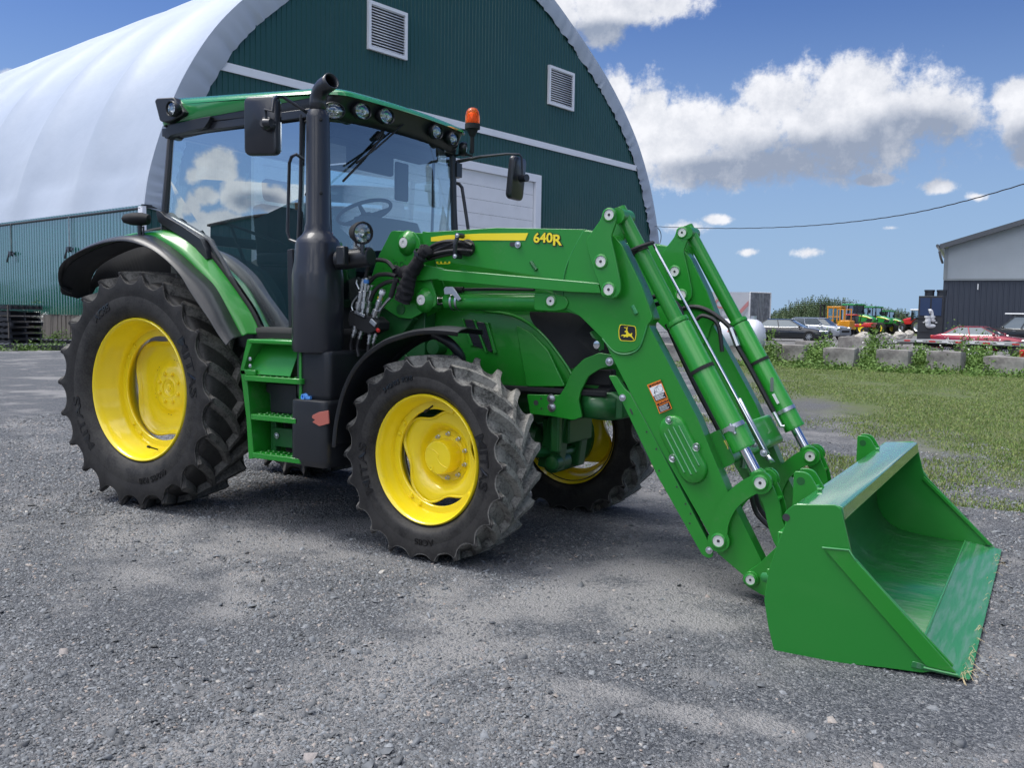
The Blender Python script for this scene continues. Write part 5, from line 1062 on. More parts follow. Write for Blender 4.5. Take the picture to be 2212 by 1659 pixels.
        # rail guard along the leg
        b=MB(); b.prism(rnd(guard,.012,3),s*.612,s*.606); g_=G('hose_guard',b,'green',A,bevel=.002); 
        b=MB(); gs=XZ(Y0-.006,(1328,815),(1350,843),(1360,850),(1400,922),(1538,1186)); 
        b.ring([[Vector((x,s*.606,z)) for x,z in gs],[Vector((x+.006,s*.575,z+.003)) for x,z in gs]],False); G('guard_lip',b,'green_dark',g_,solid=.004)
        b=MB()
        for x_,y_ in ((1345,859),(1532,1189)): q=P(x_,y_,-.612); boltm(b,Vector((q.x,s*.612,q.z)),(0,s,0),.012,.012)
        G('guard_bolt',b,'steel',g_)
        b=MB()
        for x_,y_ in ((1397,933),(1418,970),(1424,1017),(1462,1052),(1481,1089),(1492,1110),(1490,1131)): q=P(x_,y_,-.612); b.lathe((q.x,s*.6125,q.z),(0,s,0),[(.006,0),(.006,.001),(0,.001)],10)
        q=P(1364,889,-.612); b.tube([(q.x-.008,s*.612,q.z+.015),(q.x+.008,s*.612,q.z-.015)],.005,6); G('guard_hole',b,'interior',g_)
    # oval cover plate, near side
    c0=P(1455,929,-.60); c1=P(1498,1013,-.60); d=(c1-c0).normalized(); n_=Vector((-d.z,0,d.x)); w=.082
    def cap(c0,c1,w,n=14):
        o=[]
        a0=math.atan2(n_.z,n_.x)
        for k in range(n+1): a=a0+math.pi*k/n; o.append((c0.x+w*math.cos(a),c0.z+w*math.sin(a)))
        for k in range(n+1): a=a0+math.pi+math.pi*k/n; o.append((c1.x+w*math.cos(a),c1.z+w*math.sin(a)))
        return o
    if (Vector((math.cos(math.atan2(n_.z,n_.x)+math.pi/2),0,math.sin(math.atan2(n_.z,n_.x)+math.pi/2)))).dot(d)>0: n_=-n_
    b=MB(); lv=[[Vector((x,-yy,z)) for x,z in cap(c0,c1,w_)] for w_,yy in ((w,.600),(w,.606),(w*.93,.618),(w*.86,.622),(w*.2,.622))]; b.ring(lv,True,(False,True)); ov=G('oval_cover',b,'green',smooth=40)
    b=MB()
    for k,(a_,e_) in enumerate(((-.048,.05),(-.017,.0),(.015,.0),(.047,.05))):
        b.tube([(c0+d*(-.02+abs(a_)*.3)+n_*a_+Vector((0,-.022,0))),(c1+d*(.035-abs(a_)*.8)+n_*a_+Vector((0,-.022,0)))],.0065,8)
    G('cover_rib',b,'green_roof',ov)
    b=MB()
    for x_,y_ in ((1444.5,907.5),(1503.5,966),(1452.6,990)): q=P(x_,y_,-.625); b.lathe(q+Vector((0,.004,0)),NY,[(.022,0),(.022,.002),(.016,-.001)],16); boltm(b,q,NY,.008,.007)
    G('cover_bolt',b,'steel',ov)
    # cross tube with lettering
    ctr=Vector((4.215,0,.735)); a=math.atan2(c1.z-c0.z,c1.x-c0.x); Rm=Matrix.Rotation(-a,3,'Y')
    b=MB(); pl=rnd([(-.085,-.10),(.085,-.10),(.085,.10),(-.085,.10)],.03,4); ca,sa=math.cos(a+math.pi/2),math.sin(a+math.pi/2)
    b.prism([(ctr.x+x*math.cos(a+1.57)-z*math.sin(a+1.57),ctr.z+x*math.sin(a+1.57)+z*math.cos(a+1.57)) for x,z in pl],-.51,.51); ct=G('cross_tube',b,'green',bevel=0)
    ux=Vector((math.cos(a+1.57),0,math.sin(a+1.57)));     # across the leg, pointing up and forward
    if ux.x<0: ux=-ux
    uy=Vector((0,1,0)); upd=-d
    lettering('maker_lettering','JOHN DEERE',.055,ctr+ux*.088+Vector((0,-.335,0))+upd*.01,(0,1,0),upd,M['decal_yellow'],ct,.001,None,1.3,.0015)
    b=MB(); b.tube([(2.3,-.5,1.25),(2.3,.5,1.25)],.05,12) ; G('rear_cross_tube',b,'green_dark')
    # level rod
    r0=P(1408,522,-.47); r1=P(1597,870,-.47); r2=P(1655,985,-.47); b=MB(); b.tube([r0,r1],.0085,10); b.tube([r1,P(1653,975,-.47)],.0085,10); o=G('level_rod',b,'chrome',label='thin bright level indicator rod along the near bucket cylinder')
    dr=(r2-r1).normalized(); sd=Vector((-dr.z,0,dr.x)); b=MB(); b.add([r1+sd*.013-dr*.02,r1-sd*.013-dr*.02,r2-sd*.016,r2+sd*.016],[(0,1,2,3)]); b.add([r1+sd*.013-dr*.02,r2+sd*.016,r2+sd*.016+Vector((0,.02,0)),r1+sd*.013-dr*.02+Vector((0,.02,0))],[(0,1,2,3)]); b.add([r2-sd*.016,r2+sd*.016,r2+dr*.05+sd*.03,r2+dr*.045-sd*.0],[(0,1,2,3)]); G('rod_bracket',b,'steel',o,solid=.004)
    b=MB(); boltm(b,r2-dr*.02+Vector((0,-.012,0)),NY,.012,.012); boltm(b,P(1630,960,-.46),NY,.011,.012); G('bracket_bolt',b,'steel',o)
    b=MB(); b.tube(spline([P(1366,540,-.60),P(1385,532,-.63),P(1400,527,-.60),P(1410,524,-.5)],4),.012,6); G('rod_guide',b,'black_matte',o)
    # hoses inside the arms
    for k,pts in enumerate((((1400,650),(1420,640),(1460,655),(1475,690),(1470,720)),((1395,668),(1430,655),(1450,680)),((1505,690),(1520,682),(1550,700),(1560,760)),((1440,700),(1500,830),(1570,960)),((1622,1070),(1635,1110),(1665,1140),(1690,1155)),((1630,1065),(1645,1105),(1675,1135),(1700,1152)),((1500,780),(1540,850),(1590,930)))):
        yy=(-.40,-.38,.42,-.42,-.35,-.30,-.3)[k]; b=MB(); b.tube(spline([P(x,y,yy) for x,y in pts],8),.014,8); G('hydraulic_hose',b,'hose')
    b=MB(); b.tube([P(1605,1010,-.38),P(1610,985,-.38)],.02,8); b.tube([P(1622,965,-.38),P(1625,950,-.38)],.014,8); G('hose_fitting',b,'steel')
    # decals
    yy=-.6035
    st=XZ(yy,(931,512),(960,508),(1040,504),(1141,503),(1134,519),(1040,518.5),(931,521)); b=MB(); b.prism(st,-.6035,-.600); G('yellow_stripe',b,'decal_yellow',smooth=0)
    for i,(ch,x_,y_,sz) in enumerate((('640',1173,514.5,.078),('R',1203,519.5,.088))):
        q=P(x_,y_,-.6045); 
        lettering('number_decal',ch,sz,q+Vector((.001,.0012,-.001)),(1,0,-.02),(0,0,1),M['decal_black'],TR,.0006,None,1.12,.006)
        lettering('number_decal',ch,sz,q+Vector((0,-.0008,0)),(1,0,-.02),(0,0,1),M['decal_yellow'],TR,.0006,None,1.12,.002)
    # small script badge on the rear of the arm
    b=MB()
    for x_ in (942,950,959,968): q=P(x_,566.5,-.62); b.box((q.x,-.6065,q.z),(.013,.002,.012)); 
    q=P(955,569,-.62); b.box((q.x,-.6065,q.z),(.09,.002,.004)); G('script_badge',b,'decal_yellow')
    # slot and stripe bolt
    b=MB(); q=P(1110,527,-.605); b.prism(rnd([(q.x-.03,q.z-.013),(q.x+.035,q.z-.013),(q.x+.035,q.z+.013),(q.x-.03,q.z+.013)],.012),-.605,-.600); o=G('slot_plate',b,'interior'); b=MB(); q=P(1119,528,-.607); boltm(b,q,NY,.012,.01); G('slot_bolt',b,'steel',o)
    # hoses leaving the arm through the oval port, nylon sleeve
    b=MB(); c=P(1011,535,-.603); b.lathe(c,NY,[(.052,0),(.052,.005),(.044,.008),(.040,.001),(0,.001)],28); b.v=[((x-c.x)*(1.35 if x<c.x else 1.)+c.x,y,z) for x,y,z in b.v]; port=G('hose_port',b,'interior')
    for k,pts in enumerate((((915,546),(940,528),(970,521),(1005,524),(1020,530)),((915,550),(945,533),(975,527),(1008,531),(1022,534)),((918,552),(950,538),(980,533),(1010,536),(1024,538)),((922,552),(960,543),(990,540),(1010,541),(1022,543)),((930,547),(955,535),(985,524),(1010,528),(1020,531)),((925,560),(950,553),(990,545),(1010,546),(1018,546)))):
        b=MB(); b.tube(spline([P(x,y,-.66+.008*(k%3)+(i>2)*.03) for i,(x,y) in enumerate(pts)],6),.0125,8); G('hydraulic_hose',b,'hose')
    b=MB(); 
    for y_ in (508,553): q=P(988 if y_<520 else 983,y_,-.69); b.lathe(q,NY,[(.016,-.06),(.016,.006),(.006,.01),(0,.01)],12)
    q0=P(988,511,-.69); q1=P(983,550,-.69); b.tube([q0,(q0+q1)/2+Vector((0,-.012,0)),q1],.014,8); cl=G('hose_clip',b,'black_satin')
    b=MB(); 
    for x_,y_ in ((988,508),(983,553)): boltm(b,P(x_,y_,-.703),NY,.008,.006)
    G('clip_bolt',b,'steel',cl)
    def sleeve(pts,rs,yy,name='nylon_sleeve'):
        c_=spline([P(x,y,yy) for x,y in pts],14); n=len(c_); r_=[np.interp(i/(n-1),[k/(len(rs)-1) for k in range(len(rs))],rs)*(1+.05*math.sin(i*.9)+.03*random.uniform(-1,1)) for i in range(n)]
        b=MB(); loops=[]; up=None
        b.tube(c_,r_,22); b.v=[tuple(Vector(v)+noise.noise_vector(Vector((v[0]*22,v[1]*22,v[2]*9)))*.016+noise.noise_vector(Vector(v)*55)*.005) for v in b.v]
        return G(name,b,'cloth',smooth=60)
    sl=sleeve(((924,537),(912,548),(900,568),(886,595),(877,622),(868,650)),[.034,.040,.040,.050,.056,.056],-.70)
    sleeve(((892,585),(872,588),(862,585),(852,580)),[.045,.04,.03,.024],-.70)
    b=MB(); q=P(910,551,-.70); b.lathe(q,(-.7,0,-.7),[(.05,-.008),(.054,-.008),(.054,.008),(.05,.008)],20); b.box(q+Vector((.0,-.05,0)),(.03,.012,.02)); G('sleeve_buckle',b,'black_satin',sl)
    # coupler block
    def pp(x,y,yy=-.74): return P(x,y,yy)
    b=MB(); pts=XZ(-.74,(762,675),(770,670),(794,682),(812,684),(826,696),(824,712),(805,722),(790,716),(762,704),(760,690)); b.prism(pts,-.78,-.66); cb=G('coupler_block',b,'black_matte',bevel=.006,label='black hydraulic coupler block with steel quick couplings')
    def coup(x0,y0,x1,y1,r0,band=None):
        a=pp(x0,y0,-.72-random.uniform(0,.05)); c=pp(x1,y1,a.y); d=(c-a); L_=d.length; d.normalize(); b=MB()
        b.lathe(a,d,[(0,0),(r0*.7,0),(r0*.7,L_*.12),(r0*1.25,L_*.13),(r0*1.25,L_*.30),(r0*.85,L_*.32),(r0*.85,L_*.45),(r0*1.1,L_*.46),(r0*1.1,L_*.62),(r0*.75,L_*.64),(r0*.75,L_*.8),(r0,L_*.81),(r0*.9,L_),(0,L_)],12); o=G('quick_coupling',b,'steel',cb,smooth=30)
        if band: b=MB(); b.lathe(a+d*L_*.9,d,[(r0*1.1,-.012),(r0*1.15,-.01),(r0*1.15,.01),(r0*1.1,.012)],14); G('colour_band',b,band,o)
    coup(771,676,786,603,.018); coup(783,676,792,600,.016,'blue_cap'); coup(778,672,797,615,.017); coup(792,683,803,616,.018,'green'); coup(806,688,828,625,.017,'decal_white'); coup(812,690,822,640,.015,'decal_yellow'); coup(770,700,762,728,.016); coup(784,706,776,732,.016); coup(800,720,796,744,.015); coup(812,720,806,742,.013)
    b=MB(); b.tube(spline([pp(772,640),pp(764,650),pp(760,662),pp(764,674)],5),.006,6); b.tube([pp(776,625),pp(770,612),pp(771,604)],.006,6); b.tube(spline([pp(812,694),pp(820,672),pp(832,655),pp(846,640)],6),.011,8); b.tube(spline([pp(762,668),pp(757,680),pp(760,700)],4),.007,6); ch=G('release_lever',b,'steel',cb); b=MB(); b.tube([pp(844,642),pp(852,615),pp(856,600)],.017,10); G('lever_grip',b,'black_matte',ch)
    b=MB(); q=pp(817,714,-.80); b.lathe(q,(.6,-.5,-.2),[(.012,-.02),(.014,0),(.010,.012),(0,.014)],14); G('red_cap',b,'red',cb)
    b=MB(); b.box(pp(806,697,-.79),(.055,.01,.03),Matrix.Rotation(.6,3,'Y')); b.box(pp(777,678,-.79),(.09,.01,.02),Matrix.Rotation(.3,3,'Y')); G('name_plate',b,'steel',cb,bevel=.002)
    # red couplings hoses
    for k,pts in enumerate((((790,603),(796,578),(812,562),(836,565),(852,582)),((797,612),(812,596),(835,592),(856,596)),((800,650),(812,625),(835,610),(860,606)),((762,728),(758,745),(760,765)),((776,732),(772,750),(775,770)),((797,744),(796,760),(800,775)),((808,742),(808,758),(812,770)))):
        b=MB(); b.tube(spline([P(x,y,-.74) for x,y in pts],8),.014,8); G('hydraulic_hose',b,'hose')
    # warning decals
    def quad(pts,mat,name,yy,par=None): 
        b=MB(); b.prism(XZ(yy,*pts),yy,yy+.0012); return G(name,b,mat,par,smooth=0)
    D0=(1397.8,831.3);D1=(1426.6,820.4);D2=(1444.3,860.5);D3=(1415.3,871)
    def bil(u,v,A,B,C,D): return ((A[0]*(1-u)+B[0]*u)*(1-v)+(D[0]*(1-u)+C[0]*u)*v,(A[1]*(1-u)+B[1]*u)*(1-v)+(D[1]*(1-u)+C[1]*u)*v)
    for nm,(A,B,C,D),kind in (('warning_decal',((1397.5,831.5),(1426.6,820.2),(1442.7,859.4),(1415.5,870)),0),('warning_decal',((1415.8,871.2),(1443,860.5),(1451.7,882.5),(1424.7,893.8)),1)):
        q=lambda u0,v0,u1,v1: (bil(u0,v0,A,B,C,D),bil(u1,v0,A,B,C,D),bil(u1,v1,A,B,C,D),bil(u0,v1,A,B,C,D))
        o=quad(q(0,0,1,1),'decal_orange',nm,-.6090)
        if kind==0: quad(q(.06,.2,.94,.66),'decal_white','picture_field',-.6098,o); quad(q(.06,.66,.94,.96),'decal_black','text_field',-.6098,o)
        else: quad(q(.06,.36,.94,.94),'decal_black','text_field',-.6098,o)
        c=bil(.56,.11 if kind==0 else .19,A,B,C,D); pa=P(*bil(0,.5,A,B,C,D),-.61); pb=P(*bil(1,.5,A,B,C,D),-.61); pc=P(*bil(.5,0,A,B,C,D),-.61); pd=P(*bil(.5,1,A,B,C,D),-.61)
        lettering('warning_word','WARNING',.0165,P(*c,-.6100),(pb-pa),(pc-pd),M['decal_black'],o,.0003,None,1.05,.0006)
        c=bil(.16,.12 if kind==0 else .19,A,B,C,D); b=MB(); x,z=XZ(-.61,c)[0]; b.prism([(x-.008,z-.004),(x+.008,z-.007),(x+.003,z+.009)],-.6105,-.6095); G('warning_triangle',b,'decal_black',o,smooth=0)
        b=MB()
        for j in range(5 if kind else 4):
            v0=(.44+.10*j) if kind else (.70+.06*j); e=.85-.2*((j*37)%3)/3; a0=XZ(-.61,bil(.12,v0,A,B,C,D),bil(e,v0,A,B,C,D),bil(e,v0+.03,A,B,C,D),bil(.12,v0+.03,A,B,C,D)); b.prism(a0,-.6106,-.6098)
        G('text_line',b,'decal_white',o,smooth=0)
        if kind==0:
            b=MB(); a0=[P(*bil(u,v,A,B,C,D),-.6102) for u,v in ((.22,.55),(.3,.45),(.33,.35),(.3,.45),(.42,.5),(.3,.45),(.25,.62))]; b.tube(a0,.0016,4); c_=P(*bil(.68,.42,A,B,C,D),-.6102); b.tube([c_+Vector((.02*math.cos(t),0,.02*math.sin(t))) for t in [k*.5 for k in range(14)]],.0008,4); b.tube([P(*bil(u,v,A,B,C,D),-.6102) for u,v in ((.35,.3),(.6,.28),(.62,.5))],.0008,4); G('pictogram',b,'decal_black',o)
    # leaping deer badge
    def bq(x,y): return (1217.8+x*.3011,405.9+y*.3011)
    sh=[bq(*p) for p in ((402,982),(415,979),(500,989),(514,993),(518,1005),(522,1050),(513,1095),(490,1102),(408,1096),(396,1075),(393,1020))]
    b=MB(); pl=rnd(XZ(-.608,*sh),.006,3); b.prism(pl,-.6095,-.607); o=G('deer_badge',b,'decal_yellow',smooth=0)
    cx=sum(p[0] for p in pl)/len(pl); cz=sum(p[1] for p in pl)/len(pl); b=MB(); b.prism([(cx+(x-cx)*.92,cz+(z-cz)*.92) for x,z in pl],-.6102,-.609); G('badge_field',b,'decal_black',o,smooth=0)
    dz=[(440,1036),(436,1028),(441,1024),(447,1022),(450,1016),(446,1008),(434,1003),(432,996),(438,1001),(446,1003),(443,994),(449,1001),(451,1008),(455,1003),(454,993),(459,1000),(458,1009),(455,1018),(458,1024),(462,1036),(470,1044),(482,1046),(489,1038),(491,1046),(488,1056),(490,1064),(500,1078),(505,1092),(498,1084),(484,1070),(478,1066),(464,1064),(458,1072),(452,1070),(440,1066),(434,1072),(428,1070),(434,1064),(424,1060),(414,1060),(408,1066),(413,1056),(424,1052),(436,1052),(446,1050),(448,1040),(446,1034)]
    b=MB(); b.prism(XZ(-.6105,*[bq(*p) for p in dz]),-.6112,-.6100); G('deer_emblem',b,'decal_yellow',o,smooth=0)
loader()
# ------------------------------------------------------------------ bucket
def bucket():
    HW=1.25; def_=None
    side=[(4.829,.645),(5.005,.665),(5.03,.650),(5.083,.455),(5.50,.035),(5.385,-.005),(5.24,-.015),(5.10,-.030),(4.90,-.042),(4.765,-.036),(4.735,.07),(4.712,.19),(4.73,.34),(4.77,.48),(4.80,.565),(4.79,.578),(4.787,.60),(4.80,.618)]
    prof=[(5.02,.640),(4.90,.60),(4.835,.52),(4.80,.42),(4.79,.31),(4.80,.21),(4.85,.12),(4.93,.065),(5.05,.04),(5.2,.03),(5.37,.024)]
    pr=[(v.x,v.y) for v in spline([Vector((a,c,0)) for a,c in prof],5)]
    b=MB(); b.ring([[Vector((x,-HW+.01,z)) for x,z in pr],[Vector((x,HW-.01,z)) for x,z in pr]],False); sh=b.build('bucket',M['bucket_in'],TR,smooth=60,solid=.010,label='wide green loader bucket resting on the gravel')
    for s in (-1,1):
        b=MB(); b.prism(rnd(side,.008,2),s*HW,s*(HW-.014)); G('side_plate',b,'bucket_side',sh,bevel=.002)
        t=[(4.965,.470),(5.072,.475),(5.10,.435),(5.515,.025),(5.40,.030)] ; b=MB(); b.prism(rnd(t,.006,2),s*(HW+.012),s*HW); b.prism(rnd([(5.085,.44),(5.50,.045),(5.49,.03),(5.075,.42)],.002,2),s*(HW-.014),s*(HW-.030)); G('side_cutter',b,'green',sh,bevel=.002)
        b=MB(); b.tube([(4.96,s*(HW+.012),.472),(5.072,s*(HW+.012),.477),(5.10,s*(HW+.010),.435)],.005,6); b.tube([(5.39,s*(HW+.008),.022),(5.52,s*(HW+.008),.018)],.006,6); G('weld_seam',b,'weld',sh)
    b=MB(); b.prism([(4.835,.648),(5.02,.662),(5.035,.655),(5.045,.60),(5.035,.60),(5.02,.640),(4.84,.628)],-HW+.012,HW-.012); G('top_rail',b,'rail',sh,bevel=.003)
    b=MB(); b.add([(5.03,-HW+.012,.657),(5.03,HW-.012,.657),(5.045,HW-.012,.600),(5.045,-HW+.012,.600)],[(0,1,2,3)]); G('rail_lip',b,'green',sh)
    b=MB(); b.prism([(5.34,.012),(5.56,.004),(5.565,.008),(5.36,.038),(5.345,.038)],-HW-.005,HW+.005); ed=b.build('cutting_edge',M['edge_worn'],sh,bevel=.002)
    for k in range(14):
        y=-HW+.15+k*(2*HW-.3)/13; q=5.44; b=MB(); b.box((q,y,.0235),(.008,.028,.003)); G('edge_slot',b,'interior',ed)
    b=MB(); b.tube([(5.352,-HW+.02,.040),(5.352,HW-.02,.040)],.006,6); G('edge_weld',b,'weld',ed)
    # hook plates and back structure
    for yc in (-.82,.82):
        for dy in (-.055,.055):
            pl=rnd([(4.735,.56),(4.735,.735),(4.805,.735),(4.86,.645),(4.86,.60),(4.80,.56)],[.003,.016,.03,.004,.004,.004],4); b=MB(); b.prism(pl,yc+dy-.008,yc+dy+.008); o=G('hook_plate',b,'green',sh,bevel=.003)
            b=MB(); b.lathe((4.770,yc+dy-.0085,.690),NY,[(.020,0),(.020,.0006),(0,.0006)],20); G('hook_hole',b,'green_dark',o)
        b=MB(); b.tube([(4.83,yc-.06,.655),(4.83,yc+.06,.655)],.010,6); b.tube([(4.87,yc-.055,.66),(4.80,yc-.055,.655)],.008,6); G('weld_seam',b,'weld',sh)
        b=MB(); b.box((4.70,yc,.22),(.06,.14,.42)); G('back_rib',b,'green',sh,bevel=.006)
    b=MB(); b.box((4.68,0,.40),(.07,1.3,.10)); b.box((4.62,0,.12),(.12,1.3,.10)); 
    for s in (-1,1): b.box((4.67,s*.50,.28),(.06,.03,.34)); b.box((4.67,s*.62,.28),(.06,.02,.34))
    G('quick_hitch_frame',b,'green',sh,bevel=.006)
    b=MB(); b.lathe((4.797,-HW-.0005,.583),NY,[(.017,0),(.017,.0008),(0,.0008)],20); G('side_hole',b,'interior',sh)
    # dry grass caught under the edge
    rr=random.Random(5)
    for k in range(46):
        y=rr.choice([rr.uniform(-1.3,-.9),rr.uniform(-1.3,1.2)]); x=5.54+rr.uniform(-.02,.01); L_=rr.uniform(.02,.07)*(2.2 if y<-1.15 and k%5==0 else 1); a=rr.uniform(-1.2,1.2); b=MB()
        d=Vector((math.cos(a),math.sin(a)*.9-.3*(y<-1),0)); b.tube([Vector((x,y,.006)),Vector((x,y,.012))+d*L_*.5+Vector((0,0,rr.uniform(0,.02))),Vector((x,y,.002))+d*L_],.0011,3,False); 
        STRAW.append(b)
    b=MB(); 
    for q in STRAW: b.add(q.v,q.f)
    o=b.build('dry_straw',M['straw'],smooth=0); o['kind']='stuff'; tag(o,'wisps of dry grass caught under the bucket cutting edge','straw')
STRAW=[]
def bucket_mats():
    t=MT('bucket_inside_paint'); g=t.noise(9,7,.7); f=t.noise(1.6,5,.65); st=t.n('ShaderNodeMapping',{0:t.tc(),3:(3.,14.,3.)}).outputs[0]; h=t.noise(2.2,6,.7,vec=st)
    s=t.n('ShaderNodeSeparateXYZ',{0:t.tc()}); 
    d=t.math('MULTIPLY',t.mr(t.math('ADD',t.math('MULTIPLY',h,.6),t.math('MULTIPLY',f,.4)),.46,.68),.45)
    M['bucket_in']=t.set(col=t.mix(d,(.012,.185,.032),(.17,.25,.19)),rough=t.math('ADD',.30,t.math('MULTIPLY',d,.4)),coat=.35,crough=.15)
    t=MT('bucket_side_paint'); g=t.noise(22,6,.7); f=t.noise(2.6,5,.65); k=t.math('MULTIPLY',t.mr(t.math('ADD',t.math('MULTIPLY',g,.45),t.math('MULTIPLY',f,.55)),.60,.74),.22)
    M['bucket_side']=t.set(col=t.mix(k,(.016,.215,.026),(.13,.27,.13)),rough=t.math('ADD',.32,t.math('MULTIPLY',k,.6)),coat=.4,crough=.1,nor=t.bump(t.noise(70,2),.04,.002))
    M['rail']=paint('glossy_green_rail',(.016,.19,.05),.14,1.,.03); M['rail'].node_tree.nodes['Principled BSDF'].inputs['Coat IOR'].default_value=1.9
    M['lip']=paint('worn_galvanised_lip',(.05,.22,.08),.4,.2,.5,dcol=(.20,.27,.20),sc=9,lo=.45,hi=.6)
    t=MT('worn_cutting_edge'); f=t.noise(7,6,.7); M['edge_worn']=t.set(col=t.mix(t.mr(t.noise(3.,5,.6,vec=t.n('ShaderNodeMapping',{0:t.tc(),3:(14.,1.,3.)}).outputs[0]),.42,.66),(.02,.17,.045),(.08,.19,.11)),rough=.34,coat=.3)
bucket_mats(); bucket()
# ------------------------------------------------------------------ background things, each built round its own base
def at(x,y,z=0.): q=PZ(x,y,z); return Vector((q.x,q.y,z))
def face(p,deg): return math.atan2(CP.y-p.y,CP.x-p.x)+R(deg)     # heading measured from the line to the camera
def bb_(name,b,mat,parent,**k): return b.build(name,mat,parent,**k)
def make_car(label,cat,col,loc,rz,L=4.75,Wd=1.82,H=1.45,kind='sedan',group=None,rough=.25):
    o=empty(cat.replace(' ','_') if cat!='car' else 'parked_car',(0,0,0),label,cat,group,local=True)
    mt=paint('car_paint_'+label.split()[0],col,rough,1.,.05,metal=.3)
    hw=Wd/2; h=L/2
    if kind=='sedan': S=[(-h,.42,.62,.80),(-h+.05,.25,.86,.88),(-h+.45,.2,.98,.97),(-h+.95,.18,1.0,1.),(0,.17,.95,1.),(h-1.35,.18,.93,.99),(h-.6,.2,.84,.94),(h-.15,.22,.70,.82),(h,.30,.55,.66)]
    else: S=[(-h,.42,.75,.86),(-h+.05,.28,1.0,.93),(-h+.4,.24,1.08,.98),(0,.24,1.06,1.),(h-1.25,.24,1.05,.99),(h-.5,.26,1.0,.95),(h-.12,.28,.90,.86),(h,.36,.66,.78)]
    if kind=='pickup': S=[(-h,.5,.85,.95),(-h+.05,.42,1.12,1.),(-.9,.36,1.12,1.),(.9,.36,1.14,1.),(h-1.3,.36,1.16,1.),(h-.3,.4,1.10,.96),(h,.45,.8,.88)]
    b=MB(); loops=[]
    for x,z0,z1,w in S:
        w*=hw; m_=(z0+z1)/2; a=[(w*.86,z0),(w*.98,z0+.06),(w,m_),(w*.975,z1-.08),(w*.90,z1-.02),(w*.55,z1+.01),(0,z1+.02)]; loops.append([Vector((x,-y,z)) for y,z in a]+[Vector((x,y,z)) for y,z in a[-2::-1]])
    b.ring(loops,True,(True,True)); bb_('body',b,mt,o,smooth=45)
    zb=(.93 if kind=='sedan' else 1.04)+(.08 if kind=='pickup' else 0)
    if kind=='sedan': base=(-h+.62,h-1.32); top=(-h+1.35,h-2.2)
    elif kind=='suv': base=(-h+.12,h-1.25); top=(-h+.42,h-1.95)
    else: base=(-.95,1.25); top=(-.75,.55)
    def gh(sx,k0,k1,z0,z1,inset=0): return [[Vector((base[0]-.0,-k0,z0)),Vector((base[1],-k0*.93,z0)),Vector((base[1]+.06,0,z0)),Vector((base[1],k0*.93,z0)),Vector((base[0],k0,z0))],[Vector((top[0],-k1,z1)),Vector((top[1],-k1*.95,z1)),Vector((top[1]+.05,0,z1)),Vector((top[1],k1*.95,z1)),Vector((top[0],k1,z1))]]
    b=MB(); b.ring(gh(0,hw*.93,hw*.74,zb-.02,H-.06),True,(False,True)); bb_('window_band',b,M['car_glass'],o,smooth=0)
    b=MB(); t0,t1=top; pl=rnd([(t0-.06,-hw*.75),(t1+.04,-hw*.71),(t1+.10,0),(t1+.04,hw*.71),(t0-.06,hw*.75)],.15); b.ring([[Vector((x,y,H-.075)) for x,y in pl],[Vector((x,y,H-.045)) for x,y in pl],[Vector((t0+(x-t0)*.9+.08,y*.8,H-.005)) for x,y in pl],[Vector(((t0+t1)/2+(x-(t0+t1)/2)*.4,y*.3,H)) for x,y in pl]],True,(False,True)); bb_('roof',b,mt,o,smooth=60)
    pm=mt
    for s in (-1,1):
        b=MB(); k0=hw*.94; k1=hw*.75
        for xb,xt,w in ((base[0],top[0],.10),(base[1]-.02,top[1],.05),((base[0]+base[1])/2-.02,(top[0]+top[1])/2-.08,.05)): b.add([(xb-w/2,s*k0,zb),(xb+w/2,s*k0,zb),(xt+w/2,s*k1,H-.06),(xt-w/2,s*k1,H-.06)],[(0,1,2,3)])
        bb_('pillar',b,pm,o,smooth=0,solid=.015)
        b=MB(); b.tube([Vector((base[0],s*k0,zb+.01)),Vector((base[1],s*k0*.95,zb+.01))],.012,5); bb_('belt_trim',b,M['steel'],o)
        b=MB(); b.box((base[1]-.22,s*(hw+.06),zb+.06),(.14,.16,.12)); bb_('side_mirror',b,mt,o,bevel=.03)
        b=MB(); b.box((h-.16,s*hw*.66,.68 if kind=='sedan' else .86),(.34,.30,.13)); bb_('headlight',b,M['lampglass'],o,bevel=.04)
        b=MB(); b.box((-h+.10,s*hw*.72,.82 if kind=='sedan' else .98),(.16,.30,.14)); bb_('tail_light',b,M['red'],o,bevel=.03)
        b=MB(); b.box((-.55,s*(hw+.0),zb-.12),(.15,.03,.025)); b.box((.45,s*(hw+.0),zb-.12),(.15,.03,.025)); bb_('door_handle',b,M['steel'],o)
        r=.33 if kind!='pickup' else .40
        for x in (-h+.95,h-.92):
            b=MB(); b.lathe((x,s*(hw-.20),r),(0,s,0),[(r+.065,.0),(r+.065,.205),(r-.02,.207),(r-.02,0)],28); bb_('wheel_arch',b,M['black_matte'],o)
            b=MB(); b.lathe((x,s*(hw-.2),r),(0,s,0),[(r*.7,.0),(r*.97,.01),(r,.04),(r,.17),(r*.96,.21),(r*.70,.215)],32); w_=bb_('wheel',b,M['black_matte'],o,smooth=50)
            b=MB(); b.lathe((x,s*(hw-.2),r),(0,s,0),[(r*.70,.212),(r*.66,.20),(r*.62,.17),(r*.2,.18),(.0,.20)],24)
            rm=bb_('rim',b,M['black_satin'],w_); b=MB()
            for k in range(10): a=k*.628; b.box((x+math.cos(a)*r*.36,s*(hw+.005),r+math.sin(a)*r*.36),(r*.58,.02,.03),Matrix.Rotation(-a,3,'Y'))
            bb_('spoke',b,M['steel'],w_)
    b=MB(); b.box((h-.02,0,.48 if kind=='sedan' else .62),(.06,1.0,.16)); bb_('grille',b,M['black_matte'],o,bevel=.02)
    o.location=loc; o.rotation_euler=(0,0,rz); return o
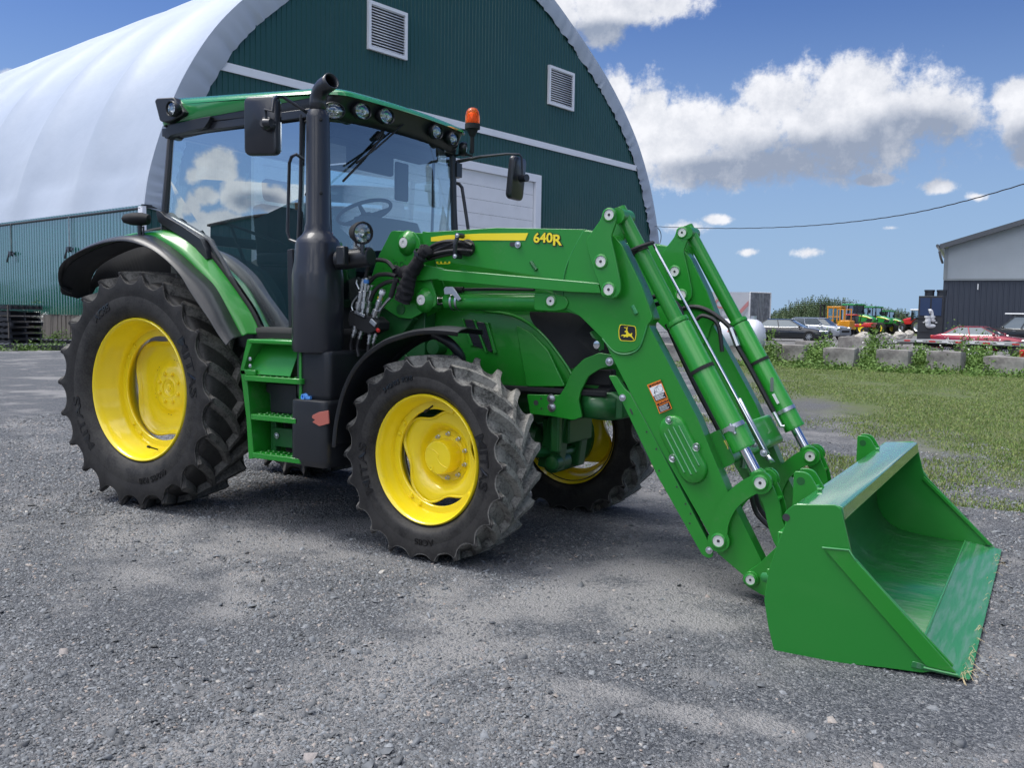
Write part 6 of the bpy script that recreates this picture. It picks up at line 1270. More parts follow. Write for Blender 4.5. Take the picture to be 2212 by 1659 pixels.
def hd(px,py,deg): p=at(px,py); return p,face(p,deg)
# headings: 90 means side-on, nose to the right of the picture
def place(px,py,deg):
    p=at(px,py); v=Vector((p.x-CP.x,p.y-CP.y)).normalized(); right=math.atan2(-v.x,v.y)   # direction to picture right
    return p,right+R(deg)
RA=lambda p:math.atan2(-(p.x-CP.x),(p.y-CP.y))
p=at(1700,736.5); make_car('black sedan parked behind the concrete blocks beside the white tank','car',(.006,.008,.012),p,RA(p)-R(14),5.1,1.84,1.48,'sedan')
p=at(1768,732.5); make_car('silver suv parked just right of the black sedan','car',(.30,.33,.38),p,RA(p)-R(34),4.5,1.85,1.62,'suv')
p=at(2120,757.); p.z=-.14; make_car('red sedan standing behind the flatbed trailer','car',(.27,.012,.03),p,RA(p)-R(16),4.7,1.80,1.40,'sedan')
p=at(2216,752); pk=make_car('black pickup truck with a chrome load rack at the right edge','truck',(.012,.014,.018),p,RA(p)+R(168),5.6,1.95,1.86,'pickup')
b=MB(); 
for y in (-.8,.8): b.cyl((-2.6,y,1.98),(1.0,y,1.98),.06,10)
for x in (-2.4,-1.4,-.6): b.cyl((x,-.8,1.2),(x,-.8,1.98),.03,8); b.cyl((x,.8,1.2),(x,.8,1.98),.03,8); b.cyl((x,-.8,1.98),(x,.8,1.98),.03,8)
q=b.build('load_rack',M['chrome'],None); q.parent=pk
b=MB(); b.box((-1.7,-.99,1.32),(1.9,.05,.42)); q=b.build('tool_box',M['steel'],None,bevel=.02); q.parent=pk
# ---- flatbed trailer
def flatbed():
    a=at(1918,760); p0=PZ(1945,733,.62); p1=PZ(2230,743.,.62); ex=(Vector((p1.x,p1.y,0))-Vector((p0.x,p0.y,0))); Ln=ex.length+6; ex.normalize(); ey=Vector((-ex.y,ex.x,0)); 
    o=empty('flatbed_trailer',(p0.x,p0.y,0),'low flatbed trailer with red and white reflector tape, parked behind the blocks','trailer')
    def f(s,n,z): return Vector((p0.x,p0.y,0))+ex*s+ey*n+Vector((0,0,z))
    Rm=Matrix.Rotation(math.atan2(ex.y,ex.x),3,'Z')
    b=MB(); b.box(f(Ln/2,1.2,.57),(Ln,2.4,.12),Rm); b.add([f(0,0,.63),f(0,2.4,.63),f(-1.1,2.4,.42),f(-1.1,0,.42),f(0,0,.51),f(0,2.4,.51),f(-1.1,2.4,.34),f(-1.1,0,.34)],[(0,1,2,3),(4,5,6,7),(0,3,7,4),(2,3,7,6)]); b.build('deck',paint('worn_trailer_steel',(.28,.29,.29),.5,.1,.7,dcol=(.12,.10,.08),sc=4),o)
    b=MB(); b.box(f(Ln/2,.6,.42),(Ln-.6,.12,.18),Rm); b.box(f(Ln/2,1.8,.42),(Ln-.6,.12,.18),Rm); b.build('chassis_beam',M['black_matte'],o)
    k=0; s=.2
    while s<Ln-.4:
        b=MB(); b.box(f(s+.15,-.006,.58),(.30,.008,.06),Rm); b.build('reflector_tape',M['red'] if k%2==0 else M['white'],o,smooth=0); k+=1; s+=.62
    for s in (3.0,5.4,8.6):
        b=MB(); b.lathe(f(s,.35,.28),-ey,[(.24,0),(.38,.02),(.40,.08),(.40,.24),(.36,.29),(.24,.30)],28); w=b.build('wheel',M['black_matte'],o); b=MB(); b.lathe(f(s,.35,.28),-ey,[(.24,.295),(.24,.22),(.12,.2),(.08,.27),(0,.27)],20); b.build('rim',M['wood_grey'],w)
flatbed()
# ---- concrete blocks
def block(px,py,w,label,z=.0,hgt=.60,deg=-14,dep=.6,group='concrete blocks in a row along the grass',name='concrete_block'):
    p=at(px,py); b=MB(); n=7
    me=bmesh.new(); bmesh.ops.create_cube(me,size=1); bmesh.ops.subdivide_edges(me,edges=me.edges,cuts=5,use_grid_fill=True)
    sd_=random.uniform(0,50)
    for v in me.verts:
        q=Vector((v.co.x*w,v.co.y*dep,(v.co.z+.5)*hgt)); e=sum(1 for c in v.co if abs(abs(c)-.5)<1e-3)
        q+=noise.noise_vector(q*2.2+Vector((sd_,0,0)))*.035+noise.noise_vector(q*7+Vector((sd_,0,0)))*.012
        if e>=2: q.x-=math.copysign(.02,v.co.x)*(abs(v.co.x)>.49); q.y-=math.copysign(.02,v.co.y)*(abs(v.co.y)>.49); q.z-=.015*(v.co.z>.49)
        v.co=q
    m=bpy.data.meshes.new(name); me.to_mesh(m); me.free(); m.materials.append(M['concrete']); m.polygons.foreach_set('use_smooth',[True]*len(m.polygons)); m.set_sharp_from_angle(angle=R(50))
    o=bpy.data.objects.new(name,m); COL.objects.link(o); o.location=(p.x,p.y,z-.03); o.rotation_euler=(0,0,RA(p)+R(deg)); tag(o,label,'concrete block',group); return o
block(1448,780,1.0,'grey concrete block seen between the two loader arms')
block(1583,778,.9,'grey concrete block partly in front of the white tank',deg=-20)
block(1708,779,1.05,'grey concrete block below the black sedan')
block(1816,790,1.0,'mottled grey concrete block below the silver suv',deg=-18)
block(1931,794,1.0,'grey concrete block in the middle of the row, left of the flatbed wheels')
block(2042,799,1.0,'grey concrete block in front of the flatbed wheels')
block(2172,806,1.1,'grey concrete block nearest the right edge, half hidden by weeds',hgt=.52)
block(1850,762,1.5,'long pale concrete block behind the row, below the boulders',hgt=.75,dep=.8,deg=-20,group='pale blocks behind the row')
block(1966,766,1.6,'pale concrete block behind the row under the flatbed ramp',hgt=.42,dep=.8,deg=-8,group='pale blocks behind the row')
block(1742,752,1.1,'low grey concrete block behind the row under the sedan nose',hgt=.4,dep=.7,deg=-8,group='pale blocks behind the row')
def boulder(px,py,r,z,label,sx=1.3):
    p=at(px,py,z); me=bmesh.new(); bmesh.ops.create_icosphere(me,subdivisions=3,radius=1); sd_=random.uniform(0,99)
    for v in me.verts: q=v.co.copy(); v.co=Vector((q.x*r*sx,q.y*r,q.z*r*.8))+noise.noise_vector(q*1.4+Vector((sd_,0,0)))*r*.45+noise.noise_vector(q*4+Vector((sd_,0,0)))*r*.1
    m=bpy.data.meshes.new('boulder'); me.to_mesh(m); me.free(); m.materials.append(M['rock']); o=bpy.data.objects.new('boulder',m); COL.objects.link(o); o.location=(p.x,p.y,z+r*.35); tag(o,label,'boulder','pale boulders behind the blocks')
boulder(1863,733,.28,.6,'pale boulder right of the silver suv, leftmost of the four'); boulder(1913,731,.25,.6,'rounded white boulder between the green tractors and the weeds',1.1); boulder(1943,729,.25,.6,'flat sloping pale boulder left of the upright one'); boulder(1963,726,.27,.65,'upright pale boulder in front of the red tractor wheel',.9)
# ---- white tank
def tank():
    pr=PZ(1655,745,.95); c1=PZ(1655,740,.8); D=33.; v=ray(1655,738); c1=CP+v*(D/v.length); c1.z=.82; v=ray(1455,738); c0=CP+v*((D+.6)/v.length); c0.z=.82; d=(c1-c0).normalized(); Ln=(c1-c0).length; r=.63
    o=empty('gas_tank',(c0.x,c0.y,0),'white horizontal gas tank lying behind the far loader arm','tank'); b=MB()
    b.lathe(c0,d,[(0,0),(r*.5,.06),(r*.85,.20),(r*.98,.34),(r,.45),(r,Ln-.45),(r*.98,Ln-.34),(r*.85,Ln-.20),(r*.5,Ln-.06),(0,Ln)],40); b.build('shell',paint('tank_white_enamel',(.62,.63,.70),.35,.3,.25,dcol=(.35,.34,.33),sc=1.5),o,smooth=60)
    for t in (.2,.82): b=MB(); b.box(c0+d*Ln*t-Vector((0,0,.62)),(.25,.9,.42)); b.build('saddle',M['concrete'],o)
    b=MB(); b.cyl(c0+d*Ln*.86+Vector((0,0,.6)),c0+d*Ln*.86+Vector((0,0,.74)),.11,16); b.build('valve_dome',M['steel'],o)
    tc=(CP-c0); nr=(tc-d*tc.dot(d)); nr=Vector((nr.x,nr.y,0)).normalized(); q=c0+d*Ln*.70
    def bend(c): a=c.y/r+.42; return q+d*c.x+nr*(r+.004+c.z)*math.cos(a)+Vector((0,0,1))*(r+.004+c.z)*math.sin(a)
    lettering('tank_lettering','Lege',.30,q,d,Vector((0,0,1)),M['decal_red'],o,.001,bend,1.,.004)
    b=MB(); b.tube([c0+d*Ln*.55+nr*.75-Vector((0,0,.15)),c0+d*Ln*.50+nr*.85-Vector((0,0,.75))],.015,5); b.build('grounding_strap',M['straw'],o)
M['decal_red']=paint('faded_red_lettering',(.55,.10,.08),.5,0,.1)
tank()
# ---- box trailer
def boxtrailer():
    D=84.; c=CP+ray(1618,690)*1; 
    def pt(x,y,D): v=ray(x,y); return CP+v*(D/v.dot(CD))
    c=pt(1618,690,D); e=pt(1662.6,690,D+1.6); ex=Vector((e.x-c.x,e.y-c.y,0)); wdt=ex.length; ex.normalize(); ey=Vector((ex.y,-ex.x,0)); ey=-ey if ey.dot(Vector((CP.x-c.x,CP.y-c.y,0)))>0 else ey
    lf=Vector((-.93,-.10,0)); q=pt(1480,690,D+2.0); lf=Vector((q.x-c.x,q.y-c.y,0)).normalized(); zt=pt(1618,631,D).z; z0=1.0; Ln=11
    o=empty('box_trailer',(c.x,c.y,0),'old white box trailer with weathered grey rear doors and faded red lettering','trailer')
    B=Vector((c.x,c.y,0)); up=Vector((0,0,1)); b=MB(); A=B; E=B+ex*wdt; F=B+lf*Ln; Gp=F+ex*wdt
    b.add([A+up*z0,E+up*z0,Gp+up*z0,F+up*z0,A+up*zt,E+up*zt,Gp+up*zt,F+up*zt],[(0,1,2,3),(4,5,6,7),(0,3,7,4),(1,2,6,5),(2,3,7,6),(0,1,5,4)]); b.build('cargo_box',paint('box_white',(.50,.52,.56),.5,.1,.3,dcol=(.36,.36,.36),sc=.8),o,smooth=0)
    n=(lf*-1); 
    for t0,t1 in ((.05,.49),(.51,.95)):
        b=MB(); b.add([A+ex*wdt*t0+n*.03+up*(z0+.1),A+ex*wdt*t1+n*.03+up*(z0+.1),A+ex*wdt*t1+n*.03+up*(zt-.08),A+ex*wdt*t0+n*.03+up*(zt-.08)],[(0,1,2,3)]); dr=b.build('rear_door',M['door_grey'],o,smooth=0,solid=.03)
        b=MB()
        for t in ((.40,.47) if t0<.3 else (.54,.60)): b.cyl(A+ex*wdt*t+n*.09+up*(z0+.1),A+ex*wdt*t+n*.09+up*(zt-.1),.022,6)
        b.build('lock_rod',M['steel'],dr)
    b=MB(); 
    for a_,c_ in ((A+up*z0,A+up*zt),(E+up*z0,E+up*zt)): b.cyl(a_+n*.02,c_+n*.02,.06,6)
    b.cyl(A+up*(zt)+n*.02,E+up*(zt)+n*.02,.05,6); b.build('door_frame',M['white'],o)
    fn=lf.cross(up); fn=fn if fn.dot(CP-B)>0 else -fn; rt=-lf
    def s(px,py): v=ray(px,py); t=((B-CP).dot(fn))/v.dot(fn); return CP+v*t+fn*.03
    lettering('faded_lettering','NC',1.25,s(1540,656.5),rt,up,M['faded_red'],o,.003,None,1.25,.03); lettering('faded_lettering','TD.',1.15,s(1558,677.5),rt,up,M['faded_grey'],o,.003,None,1.2,.02)
    b=MB(); b.add([s(1617,649),s(1617,660),s(1580,700),s(1570,700)],[(0,1,2,3)]); b.build('red_stripe',M['faded_red'],o,smooth=0,solid=.01)
    b=MB(); b.add([s(1615,664),s(1615,672),s(1596,690),s(1594,683)],[(0,1,2,3)]); b.build('grey_stripe',M['faded_grey'],o,smooth=0,solid=.01)
    for k in (1.2,2.5):
        b=MB(); b.lathe(B+rt*-k+up*.5+fn*-.3,fn,[(.3,0),(.48,.02),(.5,.1),(.5,.25),(.3,.3)],20); b.build('wheel',M['black_matte'],o)
    b=MB(); b.box(B+lf*5+ex*1+up*.85,(.3,.3,.3)); b.cyl(B+lf*9+ex*.3,B+lf*9+ex*.3+up*1.0,.08,8); b.build('landing_leg',M['black_matte'],o)
M['door_grey2']=paint('weathered_grey_door',(.11,.125,.14),.7,0,.8,dcol=(.26,.28,.30),sc=2.5,lo=.42,hi=.62)
M['faded_red']=paint('faded_red_vinyl',(.52,.22,.22),.6,0,.3,dcol=(.5,.45,.45)); M['faded_grey']=paint('faded_grey_vinyl',(.36,.38,.41),.6,0,.2)
boxtrailer()
# ---- small machines far off
def fieldtractor(label,loc,rz,body,roof,rim,sc=1.,grp=None):
    o=empty('parked_tractor',(0,0,0),label,'tractor',grp,local=True); k=lambda n,b,m,**kw:b.build(n,m,o,**kw)
    b=MB(); b.box((-.1,0,1.15),(1.2,1.0,.7)); b.box((1.3,0,.95),(2.0,.5,.4)); k('chassis',b,M['black_matte'],bevel=.04)
    b=MB(); S=[(.55,.42,1.15,1.95),(1.3,.42,1.1,1.88),(1.9,.40,1.08,1.75),(2.35,.34,1.08,1.60),(2.5,.22,1.15,1.42)]; b.ring([[Vector((x,-w,z0)),Vector((x,-w,z1-.16)),Vector((x,-w*.7,z1)),Vector((x,w*.7,z1)),Vector((x,w,z1-.16)),Vector((x,w,z0))] for x,w,z0,z1 in S],True,(True,True)); h=k('hood',b,body,smooth=30,bevel=.03)
    for s in (-1,1):
        b=MB(); b.prism([(1.75,1.25),(2.4,1.25),(2.42,1.5),(2.0,1.62)],s*.36,s*.425); b.build('grille',M['black_matte'],h); b=MB(); b.box((2.38,s*.27,1.5),(.14,.14,.10)); b.build('headlamp',M['lampglass'],h,bevel=.02)
        if roof is M['green_roof']: b=MB(); b.prism([(.6,1.86),(1.9,1.68),(2.3,1.55),(2.3,1.50),(1.9,1.62),(.6,1.80)],s*.40,s*.432); b.build('yellow_stripe',M['decal_yellow'],h)
    b=MB()
    for x in (-.75,.55):
        for s in (-1,1): b.cyl((x,s*.72,1.5),(x*.92,s*.66,2.72),.045,8)
    b.cyl((-.1,-.74,1.4),(-.1,-.68,2.72),.035,8); k('cab_frame',b,M['black_satin'])
    b=MB(); b.box((-.1,0,2.1),(1.24,1.34,1.2)); b.v=[(x*(.93 if z>2 else 1),y*(.95 if z>2 else 1),z) for x,y,z in b.v]; k('cab_glass',b,M['glass'])
    b=MB(); b.box((-.3,0,1.7),(.5,.5,.6)); b.box((-.5,0,2.1),(.12,.45,.5)); k('seat',b,M['seat'],bevel=.05)
    b=MB(); b.box((-.08,0,2.80),(1.55,1.55,.18)); k('roof',b,roof,bevel=.07,seg=3)
    b=MB(); b.cyl((.75,-.45,1.8),(.75,-.45,2.8),.05,10); b.cyl((.75,-.45,1.7),(.75,-.45,2.3),.08,10); k('exhaust_stack',b,M['black_satin'])
    for s in (-1,1):
        b=MB(); b.ring([[Vector((-.65+.95*math.cos(a)+0,s*y,.85+.95*math.sin(a))) for a in [R(20+i*14) for i in range(11)]] for y in (.62,1.02)],False); k('fender',b,body,solid=.03)
        for x,r,w,y in ((-.65,.85,.42,.60),(1.75,.62,.34,.62)):
            b=MB(); pr=[(r*.6,0),(r*.9,.0),(r*.97,.04),(r*.97,w-.04),(r*.9,w),(r*.6,w)]; b.lathe((x,s*y,r),(0,s,0),pr,36)
            for j in range(18):
                for sd2 in (0,1):
                    a=2*math.pi*(j+.5*sd2)/18; c_=Vector((x+r*.96*math.cos(a),s*(y+w*(.27+.46*sd2)),r+r*.96*math.sin(a))); b.box(c_,(.08,w*.5,.05),Matrix.Rotation(-a+math.pi/2,3,'Y')@Matrix.Rotation(.6*(1 if sd2 else -1),3,'Z'))
            wq=k('wheel',b,M['tyre']); b=MB(); b.lathe((x,s*y,r),(0,s,0),[(r*.6,w-.01),(r*.55,w-.08),(r*.45,w-.12),(r*.25,w-.10),(r*.2,w-.04),(0,w-.04)],24); b.build('rim',rim,wq)
    b=MB(); b.box((.9,1.0,2.2),(.06,.3,.34)); b.cyl((.5,.7,2.5),(.9,1.0,2.4),.02,6); k('side_mirror',b,M['black_satin'],bevel=.02)
    o.location=loc; o.rotation_euler=(0,0,rz); o.scale=(sc,)*3; return o
p=at(1843,722.5); fieldtractor('green tractor nearest the yellow forklift, in the far row',p,RA(p)-R(42),M['green'],M['green_roof'],M['yellow'],1.08,'green tractors parked in the far row')
p=at(1884,721); fieldtractor('middle green tractor of the three in the far row',p,RA(p)-R(42),M['green'],M['green_roof'],M['yellow'],1.04,'green tractors parked in the far row')
p=at(1915,719.5); fieldtractor('smallest green tractor, rightmost of the three in the far row',p,RA(p)-R(42),M['green'],M['green_roof'],M['yellow'],.92,'green tractors parked in the far row')
p=at(1984,721.5); fieldtractor('red tractor with a white cab roof beside the dark cooling unit',p,RA(p)+R(138),M['red'],M['white'],M['steel'],.98)
def forklift():
    p=at(1805,725); o=empty('forklift',(0,0,0),'yellow rough terrain forklift with an open door frame, behind the silver suv','forklift',None,True); k=lambda n,b,m,**kw:b.build(n,m,o,**kw)
    ym=paint('orange_yellow_enamel',(.72,.30,.01),.4,.3,.2)
    b=MB(); b.box((0,0,.85),(2.6,1.1,.5)); b.box((-1.0,0,1.2),(.9,1.1,.5)); b.prism([(-1.5,.6),(-1.5,1.4),(-.6,1.4),(-.2,.6)],-.6,.6); k('body',b,ym,bevel=.04)
    b=MB()
    for x in (-.55,.62):
        for s in (-1,1): b.box((x,s*.52,1.85),(.09,.09,1.5))
    for s in (-1,1): b.box((.03,s*.52,2.58),(1.3,.09,.09)); b.box((.03,s*.52,1.75),(1.2,.06,.06)); b.box((.1,s*.52,1.85),(.07,.07,1.5))
    k('cab_frame',b,ym,bevel=.01)
    b=MB(); b.box((0,0,2.66),(1.4,1.2,.10)); k('roof',b,ym,bevel=.03)
    b=MB(); 
    for s in (-1,1):
        b.box((-1.05,s*.85,1.85),(.07,.05,1.3)); b.box((-.75,s*.95,2.45),(.65,.05,.07)); b.box((-.75,s*.95,1.25),(.65,.05,.07)); b.box((-.45,s*.95,1.85),(.07,.05,1.3))
    k('door',b,ym)
    b=MB(); b.box((.03,0,2.0),(1.1,.96,1.0)); k('cab_glass',b,M['glass'])
    b=MB(); 
    for s in (-1,1): b.box((1.35,s*.42,1.55),(.14,.12,2.7)); b.box((1.5,s*.3,.25),(.08,.12,.5)); b.box((2.1,s*.3,.08),(1.2,.12,.05))
    for z in (.6,1.7,2.8): b.box((1.35,0,z),(.12,.9,.10))
    k('mast',b,M['black_matte'])
    for s in (-1,1):
        for x,r in ((.85,.48),(-1.0,.42)): b=MB(); b.lathe((x,s*.55,r),(0,s,0),[(r*.5,0),(r*.95,.01),(r,.05),(r,.28),(r*.9,.32),(r*.5,.32)],24); w=k('wheel',b,M['black_matte']); b=MB(); b.lathe((x,s*.55,r),(0,s,0),[(r*.5,.31),(r*.3,.25),(0,.27)],16); b.build('rim',ym,w)
    o.location=p; o.rotation_euler=(0,0,RA(p)+R(158))
forklift()
def redmachine():
    p=at(1852,724); o=empty('farm_machine',(0,0,0),'red farm implement with a dark engine block in front of the green tractors','farm machine',None,True); k=lambda n,b,m,**kw:b.build(n,m,o,**kw)
    b=MB(); b.box((0,0,.95),(3.0,1.4,.28)); b.box((1.2,0,1.15),(.9,1.2,.2)); k('frame',b,M['red'],bevel=.04)
    b=MB(); b.box((-.55,0,1.5),(.9,.9,.75)); b.box((-.6,-.1,2.0),(.5,.5,.25)); b.cyl((-.3,-.46,1.5),(-.3,-.56,1.5),.18,14); b.cyl((.1,.2,1.2),(.3,.2,2.2),.05,8); k('engine',b,M['black_satin'],bevel=.04)
    b=MB(); b.box((-.55,0,1.97),(1.15,1.0,.12)); k('engine_hood',b,M['red'],bevel=.04)
    b=MB(); b.cyl((-1.15,-.2,1.4),(-1.0,-.2,2.9),.06,8); k('exhaust_pipe',b,M['steel'])
    b=MB(); b.box((.5,-.71,1.05),(.18,.02,.2)); k('warning_label',b,M['decal_yellow'])
    for x in (-1.0,1.0): b=MB(); b.lathe((x,-.75,.4),(0,-1,0),[(.2,0),(.38,.02),(.4,.06),(.4,.22),(.2,.25)],20); k('wheel',b,M['black_matte'])
    o.location=p; o.rotation_euler=(0,0,RA(p)-R(20))
redmachine()
def chiller():
    def pt(x,y,D): v=ray(x,y); return CP+v*(D/v.dot(CD))
    D=51.; a=pt(1982,700,D); ex=Vector((.998,.06,0)).normalized(); v_=ray(2036,700); ey0=Vector((-ex.y,ex.x,0)); c=CP+v_*((a-CP).dot(ey0)/v_.dot(ey0)); w=(c-a).dot(ex); ey=Vector((-ex.y,ex.x,0)); zt=pt(1984,639,D).z; Rm=Matrix.Rotation(math.atan2(ex.y,ex.x),3,'Z')
    o=empty('cooling_unit',(a.x,a.y,0),'tall dark cooling unit with two roof fans beside the warehouse','cooling unit'); f=lambda s,n,z: Vector((a.x,a.y,0))+ex*s+ey*n+Vector((0,0,z))
    b=MB(); b.box(f(w/2,1.2,zt/2),(w,2.4,zt),Rm); b.build('housing',M['charcoal'],o,bevel=.02)
    for k in (0,1): 
        b=MB(); b.box(f(w*(.27+.46*k),-.01,zt*.79),(w*.40,.04,zt*.34),Rm); b.build('coil_panel',M['coil'],o)
        b=MB(); b.cyl(f(w*(.38+.5*k),1.0,zt),f(w*(.38+.5*k),1.0,zt+.26),w*.20,24); b.cyl(f(w*(.38+.5*k),1.0,zt+.26),f(w*(.38+.5*k),1.0,zt+.36),w*.22,24); b.build('fan_shroud',M['black_satin'],o)
        b=MB(); b.box(f(w*(.25+.5*k),-.02,zt*.49),(.10,.02,.05),Rm); b.build('label_plate',M['white'],o)
    b=MB(); b.box(f(w*.3,-.02,zt*.56),(w*.95,.02,.03),Rm); b.box(f(w*.3,-.02,zt*.3),(w*.4,.02,.03),Rm); b.build('panel_seam',M['black_matte'],o)
    o2=empty('white_pipes',f(w*.6,-.4,0),'thick white bent pipes on the dark cooling unit','pipe'); s=w/162.  # crop units to metres
    def g(x,y,n=-.35): q=pt(1498.8+x*.3224,374.7+y*.3224,D-.3); return q
    for pts,r in ((((1572,925),(1590,922),(1600,940),(1600,978),(1612,985),(1650,985)),.135),(((1570,1012),(1568,970),(1570,960)),.14),(((1568,975),(1566,1010),(1575,1022),(1632,1022),(1636,1035),(1636,1075)),.12)):
        b=MB(); b.tube(spline([g(x,y) for x,y in pts],5),r,14); q=b.build('pipe',M['pvc'],o2,smooth=60)
    for x,y in ((1600,960),(1567,990),(1566,960)): b=MB(); c_=g(x,y); b.cyl(c_-Vector((0,0,.05)),c_+Vector((0,0,.05)),.165,16); b.build('pipe_collar',M['pvc'],q)
M['charcoal']=paint('charcoal_housing',(.022,.026,.034),.55,.1,.1); M['coil']=paint('blue_coil',(.012,.035,.10),.5,.1,.1); M['pvc']=paint('white_pvc',(.62,.64,.66),.35,.3,.1)
chiller()
p=at(2206,800); b=MB(); b.lathe((p.x+.2,p.y,0),(0,0,1),[(0,0),(.28,0),(.29,.05),(.28,.06),(.28,.42),(.29,.44),(.28,.62),(.26,.64),(.05,.64),(0,.64)],24); tag(b.build('red_drum',M['red']),'red drum cut off by the right edge of the picture','drum')
# ---- foliage
def leaves(name,pts,mat,size,n_per,spread,kind=None,label=None,cat=None,up=.6,seed=1,stretch=(1,1,1)):
    r=np.random.default_rng(seed); C=np.repeat(np.asarray(pts,dtype=float),n_per,axis=0); n=len(C); S=C[:,3:4] if C.shape[1]>3 else np.ones((n,1))*spread
    off=r.normal(size=(n,3))*.5*np.asarray(stretch); c=C[:,:3]+off*S; c[:,2]=np.maximum(c[:,2],.01)
    sz=size*(.5+r.random((n,1))); a=r.normal(size=(n,3)); a[:,2]=a[:,2]*.5+up; a/=np.linalg.norm(a,axis=1,keepdims=True); q=np.cross(a,r.normal(size=(n,3))); q/=np.linalg.norm(q,axis=1,keepdims=True)
    V=np.stack([c-q*sz*.30,c+a*sz*.5,c+q*sz*.30+a*sz*.1,c-a*sz*.45],1); F=np.arange(n*4).reshape(-1,4)[:,[0,1,2,3]]
    o=fast_mesh(name,V.reshape(-1,3),F,mat)
    if kind: o['kind']=kind
    if label: tag(o,label,cat)
    return o
def weeds():
    pts=[]; rr=random.Random(3)
    for k in range(230):
        x=rr.choice([rr.uniform(1420,2230),rr.gauss(1655,10),rr.gauss(1763,9),rr.gauss(1874,12),rr.gauss(1986,10),rr.gauss(2106,12)]); y=rr.gauss(0,1); base=779+(x-1600)*.046; p=at(x,base-4+abs(y)*6-2 if rr.random()<.5 else base-10+rr.uniform(-16,10)); tall=rr.random()**2; p.z=.03+.26*tall*(1 if x>1700 else .5); pts.append((p.x,p.y,p.z,.28))
    for k in range(170):    # fringe in front of the blocks
        x=rr.uniform(1420,2240); p=at(x,789+(x-1700)*.046+rr.uniform(-1,6)); pts.append((p.x,p.y,.03,.20))
    for cx,w,h in ((1665,14,.7),(1775,12,.85),(1790,10,.5),(1880,16,.95),(1895,18,1.0),(1985,12,.5),(2020,10,.5),(2095,22,.75),(2130,18,.7),(2200,20,.6),(1755,10,.4),(1930,10,.5)):
        for k in range(46):
            x=rr.gauss(cx,w*.6); p=at(x,785+(cx-1700)*.04-rr.uniform(0,14)); pts.append((p.x,p.y,abs(rr.gauss(0,.5))*h,.22))
    leaves('weeds',pts,M['leaf'],.085,24,.25,'stuff','rank green weeds growing round the row of concrete blocks','weeds',seed=4)
    fl=[]
    for k in range(34): x=rr.choice([rr.gauss(2040,50),rr.gauss(1905,25),rr.gauss(2120,40)]); p=at(x,782+(x-1700)*.04); fl.append((p.x,p.y,rr.uniform(.45,1.05),.05))
    leaves('white_flowers',fl,M['petal'],.045,5,.05,'stuff','small white flower heads above the weeds','flowers',seed=9)
weeds()
def tree(name,label,x,y0,h,wd,seed,grp):
    p=at(x,y0); rr=random.Random(seed); o=empty(name,(p.x,p.y,0),label,'tree',grp); pts=[]; b=MB()
    for k in range(9):
        a=rr.uniform(0,6.28); q=Vector((p.x+math.cos(a)*wd*.3*rr.random(),p.y+math.sin(a)*wd*.3*rr.random(),0)); t=q+Vector((math.cos(a)*wd*.3*rr.random(),math.sin(a)*.3,h*rr.uniform(.6,1))); b.tube([q,(q+t)/2+Vector((.1,0,.1)),t],[.07,.05,.015],5)
    tr=b.build('trunk',M['bark'],o)
    # shoots
    n=int(150*wd/3)
    for k in range(n):
        a=rr.uniform(0,6.28); rad=wd*.62*math.sqrt(rr.random()); top=h*(1-.45*(rad/(wd*.62))**2)*rr.uniform(.78,1.08); bx=p.x+math.cos(a)*rad; by=p.y+math.sin(a)*rad*.8; lean=rr.uniform(-.10,.22)
        m_=int(top/.22)
        for j in range(1,m_+1): z=j*.22; t=z/top; pts.append((bx+lean*t*t*2+rr.gauss(0,.06),by,z,.42*(1.15-t)*(1 if t<.8 else .55)))
    c=leaves('crown',pts,M['leaf_tree'],.14,9,.4,seed=seed,up=1.0); c.parent=o; c.location=-Vector((p.x,p.y,0)); return o
for i,(x,y,h,w) in enumerate(((1668,718,1.9,4.),(1690,717,2.6,4.5),(1714,716,3.3,5),(1738,716,3.9,5),(1762,716,4.3,5.5),(1786,716,4.3,5.5),(1812,716,4.2,5),(1838,716,3.8,5),(1862,716,3.6,5),(1888,716,3.4,5),(1912,716,3.3,5),(1938,716,3.1,5))):
    tree('willow_tree',('low pale willow at the left end of the tree line behind the sedan','bushy willow second from the left end of the tree line','rounded willow third from the left end of the tree line','tall willow rising behind the roof of the black sedan','tall willow above the gap between sedan and suv','tall willow rising behind the roof of the silver suv','tall willow behind the forklift mast','willow behind the forklift cab','willow behind the first green tractor cab','willow between the green tractor cabs','willow behind the smallest green tractor','low willow at the right end of the tree line before the cooling unit')[i],x,y,h,w,30+i,'willows in the far tree line')
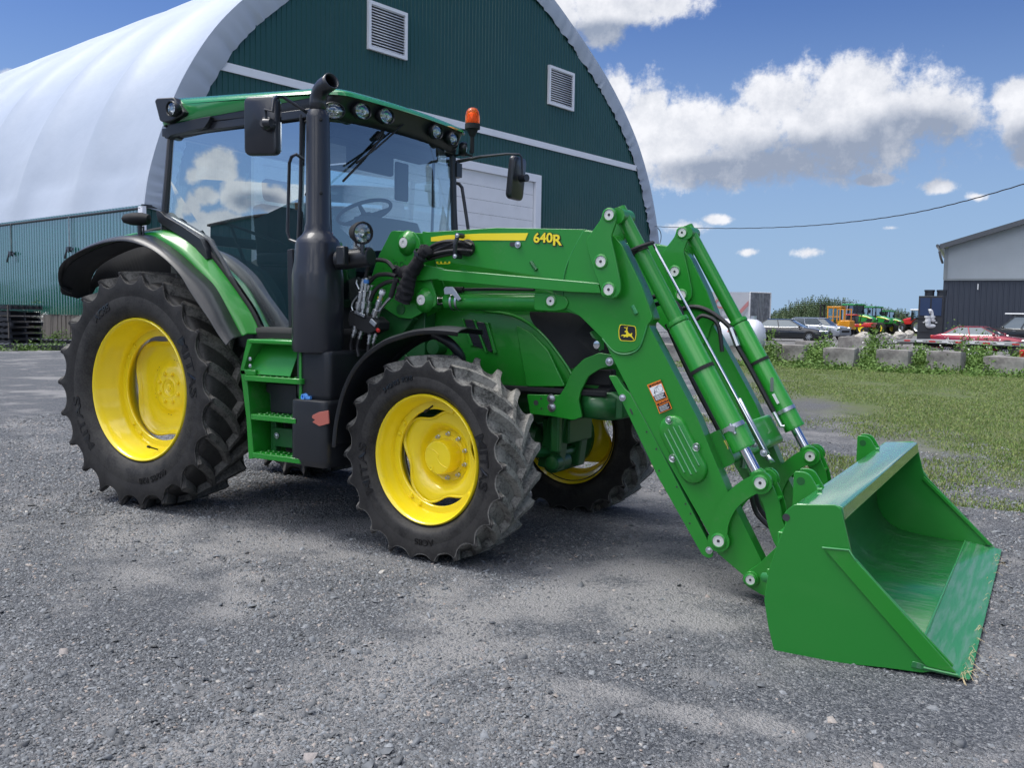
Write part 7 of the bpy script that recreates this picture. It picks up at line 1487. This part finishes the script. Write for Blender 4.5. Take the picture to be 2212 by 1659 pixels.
# far hedge and trees behind the photographer: the cab glass and the barn siding mirror them
def hedge(name,label,x0,y0,x1,y1,h,seed,n=260):
    rr=random.Random(seed); pts=[]
    for k in range(n): t=rr.random(); pts.append((x0+(x1-x0)*t+rr.gauss(0,1.5),y0+(y1-y0)*t+rr.gauss(0,1.5),h*rr.random()**.8*(.8+.25*math.sin(t*23)+.15*math.sin(t*61)),2.2))
    leaves(name,pts,M['leaf_dark'],1.1,60,2.,'stuff',label,'hedge',seed=seed)
hedge('far_hedge','dark far hedge across the field on the left',-190,-95,-120,30,4.4,61)
hedge('rear_hedge','dark hedge behind the viewer',-120,-100,70,-75,3.2,62,420)
def rearshed():
    # the shed opposite, mirrored in the cab door glass
    o=empty('opposite_shed',(-23,-26,0),'dark green arched shed opposite the yard','shed'); b=MB(); n=14; x0,x1=-28.8,-19.; pr=[]
    for k in range(n+1): t=k/n; pr.append((x0+(x1-x0)*t,5.85+.35*math.sin(math.pi*min(1,t*1.1))))
    b.prism([(x0,0)]+pr+[(x1,0)],-36,-26); b.build('wall',M['siding_gable'],o,smooth=0)
    b=MB(); b.ring([[Vector((x,-36.2,z+.05)) for x,z in pr],[Vector((x,-25.8,z+.05)) for x,z in pr]],False); b.build('roof',M['wood_grey'],o,solid=.1)
rearshed()
# ---- left edge: stacked black pallets and racks
def pallets():
    rr=random.Random(11); p0=at(-60,742); p1=at(62,735); d=Vector((p1.x-p0.x,p1.y-p0.y,0)).normalized(); nrm=Vector((-d.y,d.x,0)); Rm=Matrix.Rotation(math.atan2(d.y,d.x),3,'Z')
    v=ray(62,700); v=ray(26,700); e=CP+v*(34/v.dot(CD)); e.z=0; d=Vector((1,.15,0)).normalized(); nrm=Vector((-d.y,d.x,0)); Rm=Matrix.Rotation(math.atan2(d.y,d.x),3,'Z'); z=.05
    names=['bottom pallet of the black stack at the left edge','second black pallet from the bottom of the stack','third black pallet from the bottom of the stack','fourth black pallet from the bottom of the stack','fifth black pallet from the bottom of the stack','sixth black pallet from the bottom of the stack','top pallet of the black stack at the left edge']
    for k in range(7):
        off=rr.uniform(-.12,.05); o=empty('pallet',e+Vector((0,0,z)),names[k],'pallet','black pallets stacked at the left edge'); f=lambda s,n,zz:e+d*(s+off)+nrm*n+Vector((0,0,z+zz)); tilt=rr.uniform(-.012,.012)
        for nn in (0,.65,1.3): b=MB(); b.box(f(-1.4,nn,.09),(2.8,.09,.12),Rm@Matrix.Rotation(tilt,3,'Y')); b.build('stringer',M['wood_black'],o)
        b=MB()
        for j in range(9): b.box(f(-2.7+j*.33,.65,.17),(.14,1.4,.025),Rm); b.box(f(-2.7+j*.33,.65,.012),(.14,1.4,.025),Rm)
        b.build('deck_slats',M['wood_black'],o,smooth=0)
        if k in (2,5): b=MB(); b.box(f(-.02,-.05,.1),(.03,.05,.6),Rm); b.build('upright',M['wood_grey'],o)
        z+=.205+rr.uniform(0,.02)
    for k,(px,py,ln,lab) in enumerate(((150,729,5.,'low dark steel rack lying behind the others near the barn wall'),(150,742,6.,'long dark steel rack with pale slats lying on the gravel edge'),(150,755,6.4,'long dark steel rack nearest the yard, left of the rear wheel'))):
        v=ray(px,py); e2=PZ(px,py,.03); e2=Vector((e2.x+.8,e2.y,0)); dd=Vector((-.93,-.36,0)).normalized(); nn_=Vector((dd.y,-dd.x,0)); Rm2=Matrix.Rotation(math.atan2(dd.y,dd.x),3,'Z'); o=empty('steel_rack',e2,lab,'rack','dark racks lying by the pallets'); f=lambda s,n,zz:e2+dd*s+nn_*n+Vector((0,0,zz))
        for n_ in (0,1.1): b=MB(); b.box(f(ln/2,n_,.10),(ln,.07,.14),Rm2); b.build('side_beam',M['wood_black'],o)
        b=MB(); s=.1
        while s<ln: b.add([f(s,0,.15),f(s+.05,0,.15),f(s+.65,1.1,.15),f(s+.6,1.1,.15)],[(0,1,2,3)]) if k else b.box(f(s,.55,.14),(.06,1.1,.03),Rm2); s+=.22 if (int(s*2)%5) else .5
        b.build('slat',M['wood_pale'] if k else M['wood_black'],o,smooth=0,solid=.02)
    pts=[];fl=[]
    for cx,cy,w,h,n in ((82,735,5,.9,40),(75,722,10,.6,40),(110,738,22,.35,60),(90,756,20,.16,50),(130,757,15,.14,30),(30,758,30,.10,30),(15,735,14,.5,16)):
        for k in range(n): p=at(rr.gauss(cx,w),cy); hh=abs(rr.gauss(0,.55))*h; pts.append((p.x,p.y,hh,.16))
    leaves('weeds',pts,M['leaf'],.07,16,.2,'stuff','thin weeds growing through the racks and pallets at the left','weeds',seed=14)
    for k in range(34): p=at(rr.gauss(82,7),737); fl.append((p.x,p.y,rr.uniform(.75,1.25),.06))
    for k in range(10): p=at(rr.gauss(60,20),737); fl.append((p.x,p.y,rr.uniform(.3,1.6),.05))
    leaves('white_flowers',fl,M['petal'],.05,6,.06,'stuff','white daisies standing between the pallets and the barn','flowers',seed=15)
pallets()
